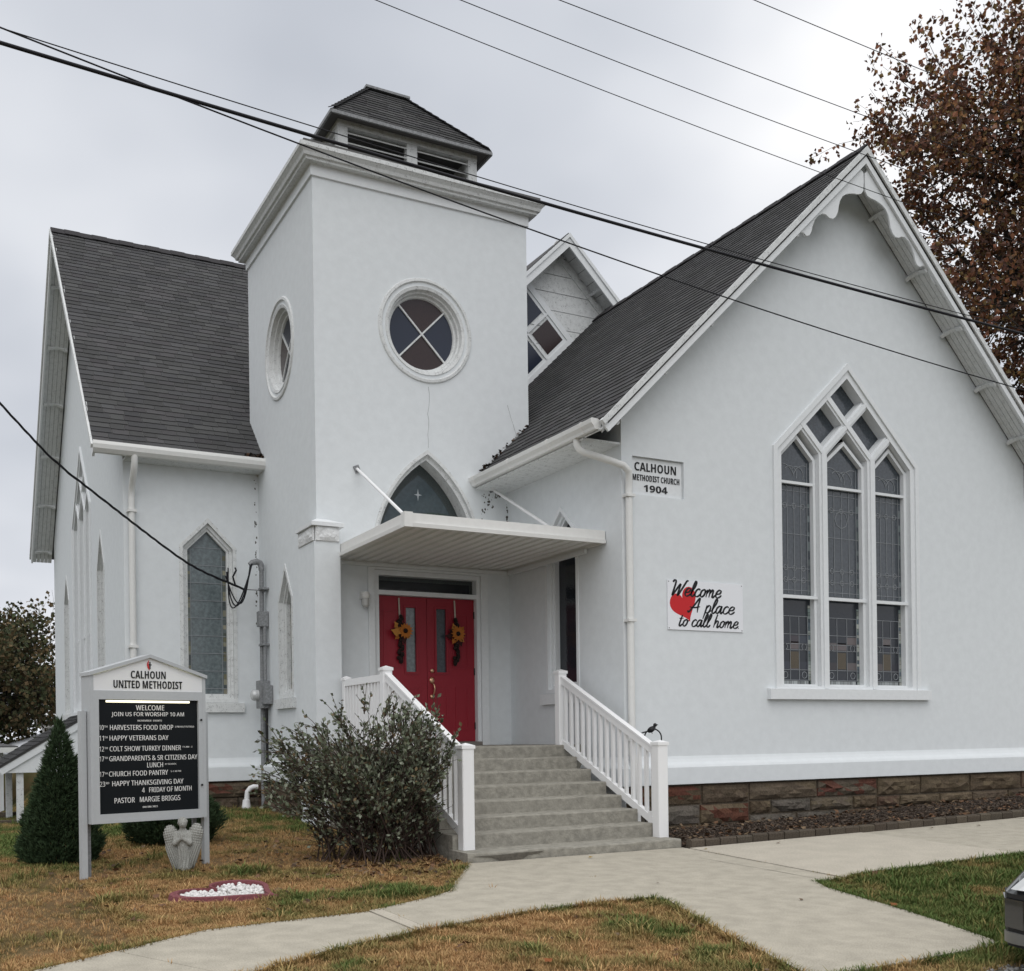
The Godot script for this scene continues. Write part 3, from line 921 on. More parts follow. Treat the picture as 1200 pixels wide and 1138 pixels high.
func build_left_wing() -> void:
	var zr := -7.852; var ry := 11.057; var zb := 2 * zr - LEFT_Z
	var mb := MB.new()
	var fr := front(0, LEFT_Z)
	var lf := leftward(LEFT_X, 0)
	var ye := ry - PITCH * (LEFT_Z - zr) - 0.12
	wall(mb, fr, rect(LEFT_X, -3.0, 0.4, ye), [lancet(-0.785, 2.1, 0.86, 4.485, 4.92)], [0.16])
	var outline := PackedVector2Array([Vector2(zb, -4), Vector2(LEFT_Z, -4), Vector2(LEFT_Z, ye), Vector2(zr, ry - 0.12), Vector2(zb, ye)])
	wall(mb, lf, outline, [lancet(-7.78, 2.1, 2.7, 5.75, 7.05), lancet(-5.3, 2.1, 0.86, 4.45, 5.07), lancet(-10.4, 2.1, 0.86, 4.45, 5.0)], [0.16, 0.16, 0.16])
	# far walls
	mb.quad(Vector3(9.5, -4, zb), Vector3(LEFT_X, -4, zb), Vector3(LEFT_X, ye, zb), Vector3(9.5, ye, zb))
	part(church, "wing_wall", mb, M.stucco)
	lancet_window(fr, -0.785, 2.1, 0.86, 4.485, 4.92, 0.16, M.glass_pale_dark, "pointed stained glass window in the side wing beside the electric meter", true, M.old_paint)
	triple_window(lf, -7.78, 2.1, 2.7, 5.75, 7.05, "tall triple pointed window in the gable facing the side lawn", 0.16)
	lancet_window(lf, -5.3, 2.1, 0.86, 4.45, 5.07, 0.16, M.glass_slate, "narrow pointed window beside the triple window, nearer the street", false, M.old_paint)
	lancet_window(lf, -10.4, 2.1, 0.86, 4.45, 5.0, 0.16, M.glass_slate, "narrow pointed window beside the triple window, farther from the street", false, M.old_paint)
	skirt([Vector3(LEFT_X, 0, zb), Vector3(LEFT_X, 0, LEFT_Z), Vector3(0, 0, LEFT_Z), Vector3(0, 0, 0)])
	var fd := group_part(church, "foundation")
	stone_band(fd, front(LEFT_X, LEFT_Z + 0.02), -LEFT_X, 0.88, [0.24, 0.25, 0.24], 5)
	stone_band(fd, leftward(-0.02, LEFT_Z), 2.5, 0.88, [0.24, 0.25, 0.24], 6)
	var bk := MB.new()
	bk.box(LEFT_X - 0.01, -0.4, LEFT_Z - 0.3, 0.0, 0.89, LEFT_Z + 0.01)
	bk.box(-0.01, -0.4, LEFT_Z, 0.3, 0.89, -0.36)
	part(fd, "mortar", bk, M.mortar)
	# roof
	var rf := group_part(church, "wing_roof", "dark grey shingle roof of the side wing")
	var len_ := sqrt(1 + PITCH * PITCH)
	var vdir := Vector3(0, PITCH, -1) / len_
	var ez := -2.5; var ey := 5.80
	var sl := (ez - zr) * len_
	roof_slope(rf, Vector3(-2.466, ey, ez), Vector3(1, 0, 0), vdir, rect(0, 0, 9.2, sl), 0.142, 0.30, Rect2(-1, -1, 3.42, 2.3))
	var dk := MB.new()
	var vb := Vector3(0, PITCH, 1) / len_
	dk.prism(rect(0, 0, 11.93, sl), T(Vector3(9.5, ey, 2 * zr - ez), Vector3(-1, 0, 0), vb, Vector3(-1, 0, 0).cross(vb).normalized()), -0.09, 0.01)
	part(rf, "back_slope", dk, M.roof_dark)
	var rc := MB.new()
	rc.col = Color(0.095, 0.094, 0.096)
	for i in 40:
		var x := -2.47 + i * 0.24
		for s in [-1, 1]:
			rc.obox(T(Vector3(x + 0.13, ry - 0.035 + 0.008 * (i % 2), zr + s * 0.07), Vector3(1, 0, 0), Vector3(0, 1, s * PITCH).normalized(), Vector3(0, -s * PITCH, 1).normalized()), Vector3(0.27, 0.014, 0.19))
	part(rf, "ridge_cap", rc, M.shingle)
	# overhanging gable: barge boards, soffit and lookouts
	rake(rf, leftward(-2.466, zr), ry, sl, 0.44, true, M.old_paint)
	# eave: fascia and gutter
	var gt := MB.new()
	var gp := PackedVector2Array([Vector2(0.0, 0.0), Vector2(0.10, 0.02), Vector2(0.115, -0.03), Vector2(0.105, -0.09), Vector2(0.06, -0.14), Vector2(0.0, -0.145)])
	gt.prism(gp, T(Vector3(-2.47, ey - 0.005, ez - 0.03), Vector3(0, 0, 1), Vector3(0, 1, 0), Vector3(-1, 0, 0)), -2.47, 0.0)
	part(church, "gutter", gt, M.gutter)
	var sf := MB.new()
	sf.box(LEFT_X, ey - 0.15, LEFT_Z - 0.01, 0.0, ey - 0.125, ez - 0.04)
	part(rf, "eave_soffit", sf, M.old_paint)
	var ds := group_part(church, "downspout", "white downspout at the corner of the side wing")
	var pp := MB.new()
	pp.tube([Vector3(-1.9, 5.68, -2.50), Vector3(-1.9, 5.58, -2.50), Vector3(-1.9, 5.46, -2.56), Vector3(-1.9, 5.32, -2.70), Vector3(-1.9, 5.22, -2.79), Vector3(-1.9, 5.1, -2.80), Vector3(-1.9, 0.75, -2.80)], 0.048, 10)
	part(ds, "pipe", pp, M.gutter)
	for y in [4.9, 2.9, 1.5]:
		var st := MB.new()
		st.box(-1.965, y, -2.86, -1.835, y + 0.04, -2.742)
		part(ds, "strap", st, M.gutter)

# gable overhang in a frame whose x runs across the gable; half slopes from the ridge
func rake(parent: Node, t: Transform3D, ry: float, sl: float, over: float, lookouts: bool, under: Material, scallops := false) -> void:
	var len_ := sqrt(1 + PITCH * PITCH)
	for s in [-1.0, 1.0]:
		var dn := Vector2(s, -PITCH) / len_
		var nn := Vector2(s * PITCH, 1) / len_
		var a := Vector2(0, ry + 0.0); var b := a + dn * (sl + 0.06)
		var bo := MB.new()
		var w := 0.16 if scallops else 0.20
		var q := PackedVector2Array([a, b, b - nn * w, Vector2(0, a.y - w * len_)])
		bo.prism(q, t, -0.035, 0.0)
		part(parent, "bargeboard", bo, M.paint)
		var mo := MB.new()
		mo.prism(PackedVector2Array([a, b, b - nn * 0.065, Vector2(0, a.y - 0.065 * len_)]), t, 0.0, 0.03)
		part(parent, "rake_moulding", mo, M.old_paint)
		var so := MB.new()
		var c0 := Vector2(0, a.y - 0.10 * len_); var c1 := c0 + dn * sl
		# soffit planks, each its own board
		var planks := 5
		for k in planks:
			var z0 := -0.035 - (over - 0.035) * k / planks; var z1 := -0.035 - (over - 0.035) * (k + 1) / planks + 0.006
			var pm := MB.new()
			pm.prism(PackedVector2Array([c0, c1, c1 + nn * 0.015, c0 + Vector2(0, 0.015 * len_)]), t, z1, z0)
			part(parent, "soffit_plank", pm, under)
		if lookouts:
			var n := 6
			for k in n:
				var f := (k + 0.75) / n * sl
				var p := c0 + dn * f
				var pm := MB.new()
				# a shaped bracket running out from the wall to the barge board
				var prof := PackedVector2Array()
				for i in 9:
					var u := i / 8.0
					prof.append(Vector2(-over + 0.02 + (over - 0.07) * u, -0.085 + 0.045 * sin(u * PI * 1.5 - 0.4) + 0.03 * u))
				prof.append(Vector2(-0.05, -0.002)); prof.append(Vector2(-over + 0.02, -0.002))
				pm.prism(prof, t * T(Vector3(p.x, p.y, 0), Vector3(0, 0, 1), Vector3(nn.x, nn.y, 0), Vector3(-dn.x, -dn.y, 0)), -0.025, 0.025)
				part(parent, "lookout", pm, M.old_paint)
		if scallops:
			var sc := MB.new()
			var pts := PackedVector2Array()
			var top := PackedVector2Array()
			var f := 0.0
			# scalloped apron hanging below the barge board, deepest at the peak
			var prof := [[0.02, 0.56], [0.06, 0.57], [0.12, 0.53], [0.20, 0.46], [0.28, 0.40], [0.34, 0.365], [0.40, 0.345], [0.45, 0.37], [0.475, 0.43], [0.49, 0.49], [0.53, 0.52], [0.58, 0.51], [0.64, 0.45], [0.70, 0.36], [0.76, 0.30], [0.83, 0.27], [0.90, 0.275], [0.94, 0.32], [0.965, 0.38], [1.0, 0.40], [1.05, 0.37], [1.10, 0.29], [1.16, 0.235], [1.22, 0.215], [1.28, 0.225], [1.32, 0.25], [1.36, 0.24], [1.40, 0.19]]
			for e in prof:
				pts.append(a + Vector2(s * e[0], -PITCH * e[0] - e[1]))
			var outer := PackedVector2Array()
			for p in pts: outer.append(p)
			outer.append(a + Vector2(s * 1.42, -PITCH * 1.42 - 0.17))
			for e in [[0.0, 0.16], [0.045, 0.17], [0.062, 0.21], [0.055, 0.255], [0.03, 0.29], [0.012, 0.33], [0.010, 0.45]]:
				outer.append(a + Vector2(s * e[0], -PITCH * e[0] - e[1]))
			sc.prism(outer, t, -0.065, -0.04)
			part(parent, "scalloped_apron", sc, M.paint)

# ------------------------------------------------------------------ big triple window
func triple_window(t: Transform3D, cx: float, y0: float, w: float, ys: float, ya: float, label: String, depth: float, leaded := false) -> void:
	var win := group_part(church, "triple_window", label)
	var o := lancet(cx, y0 - 0.12, w, ys, ya)
	var fr := MB.new()
	fr.ring(o, inset(o, 0.07), t, -0.03, 0.03)
	fr.ring(inset(o, 0.07), inset(o, 0.15), t, -depth, 0.005)
	part(win, "frame", fr, M.paint)
	var hw := w / 2
	var slope := (ya - ys) / hw
	var third := w / 6
	# mullions and the crossing bars of the head
	for s in [-1.0, 1.0]:
		var mm := MB.new()
		mm.box(-0.075, y0, -depth, 0.075, ys + 0.03, -0.008)
		mm.box(-0.035, y0, -0.009, 0.035, ys + 0.02, 0.016)
		var m2 := part(win, "mullion", mm, M.paint)
		m2.transform = t * at(cx + s * third, 0, 0)
		for d in [-1.0, 1.0]:
			# from the mullion head up to the frame on side d
			var st := Vector2(cx + s * third, ys)
			var ex: float = cx + d * hw - (d * hw - s * third) / 2.0
			var en := Vector2(ex, ys + absf(ex - (cx + s * third)) * slope)
			var dir := (en - st).normalized()
			en -= dir * 0.03
			var nn := dir.orthogonal()
			var bm := MB.new()
			var off: float = 0.003 * (1.0 + d + s * 0.4)
			bm.prism(PackedVector2Array([st + nn * 0.062, en + nn * 0.062, en - nn * 0.062, st - nn * 0.062]), t, -depth + 0.002, -0.012 - off)
			bm.prism(PackedVector2Array([st + nn * 0.03, en + nn * 0.03, en - nn * 0.03, st - nn * 0.03]), t, -0.015, 0.008 - off)
			part(win, "head_bar", bm, M.paint)
	# three lights
	for k in 3:
		var lx := cx + (k - 1) * third * 2
		var lw := third * 2 - 0.15 - (0.08 if k != 1 else 0.0)
		if k == 0: lx += 0.035
		if k == 2: lx -= 0.035
		var peak := ys + third * slope
		var li := lancet(lx, y0 + 0.015, lw, ys - 0.09, peak - 0.20)
		var sash := MB.new()
		sash.ring(li, inset(li, 0.045), t, -depth, -0.075)
		part(win, "sash", sash, M.paint)
		var yr := y0 + 0.05 + (ys - y0) * 0.37
		var yt := y0 + 0.10 + (ys - y0) * 0.835
		var rl := MB.new()
		rl.box(lx - lw / 2, yr - 0.022, 0, lx + lw / 2, yr + 0.022, 0.045)
		var r0 := part(win, "meeting_rail", rl, M.paint); r0.transform = t * at(0, 0, -0.10)
		var r2 := MB.new()
		r2.box(lx - lw / 2 + 0.04, yt - 0.018, 0, lx + lw / 2 - 0.04, yt + 0.018, 0.04)
		var r3 := part(win, "transom_bar", r2, M.paint); r3.transform = t * at(0, 0, -0.12)
		# lower sash stands back, upper storm pane in front
		var low := MB.new(); low.prism(rect(lx - lw / 2 + 0.045, y0 + 0.055, lx + lw / 2 - 0.045, yr), t, -depth + 0.001, -depth + 0.012)
		part(win, "lower_pane", low, M.glass_dark)
		var gi := inset(li, 0.044)
		var upm := MB.new()
		upm.prism(PackedVector2Array([Vector2(gi[0].x, yr), Vector2(gi[1].x, yr), gi[2], gi[3], gi[4]]), t, -depth + 0.014, -depth + 0.028)
		part(win, "upper_pane", upm, M.glass_slate)
		if leaded:
			leading(win, t, lx, gi[0].x, gi[1].x, y0 + 0.06, yr, yt, gi[2].y, gi[3].y, -depth, k)
	# diamond panes of the head
	for c in [[-third, 0.0], [third, 0.0], [0.0, 1.0]]:
		var mx: float = cx + c[0]; var my: float = ys + third * slope * (1.0 + c[1])
		var dm := PackedVector2Array([Vector2(mx, my - third * slope), Vector2(mx + third, my), Vector2(mx, my + third * slope), Vector2(mx - third, my)])
		var gm := MB.new()
		gm.prism(inset(dm, 0.055), t, -depth + 0.001, -depth + 0.012)
		part(win, "diamond_pane", gm, M.glass_slate)
	var sl := MB.new()
	sl.prism(PackedVector2Array([Vector2(-0.05, 0), Vector2(0.075, -0.012), Vector2(0.075, -0.15), Vector2(-0.05, -0.15)]), t * T(Vector3(cx - hw - 0.14, y0, 0), Vector3(0, 0, 1), Vector3(0, 1, 0), Vector3(-1, 0, 0)), -(w + 0.30), 0.0)
	part(win, "sill", sl, M.paint)

func leading(win: Node, t: Transform3D, lx: float, x0: float, x1: float, y0: float, yr: float, yt: float, ys: float, ya: float, zb: float, k: int) -> void:
	var ld := MB.new()
	var w := x1 - x0
	var zl := zb + 0.016; var zu := zb + 0.032
	var seg := func(a: Vector2, b: Vector2, z: float, th := 0.0065) -> void:
		ld.bar(t * Vector3(a.x, a.y, z), t * Vector3(b.x, b.y, z), th, th, t.basis.z)
	var arc := func(c: Vector2, r: float, a0: float, a1: float, z: float) -> void:
		for i in 8:
			var p := c + Vector2(cos(lerpf(a0, a1, i / 8.0)), sin(lerpf(a0, a1, i / 8.0))) * r
			var q := c + Vector2(cos(lerpf(a0, a1, (i + 1) / 8.0)), sin(lerpf(a0, a1, (i + 1) / 8.0))) * r
			seg.call(p, q, z)
	var e := 0.055
	# upper sash: upright cames, rows of rounded quarries at top and bottom
	for i in 5:
		var x := x0 + e + (w - 2 * e) * i / 4.0
		seg.call(Vector2(x, yr + 0.05), Vector2(x, yt - 0.03), zu)
	for y in [yr + 0.10, yr + 0.24, yr + 0.40, yr + 0.86, yt - 0.30, yt - 0.10]:
		seg.call(Vector2(x0 + e * 0.4, y), Vector2(x1 - e * 0.4, y), zu)
	for y in [yr + 0.24, yr + 0.40, yt - 0.30]:
		for i in 3:
			arc.call(Vector2(x0 + e + (w - 2 * e) * (i + 0.5) / 3.0, y), 0.035, 0, TAU, zu)
	if k == 1: arc.call(Vector2(lx, yt - 0.42), 0.12, 0, TAU, zu)
	# tracery in the pointed head
	for s in [-1.0, 1.0]:
		arc.call(Vector2(lx + s * w * 0.32, yt + 0.06), w * 0.34, PI / 2 - s * 0.2, PI / 2 + s * 1.3, zu)
		arc.call(Vector2(lx + s * w * 0.10, yt + 0.12), w * 0.2, -0.4, 2.4, zu)
		seg.call(Vector2(lx + s * (w / 2 - e), yt), Vector2(lx + s * (w / 2 - e), ys - 0.02), zu)
	# lower sash
	for i in 4:
		var x := x0 + e + (w - 2 * e) * i / 3.0
		seg.call(Vector2(x, y0 + 0.06), Vector2(x, yr - 0.25), zl)
	var h := yr - y0
	for y in [y0 + 0.06, y0 + 0.20, y0 + h * 0.40, y0 + h * 0.47, y0 + h * 0.58, yr - 0.25]:
		seg.call(Vector2(x0 + e * 0.5, y), Vector2(x1 - e * 0.5, y), zl)
	for i in 2:
		for y in [y0 + 0.13, y0 + h * 0.435]:
			arc.call(Vector2(x0 + e + (w - 2 * e) * (i * 0.72 + 0.14), y), 0.045, 0, TAU, zl)
	part(win, "leading", ld, M.lead)
	var am := MB.new()
	am.prism(rect(lx - 0.085, y0 + 0.22, lx + 0.075, y0 + h * 0.38), t, zl - 0.003, zl + 0.001)
	part(win, "amber_glass", am, M.glass_amber)
	# border of small mottled pieces and a few coloured quarries
	var ed := MB.new()
	var piece := func(a: float, b: float, c: float, d: float, z: float, cl: Color) -> void:
		ed.col = cl * rng.randf_range(0.55, 1.3)
		ed.quad(t * Vector3(a, b, z), t * Vector3(c, b, z), t * Vector3(c, d, z), t * Vector3(a, d, z))
	var yy := y0
	while yy < yr - 0.12:
		var hh := rng.randf_range(0.03, 0.07)
		piece.call(x1 - 0.048, yy, x1 - 0.004, yy + hh - 0.005, zl - 0.001, [Color(0.26, 0.29, 0.27), Color(0.16, 0.20, 0.19), Color(0.10, 0.13, 0.15), Color(0.34, 0.35, 0.32)][rng.randi() % 4])
		if rng.randf() < 0.5: piece.call(x0 + 0.004, yy, x0 + 0.03, yy + hh - 0.005, zl - 0.001, Color(0.12, 0.14, 0.15))
		yy += hh
	var xx := x0 + 0.032
	while xx < x1 - 0.08:
		var ww := rng.randf_range(0.03, 0.08)
		piece.call(xx, y0 - 0.004, xx + ww - 0.005, y0 + 0.05, zl - 0.001, Color(0.27, 0.29, 0.29))
		xx += ww
	for i in 9:
		var a := x0 + e + (w - 2 * e) * float(i % 3) / 3.0 + 0.006
		var b: float = [y0 + 0.21, y0 + h * 0.41, y0 + h * 0.48][i / 3]
		if rng.randf() < 0.6: piece.call(a, b, a + (w - 2 * e) / 3.0 - 0.012, b + 0.10, zl - 0.001, [Color(0.05, 0.045, 0.05), Color(0.10, 0.085, 0.085), Color(0.035, 0.04, 0.055)][rng.randi() % 3])
	for i in 7:
		var yb := yr + 0.05 + (yt - yr - 0.15) * i / 7.0
		piece.call(x1 - 0.045, yb, x1 - 0.008, yb + rng.randf_range(0.04, 0.14), zu - 0.001, Color(0.13, 0.155, 0.16))
	part(win, "border_glass", ed, M.mosaic).set_meta("kind", "stuff")

# ------------------------------------------------------------------ right wing
func build_right_wing() -> void:
	var ry := 9.404
	var mb := MB.new()
	var fr := front(0, WING_Z)
	var lf := leftward(WING_X, 0)
	var hw := GABLE_X - WING_X
	var ye := ry - PITCH * hw - 0.12
	var xr := GABLE_X + hw
	var outline := PackedVector2Array([Vector2(WING_X, -0.6), Vector2(xr, -0.6), Vector2(xr, ye), Vector2(GABLE_X, ry - 0.12), Vector2(WING_X, ye)])
	wall(mb, fr, outline, [lancet(6.66, 2.12, 2.72, 5.33, 6.62), rect(3.06, 4.48, 3.84, 4.95)], [0.17, 0.045])
	mb.quad(Vector3(3.06, 4.48, WING_Z - 0.045), Vector3(3.84, 4.48, WING_Z - 0.045), Vector3(3.84, 4.95, WING_Z - 0.045), Vector3(3.06, 4.95, WING_Z - 0.045))
	wall(mb, lf, rect(-0.5, -0.6, WING_Z, ye), [lancet(1.48, 2.1, 0.86, 4.2, 4.6)], [0.16])
	mb.quad(Vector3(xr, -0.6, WING_Z), Vector3(xr, -0.6, -12), Vector3(xr, ye, -12), Vector3(xr, ye, WING_Z))
	part(church, "gable_wall", mb, M.stucco)
	triple_window(fr, 6.66, 2.12, 2.72, 5.33, 6.62, "tall triple pointed window with leaded stained glass in the front gable", 0.17, true)
	lancet_window(lf, 1.48, 2.1, 0.86, 4.2, 4.6, 0.16, M.glass_dark, "narrow pointed window beside the doors, crossed by the canopy", false)
	skirt([Vector3(WING_X, 0, 1.0), Vector3(WING_X, 0, WING_Z), Vector3(xr, 0, WING_Z)])
	var fd := group_part(church, "foundation", "rough brown and red sandstone blocks under the front gable")
	stone_band(fd, front(WING_X, WING_Z + 0.005), 1.9, 0.885, [0.25, 0.25, 0.2], 11)
	stone_band(fd, front(WING_X + 1.9, WING_Z + 0.004), 2.3, 0.885, [0.235, 0.18, 0.25], 12)
	stone_band(fd, front(WING_X + 4.2, WING_Z + 0.006), xr - WING_X - 4.2, 0.885, [0.26, 0.15, 0.24], 15)
	var bk := MB.new()
	bk.box(WING_X + 0.01, -0.4, WING_Z - 0.4, xr, 0.89, WING_Z + 0.022)
	part(fd, "mortar", bk, M.mortar)
	# roof
	var rf := group_part(church, "gable_roof", "dark grey shingle roof of the front gable with scalloped boards at its peak")
	var len_ := sqrt(1 + PITCH * PITCH)
	var zf := 3.369; var ex := 2.367; var ey := 5.217
	var sl := (GABLE_X - ex) * len_
	var v := Vector3(1, PITCH, 0) / len_
	roof_slope(rf, Vector3(ex, ey, -9.0), Vector3(0, 0, 1), v, rect(0, 0, zf + 9.0, sl), 0.142, 0.30, Rect2(9.3, -1, 5, 2.15))
	var v2 := Vector3(-1, PITCH, 0) / len_
	var dk := MB.new()
	dk.prism(rect(0, 0, zf + 9.0, sl), T(Vector3(2 * GABLE_X - ex, ey, zf), Vector3(0, 0, -1), v2, Vector3(0, 0, -1).cross(v2).normalized()), -0.09, 0.012)
	part(rf, "far_slope", dk, M.roof_dark)
	var rc := MB.new()
	rc.col = Color(0.095, 0.094, 0.096)
	for i in 46:
		var z := zf - i * 0.25
		for s in [-1, 1]:
			rc.obox(T(Vector3(GABLE_X + s * 0.07, ry - 0.035 + 0.008 * (i % 2), z - 0.13), Vector3(0, 0, -1), Vector3(s * PITCH, 1, 0).normalized(), Vector3(0, 0, -1).cross(Vector3(s * PITCH, 1, 0).normalized())), Vector3(0.28, 0.014, 0.19))
	part(rf, "ridge_cap", rc, M.shingle)
	rake(rf, front(GABLE_X, zf), ry, sl, 0.42, true, M.old_paint, true)
	# gutter on the eave towards the porch
	var g := group_part(church, "gutter", "white gutter over the porch with seams")
	var gt := MB.new()
	var gp := PackedVector2Array([Vector2(0.03, 0.0), Vector2(-0.095, 0.012), Vector2(-0.115, 0.0), Vector2(-0.105, -0.045), Vector2(-0.07, -0.085), Vector2(-0.06, -0.115), Vector2(0.03, -0.115)])
	gt.prism(gp, T(Vector3(ex, ey, 0), Vector3(1, 0, 0), Vector3.UP, Vector3(0, 0, 1)), -0.25, zf - 0.10)
	part(g, "trough", gt, M.gutter)
	for z in [0.1, 1.15, 2.2, 3.0]:
		var sm_ := MB.new()
		sm_.prism(PackedVector2Array([Vector2(0.03, 0.004), Vector2(-0.097, 0.016), Vector2(-0.119, 0.002), Vector2(-0.109, -0.047), Vector2(-0.074, -0.088), Vector2(-0.063, -0.119), Vector2(0.03, -0.119)]), T(Vector3(ex, ey, z), Vector3(1, 0, 0), Vector3.UP, Vector3(0, 0, 1)), 0.0, 0.03)
		part(g, "seam_band", sm_, M.aluminium)
	var sf := MB.new()
	sf.box(ex - 0.0, ey - 0.15, -0.2, WING_X + 0.01, ey - 0.125, zf - 0.45)
	part(rf, "eave_soffit", sf, M.old_paint)
	var ds := group_part(church, "downspout", "white downspout swinging from the porch gutter to the gable corner")
	var pp := MB.new()
	pp.tube([Vector3(2.36, 5.12, 2.78), Vector3(2.36, 5.04, 2.785), Vector3(2.38, 4.98, 2.80), Vector3(2.43, 4.94, 2.83), Vector3(2.72, 4.83, 2.99), Vector3(2.86, 4.78, 3.04), Vector3(2.94, 4.72, 3.03), Vector3(2.965, 4.62, 2.995), Vector3(2.965, 4.5, 2.99), Vector3(2.965, 1.30, 2.99), Vector3(2.965, 1.16, 3.05), Vector3(2.965, 0.45, 3.08)], 0.045, 10)
	part(ds, "pipe", pp, M.gutter)
	for y in [4.42, 2.9, 1.45]:
		var st := MB.new()
		st.box(2.905, y, 2.93, 3.025, y + 0.035, 3.045)
		part(ds, "strap", st, M.gutter)
	# inscribed date stone
	var dt := group_part(church, "date_stone", "recessed white tablet with black painted name and year")
	var slab := MB.new()
	slab.box(3.066, 4.486, WING_Z - 0.044, 3.834, 4.944, WING_Z - 0.038)
	part(dt, "tablet", slab, M.paint)
	text_mesh(dt, "CALHOUN", M.letter_black, at(3.43, 4.835, WING_Z - 0.034), 0.63, 0.105)
	text_mesh(dt, "METHODIST CHURCH", M.letter_black, at(3.44, 4.70, WING_Z - 0.034), 0.71, 0.075)
	text_mesh(dt, "1904", M.letter_black, at(3.43, 4.575, WING_Z - 0.034), 0.36, 0.085)

func build_dormer() -> void:
	var d := group_part(church, "dormer", "small boarded gable with a diamond window between tower and front roof")
	var zw := -3.3; var zf := -2.9
	var ax := 5.76; var ay := 10.66
	var slope := 0.97
	var ln := sqrt(1 + slope * slope)
	# boards of the gable wall, lapped
	var y := 6.4
	while y < 10.45:
		var h := 0.33
		var half := minf((ay - 0.10 - y) / slope, 2.3)
		var half2 := minf((ay - 0.10 - (y + h)) / slope, 2.3)
		if half2 < 0.02: half2 = 0.02
		var m := MB.new()
		m.prism(PackedVector2Array([Vector2(ax - half, y), Vector2(ax + half, y), Vector2(ax + half2, y + h - 0.012), Vector2(ax - half2, y + h - 0.012)]), front(0, zw), -0.05, 0.0 + 0.002 * (int(y * 10) % 3))
		part(d, "siding_board", m, M.old_paint)
		y += h
	# roof of the dormer
	for s in [-1.0, 1.0]:
		var q := MB.new()
		var dn := Vector2(s, -slope) / ln; var nn := Vector2(s * slope, 1) / ln
		var a := Vector2(ax, ay); var b := a + dn * 2.6
		q.prism(PackedVector2Array([a, b, b - nn * 0.07, Vector2(ax, ay - 0.07 * ln)]), front(0, zf), -5.5, -0.005)
		part(d, "roof_plane", q, M.roof_dark)
		var bo := MB.new()
		bo.prism(PackedVector2Array([Vector2(ax, ay - 0.03), b - nn * 0.02, b - nn * 0.19, Vector2(ax, ay - 0.19 * ln)]), front(0, zf), -0.01, 0.025)
		bo.prism(PackedVector2Array([Vector2(ax, ay - 0.02), b - nn * 0.012, b - nn * 0.07, Vector2(ax, ay - 0.07 * ln)]), front(0, zf), 0.025, 0.05)
		part(d, "bargeboard", bo, M.paint)
		for k in 9:
			var f0 := 0.06 + k * 0.27; var f1 := f0 + 0.26
			var pm := MB.new()
			var p0 := Vector2(ax, ay - 0.12) + dn * f0; var p1 := Vector2(ax, ay - 0.12) + dn * f1
			pm.prism(PackedVector2Array([p0, p1, p1 + nn * 0.02, p0 + nn * 0.02]), front(0, zf), zw - zf, -0.01)
			part(d, "soffit_plank", pm, M.old_paint)
		var tr := MB.new()
		var c0 := Vector2(ax, ay - 0.20) ; var c1 := c0 + dn * 2.4
		tr.prism(PackedVector2Array([c0, c1, c1 - nn * 0.10, c0 - Vector2(0, 0.10 * ln)]), front(0, zw), 0.004, 0.02)
		part(d, "rake_trim", tr, M.old_paint)
	var bk := MB.new()
	bk.obox(T(Vector3(ax + 0.72, ay - 0.85, zw + 0.2), Vector3(1, -slope, 0).normalized(), Vector3(slope, 1, 0).normalized(), Vector3(0, 0, 1)), Vector3(0.05, 0.10, 0.38))
	part(d, "lookout", bk, M.paint)
	# diamond window
	var cx := 5.08; var cy := 8.85; var r := 1.0
	var dm := PackedVector2Array([Vector2(cx, cy - r), Vector2(cx + r, cy), Vector2(cx, cy + r), Vector2(cx - r, cy)])
	var fr := MB.new()
	fr.ring(dm, inset(dm, 0.11), front(0, zw), -0.02, 0.03)
	fr.ring(inset(dm, 0.11), inset(dm, 0.17), front(0, zw), -0.02, 0.012)
	part(d, "window_frame", fr, M.paint)
	for i in 2:
		for j in 2:
			var h := r / 2 - 0.11
			var c := Vector2(cx, cy) + Vector2((i + j - 1) * r / 2, (i - j) * r / 2)
			var g := MB.new()
			g.prism(PackedVector2Array([c + Vector2(0, -h), c + Vector2(h, 0), c + Vector2(0, h), c + Vector2(-h, 0)]), front(0, zw), 0.004, 0.010)
			part(d, "pane", g, M.glass_brown if i == j else M.glass_blue)
	for s in [-1.0, 1.0]:
		var b := MB.new()
		b.bar(Vector3(cx - r * 0.42, cy - s * r * 0.42, zw + 0.014), Vector3(cx + r * 0.42, cy + s * r * 0.42, zw + 0.014), 0.04, 0.03, Vector3(0, 0, 1))
		part(d, "muntin", b, M.paint)

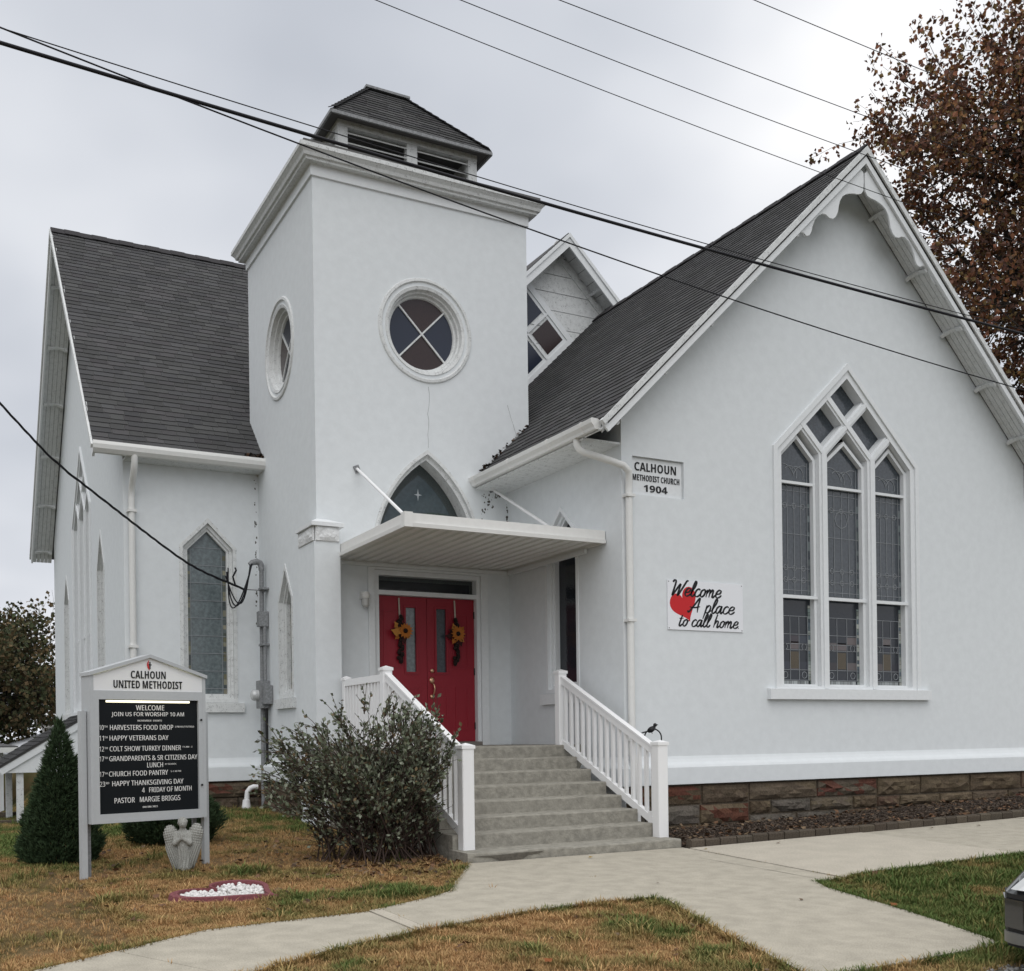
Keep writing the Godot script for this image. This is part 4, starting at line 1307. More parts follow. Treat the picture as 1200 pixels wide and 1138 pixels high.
# ------------------------------------------------------------------ doors, canopy, steps
func build_porch() -> void:
	var fr := front(0, 0)
	# frame of the doorway
	var df := group_part(church, "door_frame")
	var y0 := LAND_Y + 0.055; var yd := y0 + 2.03
	for b in [[0.80, LAND_Y, 0.875, 3.83], [2.365, LAND_Y, 2.42, 3.83], [0.875, 3.765, 2.365, 3.83], [0.875, yd + 0.005, 2.365, yd + 0.065]]:
		var m := MB.new()
		m.box(b[0], b[1], -0.19, b[2], b[3], -0.012)
		part(df, "jamb", m, M.paint)
	for b in [[0.71, LAND_Y, 0.80, 3.862], [2.42, LAND_Y, 2.53, 3.862], [0.80, 3.83, 2.42, 3.862]]:
		var m := MB.new()
		m.box(b[0], b[1], -0.01, b[2], b[3], 0.028)
		part(df, "casing", m, M.paint)
	var th := MB.new()
	th.box(0.80, LAND_Y + 0.002, -0.2, 2.42, y0 - 0.004, 0.02)
	part(df, "threshold", th, M.aluminium_dark)
	var tg := MB.new()
	tg.box(0.875, yd + 0.065, -0.17, 2.365, 3.765, -0.155)
	part(df, "transom_pane", tg, M.glass_dark)
	var tg2 := MB.new()
	tg2.box(0.876, 3.71, -0.154, 2.364, 3.765, -0.148)
	tg2.box(2.315, yd + 0.07, -0.154, 2.364, 3.709, -0.148)
	part(df, "edge_glass", tg2, M.glass_edge_dark)
	# two red door leaves
	for s in 2:
		var x0 := 0.878 if s == 0 else 1.623
		var x1 := 1.617 if s == 0 else 2.362
		var dr := group_part(church, "door", "red panelled door leaf, %s" % ("hinged on the side of the tower corner" if s == 0 else "with the brass handle, hinged beside the gable wall"))
		var w := x1 - x0
		var gx0 := (1.298 if s == 0 else 1.762); var gx1 := gx0 + 0.16
		var lf := MB.new()
		# leaf with a slot for the narrow light
		for q in [rect(x0, y0, x1, 2.44), rect(x0, 3.345, x1, yd), rect(x0, 2.44, gx0, 3.345), rect(gx1, 2.44, x1, 3.345)]:
			lf.prism(q, fr, -0.145, -0.10)
		part(dr, "leaf", lf, M.red)
		var gl := MB.new()
		gl.box(gx0, 2.44, -0.135, gx1, 3.345, -0.125)
		part(dr, "pane", gl, M.glass_pale_dark if s == 0 else M.glass_slate)
		var gb := MB.new()
		gb.ring(rect(gx0 - 0.025, 2.415, gx1 + 0.025, 3.37), rect(gx0 + 0.004, 2.444, gx1 - 0.004, 3.341), fr, -0.13, -0.088)
		part(dr, "glazing_bead", gb, M.red)
		for k in 2:
			var px := x0 + 0.10 + k * (w / 2 - 0.04)
			for yy in [[y0 + 0.16, y0 + 0.78]]:
				var pm := MB.new()
				var o := rect(px, yy[0], px + w / 2 - 0.16, yy[1])
				pm.ring(o, inset(o, 0.028), fr, -0.10, -0.092)
				pm.ring(inset(o, 0.028), inset(o, 0.05), fr, -0.101, -0.0985)
				part(dr, "panel_moulding", pm, M.red)
		var ox := x0 + 0.09 if s == 0 else gx1 + 0.09
		var up := rect(ox, 2.50, ox + 0.26, 3.30)
		var um := MB.new()
		um.ring(up, inset(up, 0.028), fr, -0.10, -0.092)
		part(dr, "panel_moulding", um, M.red)
		var hx := x0 - 0.004 if s == 0 else x1 - 0.012
		for hy in [y0 + 0.22, y0 + 1.0, yd - 0.22]:
			var hg := MB.new()
			hg.box(hx, hy - 0.05, -0.102, hx + 0.016, hy + 0.05, -0.088)
			part(dr, "hinge", hg, M.dark_metal)
		if s == 1:
			var kn := MB.new()
			kn.lathe([Vector2(0.028, 0), Vector2(0.028, 0.012), Vector2(0.018, 0.022), Vector2(0, 0.024)], T(Vector3(1.695, 2.465, -0.10), Vector3(1, 0, 0), Vector3(0, 0, 1), Vector3(0, -1, 0)), 14)
			part(dr, "deadbolt", kn, M.brass)
			var hb := MB.new()
			hb.lathe([Vector2(0.036, 0), Vector2(0.036, 0.01), Vector2(0.022, 0.02), Vector2(0, 0.022)], T(Vector3(1.69, 2.33, -0.10), Vector3(1, 0, 0), Vector3(0, 0, 1) * 1.0, Vector3(0, -1.4, 0)), 14)
			hb.lathe([Vector2(0.026, 0), Vector2(0.026, 0.01), Vector2(0.015, 0.018), Vector2(0, 0.02)], T(Vector3(1.69, 2.10, -0.10), Vector3(1, 0, 0), Vector3(0, 0, 1), Vector3(0, -1.3, 0)), 14)
			hb.tube([Vector3(1.693, 2.29, -0.085), Vector3(1.705, 2.26, -0.05), Vector3(1.71, 2.21, -0.045), Vector3(1.705, 2.15, -0.06), Vector3(1.693, 2.11, -0.085)], 0.012, 8)
			part(dr, "handle", hb, M.brass)
	# porch light
	var pl := group_part(church, "porch_light", "small white jar lamp on the wall beside the red doors")
	var lm := MB.new()
	lm.lathe([Vector2(0.0, 0.10), Vector2(0.05, 0.09), Vector2(0.062, 0.06), Vector2(0.062, 0.02), Vector2(0.05, 0.0)], at(0.64, 3.41, 0.09), 14)
	lm.obox(at(0.64, 3.46, 0.03), Vector3(0.10, 0.10, 0.06))
	part(pl, "housing", lm, M.aluminium)
	var lg := MB.new()
	lg.lathe([Vector2(0.046, 0.0), Vector2(0.052, -0.03), Vector2(0.05, -0.09), Vector2(0.03, -0.115), Vector2(0, -0.12)], at(0.64, 3.41, 0.09), 14)
	part(pl, "glass_jar", lg, M.glass_jar)
	# canopy
	var c := group_part(church, "canopy", "flat white aluminium canopy over the doors hung on two rods")
	var cx0 := 0.22; var cx1 := 2.885; var cz1 := 2.56; var cy0 := 3.915; var cy1 := 4.075
	var f1 := MB.new()
	f1.prism(PackedVector2Array([Vector2(0, 0), Vector2(0.03, 0.0), Vector2(0.035, 0.045), Vector2(0.012, 0.05), Vector2(0.012, 0.16), Vector2(-0.01, 0.16), Vector2(-0.01, 0.0)]), T(Vector3(cx0 - 0.01, cy0, cz1), Vector3(0, 0, 1), Vector3.UP, Vector3(-1, 0, 0)), -(cx1 - cx0 + 0.01), 0.0)
	part(c, "fascia", f1, M.aluminium)
	var f2 := MB.new()
	f2.prism(PackedVector2Array([Vector2(0, 0), Vector2(-0.03, 0.0), Vector2(-0.035, 0.045), Vector2(-0.012, 0.05), Vector2(-0.012, 0.16), Vector2(0.01, 0.16), Vector2(0.01, 0.0)]), T(Vector3(cx0, cy0, 0), Vector3(1, 0, 0), Vector3.UP, Vector3(0, 0, 1)), 0.31, cz1 + 0.008)
	part(c, "fascia", f2, M.aluminium)
	var crn := MB.new()
	crn.box(cx0 - 0.042, cy0 - 0.004, cz1 - 0.06, cx0 + 0.06, cy1 + 0.006, cz1 + 0.042)
	part(c, "corner_cap", crn, M.aluminium)
	var f3 := MB.new()
	f3.box(cx1 - 0.03, cy0, 0.02, cx1, cy1, cz1 - 0.012)
	part(c, "fascia", f3, M.aluminium)
	# ribbed pans running out from the wall
	var n := 17
	for i in n:
		var a := cx0 + 0.012 + (cx1 - cx0 - 0.045) * i / n; var b := cx0 + 0.012 + (cx1 - cx0 - 0.045) * (i + 1) / n
		var w := b - a
		var pn := MB.new()
		var rise := 0.035
		var pts := PackedVector2Array([Vector2(a, 0), Vector2(a + w * 0.55, 0), Vector2(a + w * 0.66, rise), Vector2(b - w * 0.1, rise), Vector2(b, 0.0), Vector2(b, 0.004), Vector2(b - w * 0.1, rise + 0.004), Vector2(a + w * 0.65, rise + 0.004), Vector2(a + w * 0.54, 0.004), Vector2(a, 0.004)])
		pn.prism(pts, T(Vector3(0, cy0 + 0.02, 0.012), Vector3(1, 0, 0), Vector3.UP, Vector3(0, 0, 1)), 0.0, cz1 - 0.03)
		part(c, "pan", pn, M.aluminium)
	var bf := MB.new()
	bf.box(cx0 + 0.03, cy0 + 0.0, 0.001, cx1 - 0.032, cy1 - 0.01, 0.010)
	part(c, "back_flashing", bf, M.aluminium)
	var lg2 := MB.new()
	lg2.box(cx0, cy0 - 0.05, 0.0, cx1, cy0 - 0.003, 0.045)
	part(c, "ledger", lg2, M.paint)
	var lg3 := MB.new()
	lg3.box(cx1 - 0.05, cy0 - 0.06, 0.05, cx1 - 0.001, cy0 - 0.003, cz1 - 0.4)
	part(c, "ledger", lg3, M.paint)
	for r in [[Vector3(0.575, 5.17, 0.02), Vector3(0.56, 4.07, 1.98)], [Vector3(2.62, 5.10, 0.02), Vector3(2.66, 4.07, 1.98)]]:
		var rd := MB.new()
		rd.tube([r[0], r[1]], 0.021, 10)
		part(c, "support_rod", rd, M.vinyl)
		var bp := MB.new()
		bp.obox(Transform3D(Basis(Vector3(0, 0, 1), 0.4), r[0] + Vector3(0, 0, -0.01)), Vector3(0.08, 0.10, 0.02))
		part(c, "wall_bracket", bp, M.galv)
	# flower swags hanging on the doors
	swag(Vector3(1.205, 2.985, -0.075), Vector3(1.195, 3.47, -0.08), "autumn swag of orange flower and leaves beside the frosted door light", 3)
	swag(Vector3(2.06, 2.97, -0.075), Vector3(2.045, 3.47, -0.08), "autumn swag of orange sunflower and leaves on the door with the brass handle", 4)

func swag(p: Vector3, top: Vector3, label: String, seed_: int) -> void:
	var o := thing("door_swag", label, "door decoration", p)
	var r := RandomNumberGenerator.new()
	r.seed = seed_
	var rb := MB.new()
	rb.bar(Vector3(0, 0.12, 0), top - p, 0.022, 0.004, Vector3(0, 0, 1))
	part(o, "ribbon", rb, M.ribbon)
	var cn := MB.new()
	for i in 26:
		var y := 0.22 - 0.62 * i / 25.0
		var w := 0.045 + 0.015 * r.randf()
		cn.ball(Vector3(r.randf_range(-0.03, 0.03), y, r.randf_range(0, 0.03)), Vector3(w * 0.6, 0.035, 0.03), 4)
	part(o, "twig_bundle", cn, M.cone_brown)
	# leaves
	for i in 9:
		var a := TAU * i / 9.0 + r.randf_range(-0.3, 0.3)
		var lf := MB.new()
		var L := r.randf_range(0.09, 0.15)
		maple_leaf(lf, Transform3D(Basis(Vector3(0, 0, 1), a) * Basis(Vector3(1, 0, 0), r.randf_range(-0.5, 0.3)), Vector3(cos(a), sin(a), 0) * 0.05 + Vector3(0, 0, 0.02 + 0.004 * i)), L)
		part(o, "leaf", lf, [M.dark_red, M.petal_orange, M.dark_red, M.petal_yellow, M.dark_red][i % 5])
	# sunflower
	var fx := 0.05 if seed_ == 3 else 0.0
	var pt := MB.new()
	for i in 14:
		var a := TAU * i / 14.0
		var d := Vector3(cos(a), sin(a), 0.15); var sdir := Vector3(-sin(a), cos(a), 0) * 0.018
		var c := Vector3(fx, 0.02, 0.075)
		pt.quad(c + d * 0.02 - sdir, c + d * 0.07 - sdir * 1.2, c + d * 0.115, c + d * 0.07 + sdir * 1.2)
		pt.tri(c + d * 0.02 - sdir, c + d * 0.07 + sdir * 1.2, c + d * 0.02 + sdir)
	part(o, "petals", pt, M.petal_orange)
	var ce := MB.new()
	ce.ball(Vector3(fx, 0.02, 0.085), Vector3(0.034, 0.034, 0.018), 6)
	part(o, "flower_head", ce, M.cone_brown)
	if seed_ == 3:
		var ml := MB.new()
		maple_leaf(ml, Transform3D(Basis(Vector3(0, 0, 1), PI * 0.9), Vector3(-0.03, -0.02, 0.09)), 0.15)
		part(o, "yellow_leaf", ml, M.petal_yellow)

func maple_leaf(mb: MB, t: Transform3D, s: float) -> void:
	var o := [Vector2(0, 0.06), Vector2(0.25, 0.30), Vector2(0.20, 0.5), Vector2(0.5, 0.42), Vector2(0.62, 0.3), Vector2(0.75, 0.16), Vector2(1.0, 0.0)]
	for k in o.size() - 1:
		for s_ in [-1.0, 1.0]:
			var a := t * (Vector3(o[k].x, o[k].y * s_ * 0.8, 0.12 * o[k].y) * s); var b := t * (Vector3(o[k + 1].x, o[k + 1].y * s_ * 0.8, 0.12 * o[k + 1].y) * s)
			var ma := t * (Vector3(o[k].x, 0, 0) * s); var mb_ := t * (Vector3(o[k + 1].x, 0, 0) * s)
			mb.quad(ma, mb_, b, a)

func build_steps() -> void:
	var st := thing("concrete_steps", "grey concrete steps rising to the red doors", "steps")
	var x0 := 0.10; var x1 := 2.56
	var n := 7
	var y_bot := 0.385
	var rise := (LAND_Y - y_bot) / n
	# bottom step, wider, with a patched face
	var b0 := MB.new()
	step_block(b0, 0.045, 2.625, -0.2, y_bot, 3.97, 4.40, 0)
	part(st, "bottom_step", b0, M.step)
	# dried mud and damp left on the lowest step
	for q in [[[0.12, 0.352], [0.42, 0.352], [0.62, 0.36], [0.90, 0.362], [0.84, 0.34], [0.72, 0.33], [0.66, 0.30], [0.45, 0.262], [0.36, 0.262], [0.40, 0.30], [0.30, 0.335]]]:
		var sp := PackedVector2Array()
		for e in q: sp.append(Vector2(e[0], e[1]))
		var sm_ := MB.new()
		sm_.prism(sp, front(0, 4.392), 0.0, 0.0165)
		part(st, "damp_stain", sm_, M.wet)
	for i in range(1, n):
		var zf := 3.98 - (i - 1) * 0.325
		var m := MB.new()
		step_block(m, x0 - 0.003 * (7 - i), x1 + 0.003 * (7 - i), -0.2, y_bot + rise * i, zf - 0.334, zf, i)
		part(st, "step", m, M.step)
	var ld := MB.new()
	step_block(ld, 0.02, WING_X - 0.005, -0.2, LAND_Y, 0.02, 2.03, 9)
	part(st, "landing", ld, M.step)
	# railings
	railing(0.2, true, "white vinyl stair railing beside the leafy shrub")
	railing(2.6, false, "white vinyl stair railing beside the gable wall")

func step_block(mb: MB, x0: float, x1: float, y0: float, y1: float, z0: float, z1: float, k: int) -> void:
	# rounded nosing, uneven with use
	var seg := 14
	var prof := [Vector2(z0, y1), Vector2(z1 - 0.02, y1), Vector2(z1 - 0.005, y1 - 0.005), Vector2(z1, y1 - 0.018), Vector2(z1 - 0.008, y0)]
	var last := []
	for i in seg + 1:
		var x := lerpf(x0, x1, float(i) / seg)
		var row := []
		for j in prof.size():
			var p: Vector2 = prof[j]
			var w := 0.006 * wob.get_noise_3d(x * 3.0, j * 2.0, k * 5.0)
			row.append(Vector3(x, p.y + (w if j < 4 else 0.0), p.x + (w * 1.3 if j > 0 and j < 4 else 0.0)))
		if i > 0:
			for j in prof.size() - 1: mb.quad(last[j + 1], row[j + 1], row[j], last[j])
		else:
			mb.quad(Vector3(x, y0, z0), row[4], row[3], row[0]); mb.tri(row[3], row[2], row[0]); mb.tri(row[2], row[1], row[0])
		if i == seg:
			mb.quad(row[4], Vector3(x, y0, z0), row[0], row[3]); mb.tri(row[2], row[3], row[0]); mb.tri(row[1], row[2], row[0])
		last = row

func post(o: Node, x: float, y0: float, y1: float, z: float, w: float) -> void:
	var p := group_part(o, "post")
	var m := MB.new()
	var h := w / 2; var b := 0.008
	m.prism(PackedVector2Array([Vector2(-h + b, -h), Vector2(h - b, -h), Vector2(h, -h + b), Vector2(h, h - b), Vector2(h - b, h), Vector2(-h + b, h), Vector2(-h, h - b), Vector2(-h, -h + b)]), T(Vector3(x, y0, z), Vector3(1, 0, 0), Vector3(0, 0, -1), Vector3.UP), 0.0, y1 - y0)
	part(p, "shaft", m, M.vinyl)
	var c := MB.new()
	var k := h + 0.009
	c.box(x - k, y1 - 0.03, z - k, x + k, y1 + 0.004, z + k)
	var q := [Vector3(x - k, y1 + 0.004, z - k), Vector3(x + k, y1 + 0.004, z - k), Vector3(x + k, y1 + 0.004, z + k), Vector3(x - k, y1 + 0.004, z + k)]
	for i in 4: c.tri(q[(i + 1) % 4], q[i], Vector3(x, y1 + 0.03, z))
	part(p, "cap", c, M.vinyl)

func railing(x: float, level: bool, label: String) -> void:
	var o := thing("stair_railing", label, "railing", Vector3.ZERO, 0.0, "stair railings")
	var zt := 1.92; var zb := 4.06
	var yt := LAND_Y + 0.90; var yb := 0.385 + 1.03
	post(o, x, LAND_Y, yt + 0.045, zt, 0.118)
	post(o, x, 0.378, yb + 0.02, zb, 0.132)
	var a := Vector3(x, yt - 0.02, zt); var b := Vector3(x, yb - 0.075, zb)
	if x > 1: b.y -= 0.01
	var drop := 0.80
	for k in 2:
		var m := MB.new()
		var off := Vector3(0, -drop * k, 0)
		m.bar(a + off + Vector3(0, -0.03, 0), b + off + Vector3(0, -0.03, 0), 0.055, 0.085)
		if k == 0: m.bar(a + Vector3(0, 0.018, 0), b + Vector3(0, 0.018, 0), 0.075, 0.022)
		part(o, "top_rail" if k == 0 else "bottom_rail", m, M.vinyl)
	var n := 15
	for i in n:
		var p := a.lerp(b, (i + 0.9) / (n + 0.8))
		var m := MB.new()
		m.box(x - 0.019, p.y - drop + 0.0, p.z - 0.019, x + 0.019, p.y - 0.05, p.z + 0.019)
		part(o, "baluster", m, M.vinyl)
	if level:
		var z0 := 0.50
		post(o, x + 0.01, LAND_Y, yt - 0.0, z0, 0.09)
		for k in 2:
			var m := MB.new()
			var y := yt - 0.03 if k == 0 else LAND_Y + 0.10
			m.bar(Vector3(x, y - 0.035, z0), Vector3(x, y - 0.035, zt), 0.055, 0.085)
			part(o, "top_rail" if k == 0 else "bottom_rail", m, M.vinyl)
		for i in 12:
			var z := lerpf(z0, zt, (i + 1) / 13.0)
			var m := MB.new()
			m.box(x - 0.019, LAND_Y + 0.08, z - 0.019, x + 0.019, yt - 0.06, z + 0.019)
			part(o, "baluster", m, M.vinyl)
	else:
		var ft := MB.new()
		ft.box(x - 0.03, 0.5, 3.86, x + 0.03, 0.66, 3.92)
		part(o, "foot_block", ft, M.vinyl)

# ------------------------------------------------------------------ meter, pipe
func build_service() -> void:
	var o := thing("electric_service_mast", "grey electric conduit with weatherhead, boxes and meter in the tower corner", "electric meter")
	var x := -0.075; var z := -2.46
	var pipe := MB.new()
	pipe.tube([Vector3(x, 0.35, z - 0.04), Vector3(x, 4.12, z)], 0.034, 10)
	part(o, "conduit", pipe, M.galv)
	var p2 := MB.new()
	p2.tube([Vector3(x + 0.01, 2.3, z + 0.11), Vector3(x + 0.01, 3.28, z + 0.10)], 0.026, 8)
	part(o, "conduit", p2, M.galv)
	var p3 := MB.new()
	p3.tube([Vector3(x + 0.02, 0.3, z + 0.12), Vector3(x + 0.02, 2.05, z + 0.12)], 0.024, 8)
	part(o, "conduit", p3, M.dark_metal)
	var wh := MB.new()
	wh.tube([Vector3(x, 4.10, z), Vector3(x, 4.17, z), Vector3(x - 0.02, 4.215, z + 0.0), Vector3(x - 0.07, 4.235, z + 0.0), Vector3(x - 0.14, 4.215, z), Vector3(x - 0.18, 4.18, z)], [0.042, 0.048, 0.05, 0.05, 0.045, 0.036], 10)
	part(o, "weatherhead", wh, M.galv)
	for b in [[3.24, 3.47, 0.075, 0.05, "junction_box"], [2.0, 2.42, 0.13, 0.02, "meter_box"]]:
		var bm := MB.new()
		bm.box(x - 0.075, b[0], z - b[2] + b[3], x + 0.065, b[1], z + b[2] + b[3])
		part(o, b[4], bm, M.galv)
	var b2 := MB.new()
	b2.box(x - 0.05, 2.06, z + 0.152, x + 0.065, 2.34, z + 0.30)
	part(o, "breaker_box", b2, M.galv)
	var mt := MB.new()
	mt.lathe([Vector2(0.085, 0), Vector2(0.085, 0.05), Vector2(0.075, 0.09), Vector2(0.04, 0.11), Vector2(0, 0.115)], T(Vector3(x - 0.075, 2.2, z - 0.01), Vector3(0, 1, 0), Vector3(-1, 0, 0), Vector3(0, 0, 1)), 16)
	part(o, "meter_dial", mt, M.lens)
	for y in [2.95, 3.8]:
		var st := MB.new()
		st.box(x - 0.045, y, z - 0.05, x + 0.07, y + 0.03, z + 0.15)
		part(o, "strap", st, M.galv)
	# loops of wire at the weatherhead
	for k in 3:
		var w := MB.new()
		var path := []
		for i in 17:
			var a := i / 16.0
			path.append(Vector3(x - 0.17 - 0.36 * a - 0.05 * k * sin(a * PI), 4.18 - (0.62 + 0.07 * k) * sin(a * PI) * (1.0 - 0.35 * a) - 0.18 * a + 0.05 * k * a, z + 0.03 * k + 0.06 * sin(a * 5.0 + k)))
		w.tube(path, 0.011, 6)
		part(o, "drip_loop", w, M.wire)
	var kn := MB.new()
	kn.tube([Vector3(x - 0.40, 3.86, z), Vector3(x - 0.44, 3.98, z + 0.02), Vector3(x - 0.39, 4.08, z + 0.02), Vector3(x - 0.40, 4.12, z)], 0.014, 6)
	part(o, "wire_tail", kn, M.wire)
	var gy := MB.new()
	gy.tube([Vector3(x, 3.80, z), Vector3(x - 0.27, 3.80, z + 0.02)], 0.009, 6)
	gy.ball(Vector3(x + 0.02, 3.79, z + 0.05), Vector3(0.03, 0.03, 0.03), 5)
	part(o, "guy_clamp", gy, M.galv)
	# vent pipe at the foot of the wall
	var vp := thing("vent_pipe", "white plastic vent pipe with elbow at the foot of the wall", "pipe", Vector3(-0.27, G(-0.27, -2.62), -2.62))
	var m := MB.new()
	m.tube([Vector3(0.13, 0.33, 0.02), Vector3(0.07, 0.335, 0.02), Vector3(0.02, 0.315, 0.01), Vector3(-0.02, 0.26, 0.0), Vector3(-0.03, 0.18, 0.0), Vector3(-0.04, 0.04, 0.0)], 0.04, 10)
	part(vp, "elbow", m, M.vinyl)
	var bs := MB.new()
	bs.lathe([Vector2(0.075, -0.05), Vector2(0.07, 0.03), Vector2(0.06, 0.09), Vector2(0.055, 0.14), Vector2(0.04, 0.145)], at(-0.04, 0.0, 0.0), 14)
	part(vp, "hub", bs, M.vinyl)

# ------------------------------------------------------------------ painted welcome board
var GLYPHS := {
	"W": [1.45, [[0.0, 1.62, 0.12, 1.86, 0.28, 1.8, 0.3, 1.3, 0.22, 0.05, 0.5, 0.7, 0.82, 1.4, 0.74, 0.05, 1.05, 0.8, 1.35, 1.75, 1.55, 1.86]]],
	"e": [0.60, [[0.05, 0.45, 0.40, 0.55, 0.48, 0.85, 0.30, 0.98, 0.08, 0.72, 0.03, 0.3, 0.18, 0.03, 0.42, 0.1, 0.62, 0.36]]],
	"l": [0.42, [[0.02, 0.4, 0.30, 1.2, 0.36, 1.7, 0.24, 1.85, 0.10, 1.2, 0.06, 0.3, 0.16, 0.02, 0.32, 0.12, 0.44, 0.36]]],
	"c": [0.56, [[0.46, 0.80, 0.34, 0.98, 0.10, 0.76, 0.03, 0.3, 0.18, 0.03, 0.40, 0.1, 0.58, 0.36]]],
	"o": [0.62, [[0.34, 0.96, 0.10, 0.74, 0.04, 0.3, 0.18, 0.03, 0.40, 0.22, 0.48, 0.66, 0.36, 0.96, 0.46, 0.78, 0.66, 0.80]]],
	"m": [1.00, [[0.04, 0.95, 0.04, 0.02], [0.06, 0.5, 0.24, 0.95, 0.36, 0.8, 0.34, 0.02], [0.36, 0.5, 0.56, 0.95, 0.68, 0.8, 0.66, 0.12, 0.78, 0.03, 0.98, 0.36]]],
	"A": [1.15, [[-0.05, 0.25, 0.05, 0.02, 0.30, 0.5, 0.85, 1.85, 0.84, 0.8, 0.90, 0.02], [0.05, 0.70, 0.5, 0.62, 1.05, 0.78]]],
	"p": [0.68, [[0.14, 1.0, 0.10, 0.2, 0.0, -0.75], [0.10, 0.6, 0.34, 0.98, 0.52, 0.74, 0.46, 0.22, 0.26, 0.02, 0.12, 0.16], [0.44, 0.18, 0.66, 0.36]]],
	"a": [0.72, [[0.48, 0.82, 0.30, 0.98, 0.08, 0.72, 0.03, 0.25, 0.18, 0.03, 0.38, 0.36, 0.50, 0.95, 0.47, 0.24, 0.56, 0.03, 0.74, 0.36]]],
	"t": [0.50, [[0.26, 1.55, 0.14, 0.5, 0.14, 0.12, 0.26, 0.02, 0.48, 0.36], [0.0, 1.06, 0.46, 1.12]]],
	"h": [0.72, [[0.20, 1.85, 0.10, 1.0, 0.03, 0.02], [0.08, 0.5, 0.30, 0.95, 0.46, 0.8, 0.42, 0.14, 0.52, 0.03, 0.72, 0.36]]],
	".": [0.30, [[0.06, 0.04, 0.12, 0.06]]],
	" ": [0.42, []],
}

func brush_text(parent: Node, text: String, t: Transform3D, x0: float, y0: float, size: float, width: float) -> void:
	var total := 0.0
	for ch in text: total += GLYPHS[ch][0]
	var sx := width / total
	var x := 0.0
	var mb := MB.new()
	for ch in text:
		for s in GLYPHS[ch][1]:
			var cu := Curve2D.new()
			for i in range(0, s.size(), 2):
				var p := Vector2(s[i], s[i + 1])
				var prev: Vector2 = Vector2(s[maxi(i - 2, 0)], s[maxi(i - 2, 0) + 1]); var nx: Vector2 = Vector2(s[mini(i + 2, s.size() - 2)], s[mini(i + 2, s.size() - 2) + 1])
				var tg := (nx - prev) * 0.17
				cu.add_point(p, -tg, tg)
			var pts := cu.tessellate(4, 5)
			var place := func(p: Vector2) -> Vector2: return Vector2(x0 + (x + p.x) * sx + p.y * size * 0.30, y0 + p.y * size)
			var last_a := Vector2.ZERO; var last_b := Vector2.ZERO
			for i in pts.size():
				var c: Vector2 = place.call(pts[i])
				var d: Vector2 = place.call(pts[mini(i + 1, pts.size() - 1)]) - place.call(pts[maxi(i - 1, 0)])
				d = d.normalized()
				var w := size * (0.058 + 0.075 * absf(d.dot(Vector2(0.35, 0.94).normalized())))
				if i == 0: w *= 0.8
				if i == pts.size() - 1: w *= 0.5
				var nn := d.orthogonal() * w
				var a := c + nn; var b := c - nn
				if i > 0:
					var z := 0.0
					mb.quad(t * Vector3(last_a.x, last_a.y, z), t * Vector3(a.x, a.y, z), t * Vector3(b.x, b.y, z), t * Vector3(last_b.x, last_b.y, z))
				last_a = a; last_b = b
		x += GLYPHS[ch][0]
	part(parent, "lettering", mb, M.brush_black)

func build_wall_sign() -> void:
	var o := thing("welcome_sign", "white welcome board with red heart and black script on the gable wall", "sign", Vector3(4.155, 3.145, WING_Z))
	var b := MB.new()
	b.box(-0.60, -0.31, 0.004, 0.60, 0.31, 0.014)
	part(o, "board", b, M.sign_white)
	var h := PackedVector2Array()
	# heart leaning to the left
	for i in 40:
		var a := TAU * i / 40.0
		var p := Vector2(16 * pow(sin(a), 3), 13 * cos(a) - 5 * cos(2 * a) - 2 * cos(3 * a) - cos(4 * a)) / 34.0
		p = p.rotated(0.42) * Vector2(0.45, 0.50)
		h.append(p + Vector2(-0.345, 0.02))
	var hm := MB.new()
	hm.prism(h, Transform3D(), 0.0142, 0.0150)
	part(o, "red_heart", hm, M.heart_red)
	var t := at(0, 0, 0.0162)
	brush_text(o, "Welcome", t, -0.565, 0.115, 0.105, 0.80)
	brush_text(o, "A place", t, -0.29, -0.085, 0.10, 0.74)
	brush_text(o, "to call home.", t, -0.45, -0.265, 0.092, 1.0)
	for p in [Vector2(-0.58, 0.29), Vector2(0.58, 0.29), Vector2(-0.58, -0.29), Vector2(0.58, -0.29)]:
		var s := MB.new()
		s.lathe([Vector2(0.008, 0), Vector2(0.006, 0.004), Vector2(0, 0.005)], T(Vector3(p.x, p.y, 0.0141), Vector3(1, 0, 0), Vector3(0, 0, 1), Vector3(0, -1, 0)), 8)
		part(o, "screw", s, M.galv)

